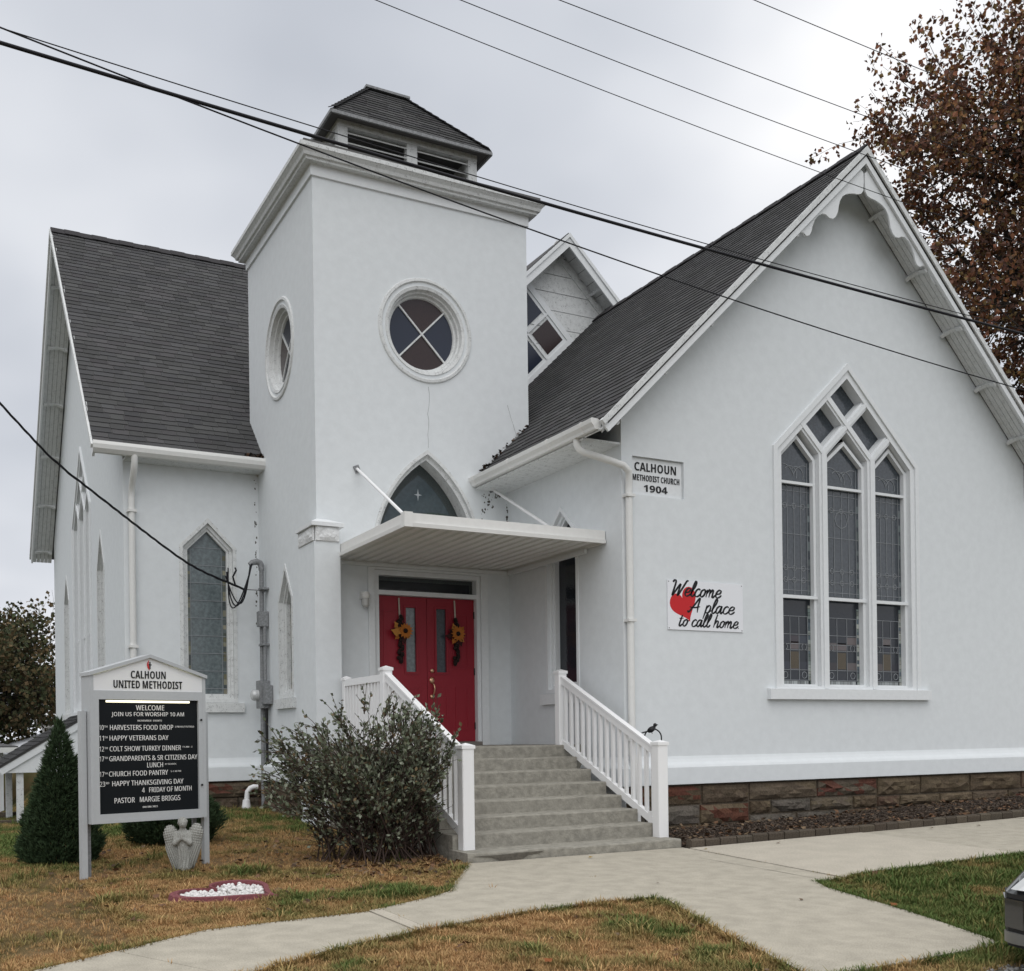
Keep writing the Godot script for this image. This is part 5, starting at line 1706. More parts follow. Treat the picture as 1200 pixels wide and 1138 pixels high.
# ------------------------------------------------------------------ changeable letter sign on the lawn
func build_church_sign() -> void:
	var g0 := 0.20
	var o := thing("church_sign", "grey metal church sign with black letter board on two posts", "sign", Vector3(-3.303, 0, 3.676), deg_to_rad(14.9))
	for x in [-0.034, 1.143]:
		var m := MB.new()
		m.box(x - 0.026, g0 - 0.4, -0.14, x + 0.026, 1.80, -0.075)
		part(o, "post", m, M.sign_metal)
		var m2 := MB.new()
		var x2: float = x + (0.075 if x < 0.5 else -0.075)
		m2.box(x2 - 0.018, g0 - 0.4, -0.20, x2 + 0.018, 0.80, -0.17)
		part(o, "post_angle", m2, M.galv)
	# hollow cabinet: sides, back, bottom, gabled top
	var w := 1.109; var yb := 0.79; var ys := 2.146; var yp := 2.325
	var cab := MB.new()
	cab.box(0, yb, -0.20, 0.03, ys, 0.0); cab.box(w - 0.03, yb, -0.20, w, ys, 0.0)
	cab.box(0.03, yb, -0.20, w - 0.03, yb + 0.03, 0.0)
	cab.prism(PackedVector2Array([Vector2(0.03, yb + 0.03), Vector2(w - 0.03, yb + 0.03), Vector2(w - 0.03, ys - 0.02), Vector2(w / 2, yp - 0.02), Vector2(0.03, ys - 0.02)]), Transform3D(), -0.20, -0.185)
	part(o, "cabinet", cab, M.sign_metal)
	for s in 2:
		var tp := MB.new()
		var a := Vector2(-0.012, ys) if s == 0 else Vector2(w + 0.012, ys)
		var b := Vector2(w / 2, yp)
		tp.prism(PackedVector2Array([a, b, b - Vector2(0, 0.032), a - Vector2(0, 0.032)]), Transform3D(), -0.21, 0.018)
		part(o, "top_rail", tp, M.sign_metal)
	var hd := MB.new()
	hd.prism(PackedVector2Array([Vector2(0.03, 1.985), Vector2(w - 0.03, 1.985), Vector2(w - 0.03, ys - 0.03), Vector2(w / 2, yp - 0.032), Vector2(0.03, ys - 0.03)]), Transform3D(), -0.014, -0.008)
	part(o, "header_panel", hd, M.sign_face)
	# door frame round the letter board
	var fr := MB.new()
	fr.ring(rect(0.03, yb + 0.03, w - 0.03, 1.985), rect(0.078, 0.872, 1.036, 1.905), Transform3D(), -0.03, -0.002)
	part(o, "board_frame", fr, M.sign_metal)
	var bb := MB.new()
	bb.box(0.06, 0.86, -0.045, 1.05, 1.92, -0.032)
	part(o, "letter_board", bb, M.board_black)
	# lamp tube along the top of the board, and one behind the header
	for q in [[0.15, 0.95, 1.888, -0.018, 0.010, M.tube_glow], [0.16, 0.95, 2.055, -0.10, 0.013, M.header_glow]]:
		var tb := MB.new()
		tb.tube([Vector3(q[0], q[2], q[3]), Vector3(q[1], q[2], q[3])], q[4], 8)
		part(o, "lamp_tube", tb, q[5])
	var al := OmniLight3D.new()
	al.name = "tube_light"
	al.position = Vector3(0.55, 1.87, -0.02); al.light_energy = 0.02; al.omni_range = 3.0; al.light_size = 0.3
	al.light_color = Color(1.0, 0.97, 0.85); al.shadow_enabled = true
	o.add_child(al)
	text_mesh(o, "CALHOUN", M.letter_black, at(0.545, 2.135, -0.005), 0.335, 0.070)
	text_mesh(o, "UNITED METHODIST", M.letter_black, at(0.545, 2.045, -0.005), 0.66, 0.070)
	# cross and flame emblem
	var em := MB.new()
	em.box(0.555, 2.19, -0.006, 0.565, 2.255, -0.002); em.box(0.545, 2.225, -0.006, 0.576, 2.233, -0.003)
	part(o, "cross_emblem", em, M.letter_black)
	var fl := PackedVector2Array([Vector2(0.553, 2.178), Vector2(0.538, 2.20), Vector2(0.531, 2.225), Vector2(0.536, 2.25), Vector2(0.55, 2.272), Vector2(0.547, 2.25), Vector2(0.546, 2.23), Vector2(0.551, 2.205)])
	var f2 := MB.new()
	f2.prism(fl, Transform3D(), -0.006, -0.001)
	part(o, "flame_emblem", f2, M.heart_red)
	# rows: text, u0, u1 (0..1 across the board), v (0..1 down), cap height
	var rows := [["WELCOME", 0.37, 0.655, 0.070, 0.046], ["JOIN US FOR WORSHIP 10 AM", 0.13, 0.86, 0.132, 0.046], ["NOVEMBER  EVENTS", 0.385, 0.63, 0.185, 0.016],
		["10", 0.012, 0.055, 0.245, 0.044], ["TH", 0.06, 0.09, 0.237, 0.018], ["HARVESTERS FOOD DROP", 0.115, 0.745, 0.245, 0.045], ["2 PM HOLT OUTFIELD", 0.765, 0.965, 0.24, 0.016],
		["11", 0.012, 0.055, 0.338, 0.044], ["TH", 0.06, 0.09, 0.33, 0.018], ["HAPPY VETERANS DAY", 0.11, 0.695, 0.338, 0.045],
		["12", 0.012, 0.055, 0.432, 0.044], ["TH", 0.06, 0.09, 0.424, 0.018], ["COLT SHOW TURKEY DINNER", 0.11, 0.825, 0.432, 0.045], ["11 AM - 2", 0.84, 0.945, 0.425, 0.014],
		["17", 0.012, 0.055, 0.518, 0.044], ["TH", 0.06, 0.09, 0.51, 0.018], ["GRANDPARENTS & SR CITIZENS DAY", 0.105, 0.995, 0.518, 0.045], ["LUNCH", 0.475, 0.635, 0.582, 0.045], ["AT SCHOOL", 0.655, 0.775, 0.578, 0.014],
		["17", 0.012, 0.055, 0.652, 0.044], ["TH", 0.06, 0.085, 0.645, 0.016], ["CHURCH FOOD PANTRY", 0.10, 0.685, 0.652, 0.045], ["5-7 30 PM", 0.715, 0.82, 0.645, 0.014],
		["23", 0.012, 0.062, 0.737, 0.044], ["RD", 0.07, 0.10, 0.73, 0.018], ["HAPPY THANKSGIVING DAY", 0.13, 0.845, 0.737, 0.045], ["4   FRIDAY OF MONTH", 0.42, 0.93, 0.805, 0.045],
		["PASTOR   MARGIE BRIGGS", 0.15, 0.81, 0.887, 0.047], ["660 888 3823", 0.425, 0.575, 0.955, 0.016]]
	for r in rows:
		var u0: float = 0.078 + 0.958 * r[1]; var u1: float = 0.078 + 0.958 * r[2]
		text_mesh(o, r[0], M.letter_white, at((u0 + u1) / 2, 1.905 - 1.033 * r[3], -0.031), u1 - u0, r[4], false)
	for y in [1.72, 1.1]:
		var lk := MB.new()
		lk.lathe([Vector2(0.011, 0), Vector2(0.011, 0.006), Vector2(0, 0.007)], T(Vector3(w - 0.05, y, 0.004), Vector3(1, 0, 0), Vector3(0, 0, 1), Vector3(0, -1, 0)), 10)
		part(o, "lock", lk, M.dark_metal)

# ------------------------------------------------------------------ ground, paving, beds
var SLABS := [
	[[-0.80, 5.79], [-0.46, 5.22], [0.045, 4.415], [2.635, 4.415], [2.628, 5.70], [0.9, 5.70]],
	[[-0.80, 5.80], [0.9, 5.71], [2.625, 5.71], [2.60, 6.78], [2.27, 6.80], [2.10, 7.12], [1.88, 8.15], [1.53, 9.28], [0.48, 9.34], [-0.18, 9.36], [-0.11, 9.08], [0.17, 8.14], [0.44, 7.31], [0.58, 6.92], [0.54, 6.80], [0.40, 6.77], [0.02, 6.77], [-0.62, 6.83], [-1.12, 6.96], [-1.55, 7.07], [-1.58, 6.25], [-1.1, 6.0]],
	[[-1.59, 6.255], [-1.56, 7.075], [-1.66, 7.11], [-1.69, 6.30]],
	[[-1.70, 6.305], [-1.67, 7.115], [-2.27, 7.34], [-2.80, 7.64], [-3.05, 7.80], [-3.55, 6.82], [-2.92, 6.42], [-2.3, 6.36]],
	[[-3.56, 6.83], [-3.06, 7.81], [-5.3, 9.3], [-6.0, 8.35]],
	[[2.65, 4.52], [5.14, 4.56], [5.19, 6.63], [2.87, 6.68], [2.635, 6.78]],
	[[5.155, 4.56], [7.9, 4.56], [7.92, 6.60], [5.205, 6.63]],
	[[7.915, 4.56], [10.6, 4.50], [10.62, 6.58], [7.935, 6.60]],
	[[10.615, 4.50], [13.4, 4.45], [13.4, 6.55], [10.635, 6.58]],
]

func slab_poly(s: Array) -> PackedVector2Array:
	var p := PackedVector2Array()
	for q in s: p.append(Vector2(q[0], q[1]))
	return p

func heart_outline(k: float, n := 48) -> PackedVector2Array:
	# heart lying on the lawn; tip towards the street and the steps
	var p := PackedVector2Array()
	for i in n:
		var a := TAU * i / n
		var q := Vector2(16 * pow(sin(a), 3), 13 * cos(a) - 5 * cos(2 * a) - 2 * cos(3 * a) - cos(4 * a)) / 32.0 * k
		q = q.rotated(0.62)
		p.append(Vector2(-2.40 + q.x * 0.98, 4.95 - q.y * 1.02))
	return p

func lawn_green(x: float, z: float) -> float:
	var g := 0.16 + 1.0 * patch.get_noise_2d(x * 2.2, z * 2.2) + 0.5 * patch.get_noise_2d(x * 7 + 50, z * 7)
	if x > 1.3 and z > 6.3: g += 0.95
	g += 0.8 * sm(-3.2, -4.2, x) * sm(3.6, 1.5, z) + 0.55 * sm(1.6, 0.0, z)
	g += 1.0 * exp(-Vector2((x + 1.5) / 0.75, (z - 5.60) / 0.30).length_squared())
	g += 0.7 * exp(-Vector2((x + 2.75) / 0.25, (z - 3.75) / 0.25).length_squared())
	g += 0.5 * exp(-Vector2((x - 0.45) / 0.2, (z - 7.3) / 0.7).length_squared())
	g += 0.35 * exp(-Vector2((x + 0.2) / 0.35, (z - 7.7) / 0.4).length_squared())
	if z > 9.3: g += 0.3
	return clampf(g, 0.0, 1.0)

func build_ground() -> void:
	var xs := []; var zs := []
	var v := -400.0
	var axis := func(lo: float, hi: float, fine: float) -> Array:
		var a := []
		for q in [-400.0, -250.0, -150.0, -90.0, -60.0, -40.0, -30.0, -24.0, -18.0]: a.append(q)
		var s := lo
		while s <= hi:
			a.append(s); s += fine
		for q in [24.0, 40.0, 60.0, 100.0, 200.0, 400.0]: a.append(q)
		return a
	xs = axis.call(-14.0, 16.0, 0.25); zs = axis.call(-16.0, 18.0, 0.25)
	var nx := xs.size()
	var vv := PackedVector3Array(); var nn := PackedVector3Array(); var cc := PackedColorArray(); var ii := PackedInt32Array()
	for z in zs:
		for x in xs:
			vv.append(Vector3(x, G(x, z), z))
			var e := 0.1
			nn.append(Vector3(G(x - e, z) - G(x + e, z), 2 * e, G(x, z - e) - G(x, z + e)).normalized())
			var g := lawn_green(x, z)
			cc.append(Color(0.30, 0.20, 0.105).lerp(Color(0.080, 0.090, 0.036), g) * (0.9 + 0.3 * patch.get_noise_2d(x * 9, z * 9)))
	for j in zs.size() - 1:
		for i in nx - 1:
			var a := j * nx + i
			ii.append_array([a, a + 1, a + nx, a + 1, a + nx + 1, a + nx])
	var arr := []
	arr.resize(Mesh.ARRAY_MAX)
	arr[Mesh.ARRAY_VERTEX] = vv; arr[Mesh.ARRAY_NORMAL] = nn; arr[Mesh.ARRAY_COLOR] = cc; arr[Mesh.ARRAY_INDEX] = ii
	var am := ArrayMesh.new()
	am.add_surface_from_arrays(Mesh.PRIMITIVE_TRIANGLES, arr)
	structure("ground", am, M.ground)
	# paving slabs
	var pv := Node3D.new()
	pv.name = "pavement"
	add_child(pv)
	pv.set_meta("kind", "structure")
	for k in SLABS.size():
		var p := slab_poly(SLABS[k])
		if Geometry2D.is_polygon_clockwise(p): p.reverse()
		var m := MB.new()
		var ix := Geometry2D.triangulate_polygon(p)
		var lift := 0.034 + 0.003 * (k % 3)
		var up := func(q: Vector2, d: float) -> Vector3: return Vector3(q.x, G(q.x, q.y) + d, q.y)
		for i in range(0, ix.size(), 3):
			m.tri(up.call(p[ix[i]], lift), up.call(p[ix[i + 2]], lift), up.call(p[ix[i + 1]], lift)) if (p[ix[i + 1]] - p[ix[i]]).cross(p[ix[i + 2]] - p[ix[i]]) > 0 else m.tri(up.call(p[ix[i]], lift), up.call(p[ix[i + 1]], lift), up.call(p[ix[i + 2]], lift))
		for i in p.size():
			var a := p[i]; var b := p[(i + 1) % p.size()]
			m.quad(up.call(a, lift), up.call(b, lift), up.call(b, -0.1), up.call(a, -0.1))
		part(pv, "slab", m, M.concrete if k % 3 != 2 else M.concrete_pale)
	# the edge of an older pour showing in the slab
	var cr := MB.new()
	var pts := [[2.28, 5.15], [2.295, 5.45], [2.30, 5.69], [2.335, 6.1], [2.35, 6.45], [2.362, 6.76]]
	for i in pts.size() - 1:
		var a: Array = pts[i]; var b: Array = pts[i + 1]
		var w := 0.0022 + 0.0015 * (i % 2)
		var Y := 0.0392
		cr.quad(Vector3(a[0] - w, G(a[0], a[1]) + Y, a[1]), Vector3(b[0] - w, G(b[0], b[1]) + Y, b[1]), Vector3(b[0] + w, G(b[0], b[1]) + Y, b[1]), Vector3(a[0] + w, G(a[0], a[1]) + Y, a[1]))
	part(pv, "crack", cr, M.chip)
	# gravel edge of the street and the street itself
	var gr := MB.new()
	for i in 30:
		var x0 := -14.0 + i; var x1 := x0 + 1.0
		gr.quad(Vector3(x0, G(x0, 12.2) + 0.006, 12.2), Vector3(x1, G(x1, 12.2) + 0.006, 12.2), Vector3(x1, G(x1, 9.62) + 0.012, 9.62), Vector3(x0, G(x0, 9.62) + 0.012, 9.62))
	structure("gravel_verge", gr, M.gravel)
	var rd := MB.new()
	for i in 30:
		var x0 := -60.0 + i * 4.0; var x1 := x0 + 4.0
		rd.quad(Vector3(x0, -0.09, 19.0), Vector3(x1, -0.09, 19.0), Vector3(x1, G(x1, 12.2) + 0.02, 12.2), Vector3(x0, G(x0, 12.2) + 0.02, 12.2))
	structure("road", rd, M.asphalt)
	# planting bed along the gable wall
	var bd := MB.new()
	var nseg := 60
	for i in nseg:
		for j in 6:
			var pt := func(a: int, b: int) -> Vector3:
				var x := lerpf(2.66, 10.5, float(a) / nseg); var f := b / 6.0
				var z := lerpf(4.42, 2.95, f)
				return Vector3(x, G(x, z) + 0.02 + 0.01 * f + 0.05 * sin(f * PI) + 0.02 * wob.get_noise_2d(x * 4, z * 6) + 0.012 * maxf(0.0, x - 5.0), z)
			bd.quad(pt.call(i, j), pt.call(i + 1, j), pt.call(i + 1, j + 1), pt.call(i, j + 1))
	structure("planting_bed", bd, M.mulch)
	# brick edging
	var ed := thing("brick_edging", "row of weathered grey-brown bricks edging the bed along the gable wall", "edging")
	var x := 2.68
	var k := 0
	while x < 10.6:
		var L := rng.randf_range(0.19, 0.25)
		var m := MB.new()
		var tn := rng.randf_range(0.8, 1.2)
		m.col = Color(0.135, 0.112, 0.088) * tn
		var z := 4.455 + 0.05 * sin((x - 2.7) * 0.55)
		var t := Transform3D(Basis(Vector3.UP, rng.randf_range(-0.05, 0.05)) * Basis(Vector3(1, 0, 0), rng.randf_range(-0.06, 0.06)), Vector3(x + L / 2, G(x, z) + 0.062 + rng.randf_range(-0.008, 0.008), z))
		var hx := L / 2 - 0.006; var b := 0.014; var hz := 0.048
		m.prism(PackedVector2Array([Vector2(-hz, -0.08), Vector2(hz, -0.08), Vector2(hz, 0.045), Vector2(hz - b, 0.06), Vector2(-hz + b, 0.06), Vector2(-hz, 0.045)]), t * T(Vector3.ZERO, Vector3(0, 0, -1), Vector3.UP, Vector3(1, 0, 0)), -hx, hx)
		part(ed, "brick", m, M.brick)
		x += L; k += 1

# ------------------------------------------------------------------ things in the garden
func multimesh(mesh: Mesh, xf: Array, cols: Array) -> MultiMesh:
	var mm := MultiMesh.new()
	mm.transform_format = MultiMesh.TRANSFORM_3D
	mm.use_colors = cols.size() > 0
	mm.mesh = mesh
	mm.instance_count = xf.size()
	for i in xf.size():
		mm.set_instance_transform(i, xf[i])
		if cols.size() > 0: mm.set_instance_color(i, cols[i])
	return mm

func stuff(parent: Node, called: String, mesh: Mesh, m: Material, xf: Array, cols: Array) -> MultiMeshInstance3D:
	var o := MultiMeshInstance3D.new()
	o.multimesh = multimesh(mesh, xf, cols)
	o.material_override = m
	o.name = numbered(parent, called)
	parent.add_child(o, true)
	o.set_meta("kind", "stuff")
	return o

func build_garden() -> void:
	# heart-shaped planter
	var hp := thing("heart_planter", "heart-shaped red edging filled with white stones on the lawn", "planter")
	var o0 := heart_outline(1.0); var o1 := heart_outline(0.80)
	var m := MB.new()
	var n := o0.size()
	for i in n:
		var j := (i + 1) % n
		var Y := func(p: Vector2, h: float) -> Vector3: return Vector3(p.x, G(p.x, p.y) + h, p.y)
		var h0 := 0.075 + 0.01 * sin(i * 1.7)
		var mid0 := o0[i].lerp(o1[i], 0.25); var mid1 := o0[j].lerp(o1[j], 0.25)
		var in0 := o0[i].lerp(o1[i], 0.85); var in1 := o0[j].lerp(o1[j], 0.85)
		m.quad(Y.call(o0[i], -0.03), Y.call(mid0, 0.05), Y.call(mid1, 0.05), Y.call(o0[j], -0.03))
		m.quad(Y.call(mid0, 0.05), Y.call(in0, 0.052), Y.call(in1, 0.052), Y.call(mid1, 0.05))
		m.quad(Y.call(in0, 0.052), Y.call(o1[i], -0.03), Y.call(o1[j], -0.03), Y.call(in1, 0.052))
	part(hp, "edging", m, M.planter)
	var st := MB.new()
	st.ball(Vector3.ZERO, Vector3(0.018, 0.012, 0.015), 4)
	var xf := []; var cols := []
	var inner := heart_outline(0.79)
	for i in 2800:
		var p := Vector2(-2.4 + rng.randf_range(-0.55, 0.55), 4.95 + rng.randf_range(-0.6, 0.6))
		if not Geometry2D.is_point_in_polygon(p, inner): continue
		xf.append(Transform3D(Basis.from_euler(Vector3(rng.randf() * 6, rng.randf() * 6, rng.randf() * 6)) * Basis.from_scale(Vector3.ONE * rng.randf_range(0.6, 1.3)), Vector3(p.x, G(p.x, p.y) + rng.randf_range(0.0, 0.03), p.y)))
		var w := rng.randf_range(0.55, 0.8)
		cols.append(Color(w, w * 0.98, w * 0.95))
	stuff(hp, "white_stones", st.mesh(), M.pebble, xf, cols)
	# angel statue
	build_angel()
	# shrubs
	conifer(Vector3(-3.42, G(-3.42, 2.25) - 0.02, 2.25), 1.45, 0.42, "small cone-shaped spruce standing beside the church sign", 7, 1.0)
	conifer(Vector3(-2.12, G(-2.12, 1.15) - 0.02, 1.15), 0.66, 0.50, "low rounded evergreen shrub behind the church sign", 8, 0.55)
	bush()
	# bird on a hook behind the stair post
	var bh := thing("bird_hook", "black metal garden hook topped with a bird beside the stair railing", "garden hook", Vector3(2.72, 0.30, 3.6))
	var hk := MB.new()
	var path := [Vector3(0, -0.1, 0), Vector3(0, 1.17, 0)]
	for i in 13:
		var a := PI - PI * i / 12.0
		path.append(Vector3(0.12 + 0.12 * cos(a), 1.19 + 0.10 * sin(a), 0))
	for i in 7:
		var a := PI + PI * 0.75 * i / 6.0
		path.append(Vector3(0.275 + 0.035 * cos(a), 1.17 + 0.05 * sin(a), 0))
	hk.tube(path, 0.008, 6)
	part(bh, "hook", hk, M.dark_metal)
	var bd := MB.new()
	var rt := Basis(Vector3(0, 0, 1), 0.45)
	bd.ball(Vector3(0.10, 1.285, 0), Vector3(0.062, 0.034, 0.032), 8, rt)
	bd.ball(Vector3(0.152, 1.335, 0), Vector3(0.024, 0.023, 0.021), 7)
	bd.lathe([Vector2(0.010, 0), Vector2(0.0, 0.028)], T(Vector3(0.172, 1.337, 0), Vector3(0, 1, 0), Vector3(1, 0, 0), Vector3(0, 0, -1)), 6)
	bd.obox(Transform3D(Basis(Vector3(0, 0, 1), 0.22), Vector3(0.018, 1.257, 0)), Vector3(0.10, 0.012, 0.026))
	bd.tube([Vector3(0.10, 1.255, 0.006), Vector3(0.105, 1.232, 0.006)], 0.004, 5)
	part(bh, "bird", bd, M.dark_metal)

func conifer(p: Vector3, h: float, r: float, label: String, seed_: int, pointy: float) -> void:
	var o := thing("evergreen_shrub", label, "shrub", p, 0.0, "evergreen shrubs by the sign")
	var rr := RandomNumberGenerator.new()
	rr.seed = seed_
	var tr := MB.new()
	tr.tube([Vector3(0, -0.05, 0), Vector3(0, h * 0.92, 0)], [0.04, 0.008], 7)
	part(o, "trunk", tr, M.bark)
	var fo := MB.new()
	var bumps := FastNoiseLite.new()
	bumps.seed = seed_; bumps.frequency = 2.2
	for i in 7600:
		var t := 1.0 - sqrt(rr.randf())
		if pointy < 0.9: t = rr.randf() * 0.98
		var a := rr.randf() * TAU
		var prof: float
		if pointy > 0.9: prof = pow(1.0 - t, 1.0) * (0.80 + 0.2 * sm(0.0, 0.15, t)) + 0.015
		else: prof = sqrt(maxf(0.0, 1.0 - pow(maxf(t - 0.25, 0.0) / 0.75, 2.0))) * (0.8 + 0.2 * sm(0.0, 0.3, t))
		var lump := 1.0 + 0.30 * bumps.get_noise_3d(cos(a) * 1.3, t * h * 1.6, sin(a) * 1.3)
		var depth := 1.0 - 0.6 * pow(rr.randf(), 2.0)
		var rad := r * prof * lump * depth
		var base := Vector3(cos(a) * rad, 0.03 + t * h * 0.97, sin(a) * rad)
		var dir := Vector3(cos(a), 0.75 + rr.randf_range(-0.3, 0.6), sin(a)).normalized()
		if t > 0.85 and pointy > 0.9: dir = Vector3(cos(a) * 0.35, 1, sin(a) * 0.35).normalized()
		var L := rr.randf_range(0.035, 0.085)
		var g := rr.randf_range(0.75, 1.25)
		fo.col = Color(0.050 * g, 0.078 * g, 0.040 * g)
		# a sprig: a few needle blades round a short axis
		var side := dir.cross(Vector3(rr.randf() - 0.5, rr.randf() - 0.5, rr.randf() - 0.5)).normalized()
		var up := dir.cross(side)
		for k in 4:
			var s2 := side.rotated(dir, k * PI / 2 + 0.3)
			var b0 := base + dir * L * 0.15 * k
			fo.tri(b0 - s2.cross(dir) * 0.006, b0 + s2.cross(dir) * 0.006, b0 + dir * L * 0.7 + s2 * 0.022)
		fo.tri(base - side * 0.006, base + side * 0.006, base + dir * L)
	part(o, "foliage", fo, M.needle)

func bush() -> void:
	var p := Vector3(-0.56, G(-0.56, 3.6), 3.6)
	var o := thing("leafy_shrub", "big loose grey-green shrub with bare reddish stems beside the steps", "shrub", p)
	var r := RandomNumberGenerator.new()
	r.seed = 41
	var st := MB.new(); var lf := MB.new()
	var leaf := func(q: Vector3, d: Vector3, L: float) -> void:
		var g := r.randf_range(0.6, 1.35)
		var c := Color(0.088, 0.100, 0.068)
		var k := r.randf()
		if k < 0.30: c = Color(0.14, 0.15, 0.115)
		elif k < 0.42: c = Color(0.085, 0.062, 0.036)
		elif k < 0.60: c = Color(0.042, 0.052, 0.030)
		lf.col = c * g * 1.7
		var s := d.cross(Vector3(r.randf() - 0.5, r.randf() - 0.5, r.randf() - 0.5)).normalized() * L * 0.30
		var n := s.cross(d).normalized() * L * 0.08
		lf.tri(q, q + d * L * 0.5 - s + n, q + d * L); lf.tri(q, q + d * L, q + d * L * 0.5 + s + n)
	for i in 105:
		var a := r.randf() * TAU
		var b0 := Vector3(cos(a) * 0.72 * sqrt(r.randf()), -0.03, sin(a) * 0.50 * sqrt(r.randf()))
		# stems fan out into a broad dome
		var ta := r.randf() * TAU; var tr := sqrt(r.randf())
		var h := (0.80 + 0.72 * r.randf()) * sqrt(1.0 - 0.60 * tr * tr)
		var tip := Vector3(cos(ta) * 1.10 * tr + b0.x * 0.2, h, sin(ta) * 0.82 * tr + b0.z * 0.2)
		tip.x = minf(tip.x, 0.52 + 0.06 * r.randf())
		var mid := b0.lerp(tip, 0.5) + Vector3(-cos(ta) * 0.12 * tr, 0.14, -sin(ta) * 0.12 * tr)
		var path := []
		for k in 7:
			var t := k / 6.0
			path.append(b0.lerp(mid, t).lerp(mid.lerp(tip, t), t) + Vector3(r.randf() - 0.5, r.randf() - 0.5, r.randf() - 0.5) * 0.02)
		st.tube(path, [0.010, 0.009, 0.008, 0.007, 0.006, 0.005, 0.003], 4, false)
		for k in range(1, 7):
			for w in 5:
				var q: Vector3 = path[k] + Vector3(r.randf() - 0.5, r.randf() - 0.3, r.randf() - 0.5) * 0.08
				var out := (Vector3(q.x, 0.5 + 0.5 * r.randf(), q.z).normalized() + Vector3(r.randf() - 0.5, r.randf() - 0.5, r.randf() - 0.5) * 1.3).normalized()
				var L := r.randf_range(0.10, 0.34)
				if q.x > 0.45 and out.x > 0: out.x *= 0.15
				var e := q + out * L
				st.tube([q, q + out * L * 0.5 + Vector3(0, 0.015, 0), e], [0.0045, 0.0035, 0.002], 3, false)
				var dens := 7 if k > 3 else 3
				if k == 1 and r.randf() < 0.6: dens = 1
				for z in dens:
					var f := r.randf()
					var d := (out + Vector3(r.randf() - 0.5, r.randf() - 0.5, r.randf() - 0.5) * 1.8).normalized()
					leaf.call(q + out * L * f, d, r.randf_range(0.032, 0.066))
	part(o, "stems", st, M.stem)
	part(o, "leaves", lf, M.leaf)

# ------------------------------------------------------------------ angel, meshed from distances
func build_angel() -> void:
	var o := thing("angel_statue", "weathered grey stone angel with folded wings on the lawn under the sign", "statue", Vector3(-2.50, G(-2.50, 3.62) - 0.01, 3.62), deg_to_rad(-20))
	var s := 0.0060
	var lo := Vector3(-0.19, -0.01, -0.10); var hi := Vector3(0.19, 0.53, 0.14)
	var nx := int((hi.x - lo.x) / s) + 1; var ny := int((hi.y - lo.y) / s) + 1; var nz := int((hi.z - lo.z) / s) + 1
	var f := PackedFloat32Array()
	f.resize(nx * ny * nz)
	var i := 0
	for z in nz:
		for y in ny:
			for x in nx:
				f[i] = angel_field(Vector3(lo.x + x * s, lo.y + y * s, lo.z + z * s)); i += 1
	var idx := {}
	var vs := PackedVector3Array()
	var at_ := func(x: int, y: int, z: int) -> int: return (z * ny + y) * nx + x
	for z in nz - 1:
		for y in ny - 1:
			for x in nx - 1:
				var b := (z * ny + y) * nx + x
				var cnt := 0; var acc := Vector3.ZERO; var neg := 0
				var cv := [f[b], f[b + 1], f[b + nx], f[b + nx + 1], f[b + nx * ny], f[b + nx * ny + 1], f[b + nx * ny + nx], f[b + nx * ny + nx + 1]]
				for k in 8: neg += 1 if cv[k] < 0 else 0
				if neg == 0 or neg == 8: continue
				for e in [[0, 1], [2, 3], [4, 5], [6, 7], [0, 2], [1, 3], [4, 6], [5, 7], [0, 4], [1, 5], [2, 6], [3, 7]]:
					var a: float = cv[e[0]]; var c: float = cv[e[1]]
					if (a < 0) != (c < 0):
						var t := a / (a - c)
						var pa := Vector3(e[0] & 1, (e[0] >> 1) & 1, (e[0] >> 2) & 1); var pb := Vector3(e[1] & 1, (e[1] >> 1) & 1, (e[1] >> 2) & 1)
						acc += pa.lerp(pb, t); cnt += 1
				idx[b] = vs.size()
				vs.append(lo + (Vector3(x, y, z) + acc / cnt) * s)
	var nr := PackedVector3Array()
	for v in vs:
		var e := 0.004
		nr.append(Vector3(angel_field(v + Vector3(e, 0, 0)) - angel_field(v - Vector3(e, 0, 0)), angel_field(v + Vector3(0, e, 0)) - angel_field(v - Vector3(0, e, 0)), angel_field(v + Vector3(0, 0, e)) - angel_field(v - Vector3(0, 0, e))).normalized())
	var mb := MB.new()
	var emit := func(a: int, b: int, c: int, d: int, flip: bool) -> void:
		if not (idx.has(a) and idx.has(b) and idx.has(c) and idx.has(d)): return
		var q := [idx[a], idx[b], idx[c], idx[d]]
		if flip: q.reverse()
		for t in [[0, 1, 2], [0, 2, 3]]:
			mb.tri_n(vs[q[t[0]]], vs[q[t[1]]], vs[q[t[2]]], nr[q[t[0]]], nr[q[t[1]]], nr[q[t[2]]])
	var sx := 1; var sy := nx; var sz := nx * ny
	for z in range(1, nz - 1):
		for y in range(1, ny - 1):
			for x in range(1, nx - 1):
				var b := (z * ny + y) * nx + x
				var n0 := f[b] < 0
				if n0 != (f[b + sx] < 0): emit.call(b - sy - sz, b - sz, b, b - sy, not n0)
				if n0 != (f[b + sy] < 0): emit.call(b - sx - sz, b - sx, b, b - sz, not n0)
				if n0 != (f[b + sz] < 0): emit.call(b - sx - sy, b - sy, b, b - sx, not n0)
	part(o, "figure", mb, M.statue)

func smin(a: float, b: float, k: float) -> float:
	var h := clampf(0.5 + 0.5 * (b - a) / k, 0.0, 1.0)
	return lerpf(b, a, h) - k * h * (1.0 - h)

func ell(p: Vector3, c: Vector3, r: Vector3) -> float:
	var q := (p - c) / r
	var l := q.length()
	return (l - 1.0) * minf(r.x, minf(r.y, r.z))

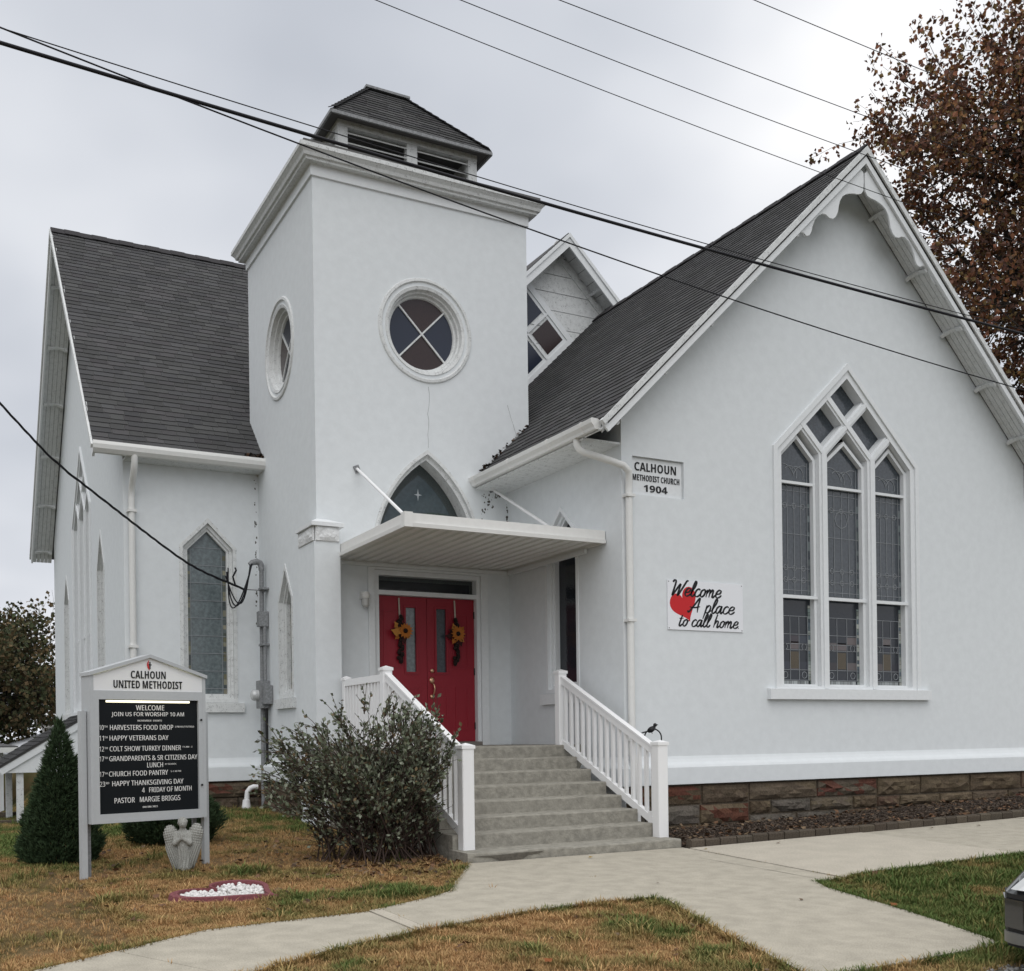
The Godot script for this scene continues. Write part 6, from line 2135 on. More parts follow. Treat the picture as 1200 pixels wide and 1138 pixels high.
func cap(p: Vector3, a: Vector3, b: Vector3, ra: float, rb: float) -> float:
	var t := clampf((p - a).dot(b - a) / (b - a).length_squared(), 0, 1)
	return (p - a.lerp(b, t)).length() - lerpf(ra, rb, t)

func angel_field(p: Vector3) -> float:
	# robe, torso, head, arms
	var d := cap(p, Vector3(0.01, 0.06, 0.03), Vector3(0.005, 0.30, 0.03), 0.055, 0.052)
	d = smin(d, ell(p, Vector3(0.0, 0.345, 0.03), Vector3(0.066, 0.07, 0.048)), 0.03)
	d = smin(d, cap(p, Vector3(0, 0.39, 0.035), Vector3(0, 0.43, 0.045), 0.028, 0.026), 0.012)
	var head := ell(p, Vector3(0.005, 0.462, 0.055), Vector3(0.036, 0.044, 0.040))
	head = smin(head, ell(p, Vector3(0.008, 0.452, 0.094), Vector3(0.006, 0.010, 0.008)), 0.006)
	head = maxf(head, -ell(p, Vector3(-0.008, 0.466, 0.096), Vector3(0.008, 0.005, 0.008)))
	head = maxf(head, -ell(p, Vector3(0.024, 0.466, 0.093), Vector3(0.008, 0.005, 0.008)))
	var hair := ell(p, Vector3(0.0, 0.478, 0.040), Vector3(0.046, 0.044, 0.046)) + 0.003 * sin(p.x * 260.0) * sin(p.y * 120.0)
	hair = maxf(hair, p.z - 0.072)
	d = smin(d, smin(head, hair, 0.006), 0.01)
	for s in [-1.0, 1.0]:
		d = smin(d, cap(p, Vector3(0.058 * s, 0.365, 0.03), Vector3(0.066 * s, 0.285, 0.065), 0.026, 0.024), 0.014)
		d = smin(d, cap(p, Vector3(0.066 * s, 0.285, 0.065), Vector3(0.008 * s, 0.325, 0.098), 0.023, 0.014), 0.012)
	# hands together and a staff of cloth falling from them
	d = smin(d, ell(p, Vector3(0.0, 0.345, 0.102), Vector3(0.014, 0.030, 0.014)), 0.008)
	d = smin(d, cap(p, Vector3(0.006, 0.02, 0.083), Vector3(0.004, 0.26, 0.085), 0.009, 0.008), 0.006)
	d += 0.0035 * sin(p.x * 210.0 + 1.2 * sin(p.y * 30.0)) * sm(0.33, 0.22, p.y) * (1.0 if p.z > 0.05 else 0.3)
	# wings: broad shells from the shoulders down to the ground
	for s in [-1.0, 1.0]:
		var hh := 0.0 if s < 0 else 0.012
		var q := p - Vector3(0.080 * s, 0.222 + hh, -0.005)
		q = q.rotated(Vector3(0, 0, 1), 0.22 * s)
		var w := ell(q, Vector3.ZERO, Vector3(0.076, 0.225, 0.050))
		w = smin(w, ell(p, Vector3(0.115 * s, 0.365 + hh, 0.005), Vector3(0.052, 0.062, 0.040)), 0.03)
		var low := sm(0.30, 0.22, p.y)
		var ridge := sin((q.x * s - q.y * 0.12) * 330.0)
		var scale_ := sin((q.x * s + q.y * 0.9) * 150.0) * sin((q.x * s - q.y * 0.9) * 150.0)
		w += lerpf(0.0035 * scale_, 0.0045 * ridge, low)
		d = smin(d, w, 0.008)
	return maxf(d, 0.004 - p.y)

# ------------------------------------------------------------------ trees
func make_tree(called: String, label: String, p: Vector3, height: float, c: Vector3, rad: Vector3, leaves: int, size: float, pal: Array, seed_: int, limbs := 26, trunk_r := 0.35, group := "", clump := 0.5) -> void:
	var o := thing(called, label, "tree", p, 0.0, group)
	var r := RandomNumberGenerator.new()
	r.seed = seed_
	var rv := func() -> Vector3: return Vector3(r.randf() - 0.5, r.randf() - 0.5, r.randf() - 0.5)
	var tr := MB.new()
	var top := Vector3(c.x * 0.6, height * 0.82, c.z * 0.6)
	var tp := []; var rd := []
	for k in 8:
		var t := k / 7.0
		tp.append(Vector3(0, -0.3, 0).lerp(top, t) + Vector3(sin(t * 5.0 + seed_) * 0.02 * height * t, 0, cos(t * 4.0) * 0.02 * height * t))
		rd.append(trunk_r * (1.25 - 0.25 * minf(t * 8.0, 1.0)) * (1.0 - 0.85 * t))
	tr.tube(tp, rd, 9)
	part(o, "trunk", tr, M.bark)
	var br := MB.new()
	var tips := []
	for i in limbs:
		var t := 0.25 + 0.72 * (i + r.randf()) / limbs
		var b0: Vector3 = tp[int(t * 7.0)].lerp(tp[mini(int(t * 7.0) + 1, 7)], t * 7.0 - int(t * 7.0))
		var a := i * 2.4 + r.randf()
		var dir := Vector3(cos(a), r.randf_range(-0.25, 0.9), sin(a)).normalized()
		var reach := r.randf_range(0.7, 0.98)
		var e := c + dir * rad * reach
		if e.y < b0.y - 1.5: e.y = b0.y - 1.5 * r.randf()
		var mid: Vector3 = b0.lerp(e, 0.5) + Vector3(0, 0.08 * height * r.randf(), 0) + rv.call() * 0.06 * height
		var path := []; var rr := []
		for k in 7:
			var u := k / 6.0
			path.append(b0.lerp(mid, u).lerp(mid.lerp(e, u), u) + rv.call() * 0.012 * height)
			rr.append(trunk_r * 0.42 * (1.0 - t * 0.5) * (1.0 - 0.88 * u) + 0.008)
		br.tube(path, rr, 5, false)
		for k in range(2, 7):
			for j in 4:
				var d2: Vector3 = (rv.call() * 2.0 + (path[k] - c).normalized() * 0.9).normalized()
				var L: float = rad.length() * r.randf_range(0.10, 0.24)
				var q0: Vector3 = path[k]
				var q2: Vector3 = q0 + d2 * L + Vector3(0, 0.05 * L, 0)
				var q1: Vector3 = q0.lerp(q2, 0.5) + rv.call() * L * 0.25
				br.tube([q0, q1, q2], [rr[k] * 0.5 + 0.006, 0.010, 0.005], 3, false)
				tips.append([q0, q1, q2])
				for m in 2:
					var d3: Vector3 = (rv.call() * 2.0 + d2).normalized()
					var s3: Vector3 = q1.lerp(q2, r.randf())
					var e3: Vector3 = s3 + d3 * L * r.randf_range(0.35, 0.7)
					br.tube([s3, s3.lerp(e3, 0.5) + rv.call() * L * 0.1, e3], [0.009, 0.006, 0.004], 3, false)
					tips.append([s3, s3.lerp(e3, 0.6), e3])
	part(o, "limbs", br, M.bark)
	var lf := MB.new()
	for i in leaves:
		var tip = tips[r.randi() % tips.size()]
		var u := sqrt(r.randf())
		var q: Vector3 = (tip[0] as Vector3).lerp(tip[1], minf(1, u * 2)).lerp(tip[2], maxf(0, u * 2 - 1)) + rv.call() * clump
		var L := size * r.randf_range(0.6, 1.25)
		var d: Vector3 = (rv.call() * 2.0 + Vector3(0, -0.6, 0)).normalized()
		var s: Vector3 = d.cross(rv.call()).normalized() * L * 0.42
		var n := s.cross(d).normalized() * L * 0.15
		lf.col = pal[r.randi() % pal.size()] * r.randf_range(0.65, 1.35)
		lf.tri(q, q + d * L * 0.45 - s + n, q + d * L); lf.tri(q, q + d * L, q + d * L * 0.45 + s + n)
	part(o, "crown", lf, M.leaf)

func build_trees() -> void:
	var rust := [Color(0.22, 0.095, 0.055), Color(0.17, 0.085, 0.062), Color(0.27, 0.14, 0.065), Color(0.125, 0.078, 0.064), Color(0.22, 0.155, 0.070), Color(0.15, 0.080, 0.058)]
	make_tree("oak_tree", "tall oak with sparse rust-brown autumn leaves behind the gable roof", Vector3(24.2, 0.5, -3.8), 22.0, Vector3(0, 13.0, 0), Vector3(6.2, 9.5, 6.2), 105000, 0.14, rust, 9, 60, 0.45, "", 0.34)
	var olive := [Color(0.075, 0.078, 0.040), Color(0.10, 0.082, 0.042), Color(0.055, 0.066, 0.034), Color(0.12, 0.085, 0.045)]
	make_tree("shade_tree", "broad olive-brown tree behind the side of the church", Vector3(-3.6, -0.75, -41.0), 8.9, Vector3(-0.3, 5.0, 0), Vector3(5.2, 4.3, 4.2), 26000, 0.21, olive, 12, 40, 0.4, "", 0.6)

# ------------------------------------------------------------------ back yard beyond the side wing
func build_background() -> void:
	# shelter over the cellar steps, leaning on the side wall
	var s := thing("lean_to_shelter", "low white lean-to shelter with grey shingle roof against the church side", "shelter")
	var zf := -6.5; var zb := -9.2
	var ev := Vector2(-3.50, 1.10); var wl := Vector2(LEFT_X - 0.02, 2.02)
	var dr := (wl - ev).normalized(); var nn := Vector2(-dr.y, dr.x)
	var rf := MB.new()
	rf.prism(PackedVector2Array([ev - dr * 0.06, wl, wl + nn * 0.03, ev - dr * 0.06 + nn * 0.03]), front(0, zf), zb - zf, 0.10)
	part(s, "roof_deck", rf, M.roof_board)
	var sh := MB.new()
	var t := T(Vector3(ev.x - dr.x * 0.08, ev.y - dr.y * 0.08, zb) + Vector3(nn.x, nn.y, 0) * 0.034, Vector3(0, 0, 1), Vector3(dr.x, dr.y, 0), Vector3(nn.x, nn.y, 0))
	shingles(sh, t, rect(0, 0, zf - zb + 0.12, (wl - ev).length() + 0.06), 0.142, 0.3, 0.10, 0.2)
	part(s, "shingle_slope", sh, M.shingle).set_meta("kind", "stuff")
	var fa := MB.new()
	fa.prism(PackedVector2Array([ev - dr * 0.05, wl, wl - nn * 0.11, ev - nn * 0.11 - dr * 0.05]), front(0, zf), 0.06, 0.09)
	part(s, "rake_board", fa, M.paint)
	var gb := MB.new()
	gb.prism(PackedVector2Array([Vector2(ev.x + 0.02, ev.y - 0.09), Vector2(wl.x, ev.y - 0.09), wl - nn * 0.10, ev - nn * 0.05]), front(0, zf), 0.02, 0.055)
	part(s, "gable_panel", gb, M.paint)
	for p in [[-3.20, zf - 0.06, 0.10], [-3.23, zb + 0.2, 0.10]]:
		var pm := MB.new()
		pm.box(p[0] - 0.055, -0.4, p[1] - 0.055, p[0] + 0.055, ev.y + 0.03, p[1] + 0.055)
		part(s, "post", pm, M.old_paint)
	for z in [zf - 0.02, zb + 0.1]:
		var kb := MB.new()
		kb.box(-3.6 if z < -7 else -3.14, -0.4, z - 0.08, LEFT_X - 0.12, 0.19, z + 0.03)
		part(s, "kerb_wall", kb, M.mortar)
	var k2 := MB.new()
	k2.box(-4.6, -0.4, zf - 0.12, -3.27, 0.20, zf + 0.02)
	part(s, "kerb_wall", k2, M.mortar)
	# cream house at the edge of the picture
	var h := thing("cream_house", "pale cream house with white eave beyond the lean-to shelter", "house", Vector3(-3.06, -1.6, -14.0))
	var wm := MB.new()
	for k in 24:
		wm.prism(PackedVector2Array([Vector2(-6.0, k * 0.125), Vector2(0, k * 0.125), Vector2(0, k * 0.125 + 0.125), Vector2(-6.0, k * 0.125 + 0.125)]), T(Vector3.ZERO, Vector3(1, 0, 0), Vector3(0, 1, -0.06).normalized(), Vector3(0, 0.06, 1).normalized()), -0.03, 0.0)
	wm.box(-6.0, 0, -7.0, 0.0, 2.98, -0.06)
	part(h, "wall", wm, M.cream)
	var hr := MB.new()
	hr.prism(PackedVector2Array([Vector2(0.5, 2.92), Vector2(-7.5, 3.0), Vector2(-7.5, 3.12), Vector2(0.5, 3.05)]), T(Vector3.ZERO, Vector3(0, 0, 1), Vector3.UP, Vector3(-1, 0, 0)), -0.30, 6.2)
	part(h, "roof", hr, M.roof_dark)
	var hg := MB.new()
	hg.box(-6.2, 2.90, 0.50, 0.30, 3.02, 0.60)
	part(h, "gutter", hg, M.gutter)
	var cb := MB.new()
	cb.box(-0.11, 0, -0.03, 0.012, 2.9, 0.03)
	part(h, "corner_board", cb, M.paint)
	# propane tank
	var tk := thing("gas_tank", "silver-white gas tank lying on rusty legs behind the shelter", "tank", Vector3(-1.55, -0.62, -22.0), 0.35)
	var tm := MB.new()
	var prof := [Vector2(0, -1.35), Vector2(0.2, -1.32), Vector2(0.36, -1.2), Vector2(0.42, -1.02), Vector2(0.42, 1.02), Vector2(0.36, 1.2), Vector2(0.2, 1.32), Vector2(0, 1.35)]
	tm.lathe(prof, T(Vector3(1.0, 0.60, 0), Vector3(0, 1, 0), Vector3(1, 0, 0), Vector3(0, 0, -1)), 20)
	part(tk, "shell", tm, M.tank)
	var td := MB.new()
	td.lathe([Vector2(0.16, 0), Vector2(0.16, 0.1), Vector2(0.1, 0.15), Vector2(0, 0.16)], at(1.0, 1.0, 0), 14)
	part(tk, "valve_hood", td, M.tank)
	for x in [0.25, 1.75]:
		var lm := MB.new()
		lm.box(x - 0.06, -0.3, -0.25, x + 0.06, 0.35, 0.25)
		part(tk, "leg", lm, M.rust)
	# white shed
	var sd := thing("white_shed", "white garage with blue-trimmed door beyond the gas tank", "shed", Vector3(0.6, -1.1, -36.0), 0.2)
	var sm_ := MB.new()
	sm_.box(-2.0, -0.5, -5.0, 4.0, 2.2, 0.0)
	part(sd, "wall", sm_, M.paint)
	var sr := MB.new()
	sr.prism(PackedVector2Array([Vector2(-2.3, 2.15), Vector2(1.0, 3.05), Vector2(4.3, 2.15), Vector2(4.3, 2.27), Vector2(1.0, 3.18), Vector2(-2.3, 2.27)]), Transform3D(), -5.3, 0.25)
	part(sd, "roof", sr, M.white_roof)
	var dm := MB.new()
	dm.box(-0.9, -0.5, 0.0, 1.6, 1.6, 0.03)
	part(sd, "door", dm, M.old_paint)
	for b in [[-1.0, -0.5, -0.9, 1.72], [1.6, -0.5, 1.7, 1.72], [-0.9, 1.6, 1.6, 1.72], [-0.9, 0.5, 1.6, 0.6]]:
		var bm := MB.new()
		bm.box(b[0], b[1], 0.031, b[2], b[3], 0.06)
		part(sd, "trim", bm, M.blue_trim)
	# low building with a pale metal roof
	var lb := thing("metal_roof_building", "long low building with pale metal roof below the trees", "building", Vector3(1.5, -1.4, -52.0), 0.1)
	var lw := MB.new()
	lw.box(-7, -0.5, -6, 9, 2.5, 0)
	part(lb, "wall", lw, M.stone_grey)
	var lr := MB.new()
	lr.prism(PackedVector2Array([Vector2(0.5, 2.4), Vector2(-3.0, 3.7), Vector2(-6.5, 2.4), Vector2(-6.5, 2.5), Vector2(-3.0, 3.82), Vector2(0.5, 2.5)]), T(Vector3.ZERO, Vector3(0, 0, 1), Vector3.UP, Vector3(-1, 0, 0)), -9.4, 7.4)
	part(lb, "roof", lr, M.white_roof)
	for q in [[-0.2, -1.5], [0.6, -2.2]]:
		var ch := MB.new()
		ch.box(q[0], 2.6, q[1] - 0.3, q[0] + 0.55, 3.75, q[1] + 0.3)
		ch.box(q[0] - 0.08, 3.75, q[1] - 0.38, q[0] + 0.63, 3.87, q[1] + 0.38)
		part(lb, "chimney", ch, M.stone_grey)
	# wooded rise on the horizon
	var hl := MB.new()
	for i in 40:
		var x0 := -140.0 + i * 7.0; var x1 := x0 + 7.0
		var y0 := 1.0 + 2.2 * sin(x0 * 0.03 + 1.0); var y1 := 1.0 + 2.2 * sin(x1 * 0.03 + 1.0)
		hl.quad(Vector3(x0, -4, -120), Vector3(x1, -4, -120), Vector3(x1, y1, -150), Vector3(x0, y0, -150))
		hl.quad(Vector3(x0, y0, -150), Vector3(x1, y1, -150), Vector3(x1, -6, -230), Vector3(x0, -6, -230))
	structure("hills", hl, M.hill)
	var wd := MB.new()
	var r := RandomNumberGenerator.new()
	r.seed = 77
	for i in 260:
		var p := Vector3(r.randf_range(-40, 40), 0, r.randf_range(-152, -108))
		p.y = lerpf(-3.0, 0.8, clampf((-p.z - 108) / 40.0, 0, 1))
		var hgt := r.randf_range(4.0, 6.5)
		wd.col = Color(0.05, 0.045, 0.04)
		wd.tube([p, p + Vector3(0, hgt * 0.6, 0)], [0.14, 0.05], 4, false)
		for k in 70:
			var q := p + Vector3(r.randf_range(-1, 1) * 1.8, hgt * (0.3 + 0.7 * r.randf()), r.randf_range(-1, 1) * 1.5)
			var d := Vector3(r.randf() - 0.5, r.randf() - 0.2, r.randf() - 0.5).normalized() * r.randf_range(0.5, 1.1)
			var sd2 := d.cross(Vector3(r.randf() - 0.5, r.randf() - 0.5, r.randf() - 0.5)).normalized() * 0.22
			var g := r.randf_range(0.7, 1.3)
			wd.col = Color(0.070 * g, 0.060 * g, 0.055 * g)
			wd.tri(q - sd2, q + sd2, q + d)
	var wo := part(self, "woods", wd, M.needle)
	tag(wo, "grey-brown bare woods on the horizon behind the buildings", "woods", "", "stuff")

# ------------------------------------------------------------------ overhead wires
func wire(label: String, a: float, b: float, c: float, z: float, r: float) -> void:
	# a sagging span along the street: height a + b x + c x^2
	var path := []
	for i in 61:
		var x := -15.0 + i * 0.5
		path.append(Vector3(x, a + b * x + c * x * x, z))
	var mb := MB.new()
	mb.tube(path, r, 6)
	tag(part(self, "overhead_wire", mb, M.wire), label, "wire", "wires along the street")

func build_wires() -> void:
	wire("thick black communication cable passing in front of the tower top", 5.752, -0.026, 0.002, 6.5, 0.0125)
	wire("thin black wire running just above the thick cable by the tower", 5.744, -0.032, 0.003, 6.6, 0.0038)
	wire("thin black wire sagging across the tower and the front gable window", 5.487, -0.101, 0.005, 6.5, 0.0055)
	wire("lowest of the fine power wires, crossing the front gable's peak", 6.457, -0.057, 0.004, 7.0, 0.0030)
	wire("fine power wire touching the tip of the front gable", 6.487, -0.041, 0.004, 7.3, 0.0030)
	wire("fine power wire passing just above the front gable's tip", 6.541, -0.019, 0.0015, 7.6, 0.0030)
	wire("highest of the fine power wires, in the bright part of the sky", 6.841, -0.018, 0.0015, 7.9, 0.0030)
	# service drop: two black conductors twisted round a bearer
	var o := thing("service_cable", "twisted black service cable dropping to the weatherhead on the tower corner", "wire")
	var knots := [Vector3(-9.2, 11.2, 0.6), Vector3(-3.70, 5.98, -1.76), Vector3(-2.95, 5.30, -2.0), Vector3(-2.68, 5.11, -2.08), Vector3(-1.26, 4.16, -2.32), Vector3(-0.47, 3.845, -2.43), Vector3(-0.33, 3.80, -2.45)]
	var cu := Curve3D.new()
	for i in knots.size():
		var a: Vector3 = knots[maxi(i - 1, 0)]; var b: Vector3 = knots[mini(i + 1, knots.size() - 1)]
		cu.add_point(knots[i], -(b - a) / 7.0, (b - a) / 7.0)
	cu.bake_interval = 0.06
	var pts := cu.get_baked_points()
	for k in 3:
		var path := []
		for i in pts.size():
			var a := i * 0.42 + k * TAU / 3
			path.append(pts[i] + Vector3(sin(a) * 0.4, cos(a), sin(a)) * 0.011)
		var m := MB.new()
		m.tube(path, 0.0085, 5)
		part(o, "strand", m, M.wire)

# ------------------------------------------------------------------ car at the kerb
func build_car() -> void:
	var o := thing("parked_car", "black car parked on the gravel at the end of the walk", "car", Vector3(1.02, G(2.5, 10.4) + 0.01, 10.42), deg_to_rad(0))
	# stations along the car (from its nose): x, half width, sill, belt or bonnet height
	var nose := [[0.0, 0.55, 0.30, 0.44], [0.05, 0.70, 0.24, 0.50], [0.16, 0.80, 0.22, 0.59], [0.40, 0.86, 0.22, 0.71], [0.8, 0.88, 0.22, 0.80], [1.25, 0.89, 0.22, 0.86], [2.2, 0.89, 0.22, 0.90], [3.4, 0.89, 0.22, 0.93], [4.0, 0.87, 0.24, 0.95], [4.35, 0.82, 0.28, 0.92], [4.48, 0.72, 0.34, 0.80], [4.50, 0.62, 0.40, 0.6]]
	var b := MB.new()
	var rows := []
	for s in nose:
		var row := []
		var hw: float = s[1]; var y0: float = s[2]; var y1: float = s[3]
		var sec := [Vector2(-hw * 0.9, y0), Vector2(-hw, y0 + 0.10), Vector2(-hw, lerpf(y0, y1, 0.55)), Vector2(-hw * 0.985, lerpf(y0, y1, 0.75)), Vector2(-hw * 0.94, lerpf(y0, y1, 0.92)), Vector2(-hw * 0.84, y1), Vector2(-hw * 0.45, y1 + 0.025), Vector2(0, y1 + 0.035), Vector2(hw * 0.45, y1 + 0.025), Vector2(hw * 0.84, y1), Vector2(hw * 0.94, lerpf(y0, y1, 0.92)), Vector2(hw * 0.985, lerpf(y0, y1, 0.75)), Vector2(hw, lerpf(y0, y1, 0.55)), Vector2(hw, y0 + 0.10), Vector2(hw * 0.9, y0)]
		for q in sec: row.append(Vector3(s[0], q.y, q.x))
		rows.append(row)
	var nn := func(i: int, j: int) -> Vector3:
		var a: Vector3 = rows[mini(i + 1, rows.size() - 1)][j] - rows[maxi(i - 1, 0)][j]
		var c: Vector3 = rows[i][mini(j + 1, 14)] - rows[i][maxi(j - 1, 0)]
		return c.cross(a).normalized() * -1.0
	for i in rows.size() - 1:
		for j in 14:
			b.tri_n(rows[i][j], rows[i + 1][j], rows[i + 1][j + 1], nn.call(i, j), nn.call(i + 1, j), nn.call(i + 1, j + 1))
			b.tri_n(rows[i][j], rows[i + 1][j + 1], rows[i][j + 1], nn.call(i, j), nn.call(i + 1, j + 1), nn.call(i, j + 1))
	for e in [0, rows.size() - 1]:
		for j in range(1, 14): b.tri(rows[e][0], rows[e][j], rows[e][j + 1])
	part(o, "body", b, M.car_paint)
	var cabin := MB.new()
	var low := [Vector3(1.15, 0.86, 0.78), Vector3(3.95, 0.94, 0.78)]
	var hi := [Vector3(1.95, 1.38, 0.60), Vector3(3.30, 1.38, 0.60)]
	var sy := func(v: Vector3) -> Vector3: return Vector3(v.x, v.y, -v.z)
	cabin.quad(low[0], low[1], hi[1], hi[0]); cabin.quad(sy.call(low[1]), sy.call(low[0]), sy.call(hi[0]), sy.call(hi[1]))
	cabin.quad(sy.call(low[0]), low[0], hi[0], sy.call(hi[0])); cabin.quad(low[1], sy.call(low[1]), sy.call(hi[1]), hi[1])
	part(o, "windows", cabin, M.glass_dark)
	var rf := MB.new()
	rf.obox(at(2.62, 1.39, 0), Vector3(1.42, 0.045, 1.24))
	for z in [0.69, -0.69]:
		for q in [[1.15, 1.95], [2.62, 2.62], [3.95, 3.30]]:
			var s := signf(z)
			rf.bar(Vector3(q[0], 0.88, s * 0.785), Vector3(q[1], 1.385, s * 0.61), 0.05, 0.05)
	part(o, "roof", rf, M.car_paint)
	for z in [-0.80, 0.80]:
		for x in [0.85, 3.65]:
			var w := group_part(o, "wheel")
			var ty := MB.new()
			var tt := T(Vector3(x, 0.32, z), Vector3(1, 0, 0), Vector3(0, 0, 1), Vector3(0, -1, 0))
			ty.lathe([Vector2(0.20, -0.10), Vector2(0.31, -0.10), Vector2(0.325, -0.07), Vector2(0.325, 0.07), Vector2(0.31, 0.105), Vector2(0.20, 0.105)], tt, 24)
			part(w, "tyre", ty, M.tyre)
			var rm := MB.new()
			rm.lathe([Vector2(0.205, -0.09), Vector2(0.20, 0.09), Vector2(0.17, 0.06), Vector2(0.05, 0.08), Vector2(0, 0.09)] if z > 0 else [Vector2(0, -0.09), Vector2(0.05, -0.08), Vector2(0.17, -0.06), Vector2(0.20, -0.09), Vector2(0.205, 0.09)], tt, 20)
			part(w, "rim", rm, M.car_silver)
		var s := signf(z)
		var mr := MB.new()
		mr.ball(Vector3(1.75, 0.98, s * 1.0), Vector3(0.07, 0.07, 0.11), 7)
		part(o, "mirror", mr, M.car_paint)
	# bumper and lamps follow the rounded plan of the nose
	var plan := func(z: float, off: float) -> Vector2:
		var a := absf(z)
		var x := 0.0
		if a > 0.45: x = 0.02 * (a - 0.45) / 0.25
		if a > 0.62: x = 0.014 + 0.16 * pow((a - 0.62) / 0.24, 2.2)
		return Vector2(x - off * 0.9, z * (1.0 + off * 0.6))
	var wrap := func(z0: float, z1: float, o0: float, o1: float, y0: float, y1: float) -> MB:
		var pg := PackedVector2Array()
		for i in 13: pg.append(plan.call(lerpf(z0, z1, i / 12.0), o1))
		for i in 13: pg.append(plan.call(lerpf(z1, z0, i / 12.0), o0))
		var m := MB.new()
		m.prism(pg, T(Vector3(0, y0, 0), Vector3(1, 0, 0), Vector3(0, 0, 1), Vector3(0, -1, 0)), 0.0, -(y1 - y0))
		return m
	# a patch leaning back from the bumper like the lamps of the car
	var lean := func(z0: float, z1: float, y0: float, y1: float, off: float, back: float) -> MB:
		var m := MB.new()
		for i in 10:
			var pa: Vector2 = plan.call(lerpf(z0, z1, i / 10.0), off); var pb: Vector2 = plan.call(lerpf(z0, z1, (i + 1) / 10.0), off)
			var A := Vector3(pa.x, y0, pa.y); var B := Vector3(pb.x, y0, pb.y); var C := Vector3(pb.x + back, y1, pb.y * 0.985); var D := Vector3(pa.x + back, y1, pa.y * 0.985)
			m.quad(A, B, C, D)
			m.quad(A + Vector3(0.10, 0, 0), D + Vector3(0.10, 0, 0), C + Vector3(0.10, 0, 0), B + Vector3(0.10, 0, 0))
			m.quad(D, C, C + Vector3(0.10, 0, 0), D + Vector3(0.10, 0, 0))
			m.quad(A, A + Vector3(0.10, 0, 0), B + Vector3(0.10, 0, 0), B)
		return m
	part(o, "bumper", wrap.call(-0.90, 0.90, -0.12, 0.03, 0.27, 0.44), M.car_paint)
	part(o, "valance", wrap.call(-0.89, 0.89, -0.12, 0.015, 0.16, 0.268), M.car_trim)
	part(o, "bumper_lip", wrap.call(-0.90, 0.90, -0.10, 0.018, 0.442, 0.47), M.car_trim)
	for s in [-1.0, 1.0]:
		part(o, "lamp_surround", lean.call(s * 0.46, s * 0.86, 0.47, 0.64, 0.006, 0.26), M.car_paint)
		part(o, "headlight", lean.call(s * 0.50, s * 0.70, 0.50, 0.58, 0.020, 0.15), M.lens)
		part(o, "fog_lamp", wrap.call(s * 0.60, s * 0.78, -0.08, 0.024, 0.18, 0.245), M.car_silver)
	var gr := MB.new()
	gr.box(-0.012, 0.46, -0.42, 0.06, 0.56, 0.42); gr.box(-0.012, 0.22, -0.45, 0.03, 0.29, 0.45)
	part(o, "grille", gr, M.car_trim)

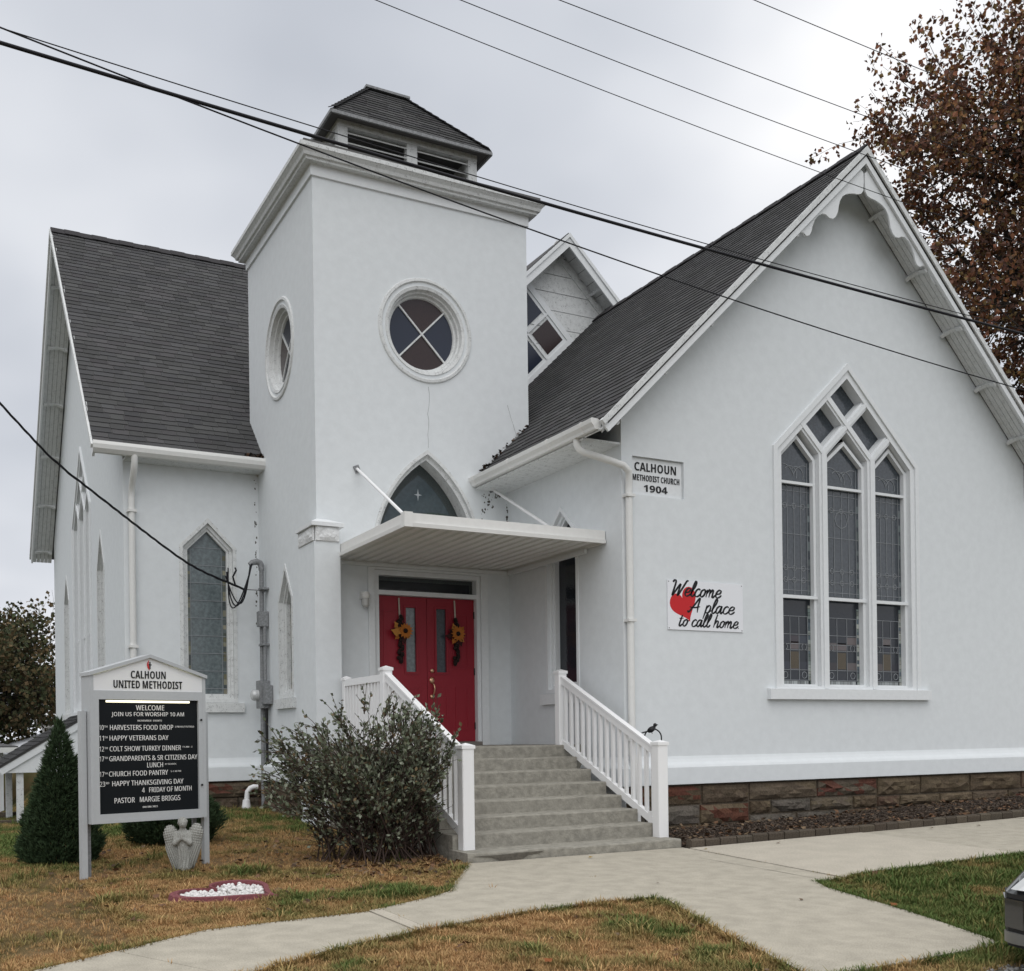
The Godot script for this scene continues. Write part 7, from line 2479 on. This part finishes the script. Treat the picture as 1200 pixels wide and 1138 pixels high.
# ------------------------------------------------------------------ grass and fallen leaves
func build_grass() -> void:
	var blocks := []
	for s in SLABS: blocks.append(slab_poly(s))
	blocks.append(PackedVector2Array([Vector2(0.03, 0), Vector2(0.03, 4.42), Vector2(2.65, 4.42), Vector2(2.65, 0)]))
	blocks.append(rect(2.6, 2.5, 11.0, 4.55))
	var heart := heart_outline(1.0)
	blocks.append(heart)
	var free := func(p: Vector2) -> bool:
		if p.x > -0.03 and p.y < 0.4 and p.x < 12: return false
		if p.x > LEFT_X - 0.12 and p.y < LEFT_Z + 0.12: return false
		for b in blocks:
			if Geometry2D.is_point_in_polygon(p, b): return false
		return true
	for variant in 3:
		var tf := MB.new()
		for k in 7:
			var a := TAU * k / 7.0 + variant
			var d := Vector3(cos(a), 0, sin(a))
			var b0 := d * rng.randf_range(0.0, 0.018)
			var h := rng.randf_range(0.022, 0.042)
			var lean := d * rng.randf_range(0.008, 0.032)
			var s := Vector3(-d.z, 0, d.x) * 0.0019
			var mid := b0 + lean * 0.4 + Vector3(0, h * 0.65, 0)
			tf.tri(b0 - s, b0 + s, mid + s * 0.8); tf.tri(b0 - s, mid + s * 0.8, mid - s * 0.8)
			tf.tri(mid - s * 0.8, mid + s * 0.8, b0 + lean + Vector3(0, h, 0))
		var xf := []; var cols := []
		for zone in [[-6.2, -3.0, 2.7, 7.4, 16000], [-3.4, 3.6, 0.1, 7.2, 15500], [-4.2, 6.6, 1.7, 9.68, 19500], [1.2, 6.4, 8.2, 9.7, 15500], [-5.2, -12, -2.0, 3.0, 9000]]:
			for i in zone[4]:
				var p := Vector2(rng.randf_range(zone[0], zone[2]), rng.randf_range(zone[1], zone[3]))
				if not free.call(p): continue
				var g := lawn_green(p.x, p.y)
				g = clampf(g + rng.randf_range(-0.28, 0.22), 0, 1)
				var straw := Color(0.55, 0.36, 0.175).lerp(Color(0.38, 0.21, 0.10), rng.randf())
				var green := Color(0.120, 0.160, 0.050).lerp(Color(0.085, 0.135, 0.040), rng.randf())
				if p.x > 1.3 and p.y > 6: green = green * 0.92
				var c := straw.lerp(green, g) * rng.randf_range(0.75, 1.25)
				var sc := rng.randf_range(0.6, 1.35) * (0.75 + 0.55 * g) * (1.0 + 0.55 * patch.get_noise_2d(p.x * 5.0 + 9.0, p.y * 5.0))
				if rng.randf() < 0.025: sc *= 1.9
				xf.append(Transform3D(Basis(Vector3.UP, rng.randf() * TAU) * Basis.from_scale(Vector3(sc * 1.15, sc, sc * 1.15)), Vector3(p.x, G(p.x, p.y) - 0.003, p.y)))
				cols.append(c)
		# tufts hanging over the edges of the paving
		for b in blocks.slice(0, SLABS.size()):
			for k in b.size():
				var e0: Vector2 = b[k]; var e1: Vector2 = b[(k + 1) % b.size()]
				for i in int(e0.distance_to(e1) * 70):
					var q := e0.lerp(e1, rng.randf())
					var nn := (e1 - e0).normalized().orthogonal() * rng.randf_range(0.002, 0.03)
					var p := q + nn if free.call(q + nn) else q - nn
					if not free.call(p) or not free.call(q + (p - q).normalized() * 0.06): continue
					var g := clampf(lawn_green(p.x, p.y) + rng.randf_range(-0.1, 0.45), 0, 1)
					var c := Color(0.42, 0.27, 0.125).lerp(Color(0.10, 0.145, 0.045), g) * rng.randf_range(0.75, 1.2)
					var sc := rng.randf_range(0.9, 1.9)
					xf.append(Transform3D(Basis(Vector3.UP, rng.randf() * TAU) * Basis.from_scale(Vector3(sc * 1.3, sc, sc * 1.3)), Vector3(p.x, G(p.x, p.y) - 0.003, p.y)))
					cols.append(c)
		var o := stuff(self, "grass", tf.mesh(), M.grass, xf, cols)
		o.set_meta("label", "short brown and green lawn grass round the paths"); o.set_meta("category", "grass")
	# dead leaves under the shrub and in the bed
	var lm := MB.new()
	maple_leaf(lm, Transform3D(Basis(Vector3(1, 0, 0), -PI / 2), Vector3.ZERO), 0.06)
	var xf := []; var cols := []
	for i in 2600:
		var p := Vector2(rng.randfn(-0.45, 0.55), rng.randfn(3.9, 0.55))
		if i > 800: p = Vector2(rng.randf_range(2.7, 10.4), rng.randf_range(3.05, 4.36))
		if i > 2200: p = Vector2(rng.randf_range(-3.6, 0.2), rng.randf_range(1.5, 6.0))
		if i > 2500: p = Vector2(rng.randf_range(-3.0, 4.5), rng.randf_range(6.6, 9.3))
		if i <= 800 or i > 2200:
			if not free.call(p): continue
		var y := G(p.x, p.y) + 0.03
		if i > 800 and i <= 2200: y += 0.04 + 0.012 * maxf(0.0, p.x - 5.0)
		xf.append(Transform3D(Basis.from_euler(Vector3(rng.randf_range(-0.6, 0.6), rng.randf() * TAU, rng.randf_range(-0.6, 0.6))) * Basis.from_scale(Vector3.ONE * rng.randf_range(0.5, 1.3)), Vector3(p.x, y, p.y)))
		cols.append([Color(0.10, 0.055, 0.03), Color(0.15, 0.085, 0.05), Color(0.07, 0.045, 0.03), Color(0.17, 0.12, 0.075)][rng.randi() % 4] * rng.randf_range(0.7, 1.3))
	var ll := stuff(self, "leaf_litter", lm.mesh(), M.leaf, xf, cols)
	ll.set_meta("label", "dead brown leaves scattered under the shrub and in the bed"); ll.set_meta("category", "leaves")
	# leaves caught where the roofs meet the tower
	xf = []; cols = []
	for i in 190:
		var f := rng.randf()
		var p := Vector3(lerpf(-0.32, 0.0, sqrt(f)), 5.83 + 0.05 * rng.randf(), -2.50 - 0.06 * rng.randf())
		if i > 120: p = Vector3(lerpf(2.42, 3.2, f * f), 0.0, 0.02 + 0.07 * rng.randf())
		if i > 120: p.y = 5.25 + PITCH * (p.x - 2.367) + 0.02 * rng.randf()
		xf.append(Transform3D(Basis.from_euler(Vector3(rng.randf_range(-1, 1), rng.randf() * TAU, rng.randf_range(-1, 1))) * Basis.from_scale(Vector3.ONE * rng.randf_range(0.5, 1.1)), p))
		cols.append([Color(0.05, 0.035, 0.025), Color(0.10, 0.06, 0.04), Color(0.02, 0.018, 0.016)][rng.randi() % 3])
	var rl := stuff(self, "roof_leaves", lm.mesh(), M.leaf, xf, cols)
	rl.set_meta("label", "dark dead leaves caught in the gutters beside the tower"); rl.set_meta("category", "leaves")
	# chips of mulch in the bed
	var ch := MB.new()
	ch.obox(Transform3D(), Vector3(0.032, 0.007, 0.012))
	xf = []; cols = []
	for i in 6000:
		var p := Vector2(rng.randf_range(2.68, 10.4), rng.randf_range(3.0, 4.40))
		var f := (4.42 - p.y) / 1.47
		var y := G(p.x, p.y) + 0.025 + 0.01 * f + 0.05 * sin(f * PI) + 0.012 * maxf(0.0, p.x - 5.0)
		xf.append(Transform3D(Basis.from_euler(Vector3(rng.randf_range(-0.7, 0.7), rng.randf() * TAU, rng.randf_range(-0.7, 0.7))) * Basis.from_scale(Vector3.ONE * rng.randf_range(0.5, 1.4)), Vector3(p.x, y, p.y)))
		cols.append(Color(0.052, 0.038, 0.028) * rng.randf_range(0.4, 2.0))
	var mc := stuff(self, "mulch", ch.mesh(), M.pebble, xf, cols)
	mc.set_meta("label", "dark bark mulch filling the bed along the gable wall"); mc.set_meta("category", "mulch")
	# gravel
	var gv := MB.new()
	gv.ball(Vector3.ZERO, Vector3(0.012, 0.008, 0.010), 3)
	xf = []; cols = []
	for i in 3000:
		var p := Vector2(rng.randf_range(-1.5, 3.0), 9.62 + 1.3 * pow(rng.randf(), 1.3))
		if not free.call(p): continue
		xf.append(Transform3D(Basis.from_euler(Vector3(rng.randf() * 6, rng.randf() * 6, 0)) * Basis.from_scale(Vector3.ONE * rng.randf_range(0.5, 1.5)), Vector3(p.x, G(p.x, p.y) + 0.014, p.y)))
		var w := rng.randf_range(0.10, 0.28)
		cols.append(Color(w, w * 0.97, w * 0.92))
	var go := stuff(self, "gravel", gv.mesh(), M.pebble, xf, cols)
	go.set_meta("label", "loose pale gravel at the street edge"); go.set_meta("category", "gravel")
	# single fallen leaves one can point to
	var spots := [[1.896, 8.009, 0.11, "orange-brown leaf on the edge of the lawn beside the walk", 0], [-0.42, 8.41, 0.10, "curled tan leaf on the brown lawn between the paths", 1], [-0.86, 7.10, 0.09, "tan leaf on the lawn at the edge of the narrow path", 1], [-1.35, 8.34, 0.10, "rusty leaf on the brown lawn close to the street", 0], [1.27, 4.66, 0.07, "small yellow-brown leaf on the paving below the steps", 2], [2.70, 4.70, 0.07, "yellow leaf on the paving by the corner of the bottom step", 2], [6.08, 4.76, 0.09, "dark leaf on the paving beside the brick edging", 3], [6.78, 4.93, 0.09, "flat dark leaf on the paving farther along the gable wall", 3], [0.96, 6.3, 0.05, "small dark leaf in the middle of the front paving", 3], [1.45, 7.5, 0.06, "small brown leaf on the front walk beside the green lawn", 3], [5.0, 6.9, 0.12, "large dark leaf on the green lawn by the gable walk", 3], [3.7, 4.75, 0.09, "broad brown leaf on the paving against the bricks", 0]]
	var tones := [Color(0.24, 0.09, 0.035), Color(0.28, 0.17, 0.09), Color(0.30, 0.21, 0.07), Color(0.10, 0.055, 0.03)]
	for s in spots:
		var m := MB.new()
		m.col = tones[s[4]]
		maple_leaf(m, Transform3D(Basis(Vector3(1, 0, 0), -PI / 2 + 0.15), Vector3.ZERO), s[2] * 0.72)
		var p := Vector2(s[0], s[1])
		var o := part(self, "fallen_leaf", m, M.leaf)
		tag(o, s[3], "leaf", "single fallen leaves")
		o.position = Vector3(p.x, G(p.x, p.y) + (0.045 if not free.call(p) else 0.04), p.y)
		o.rotation = Vector3(0.1, rng.randf() * TAU, 0.12)
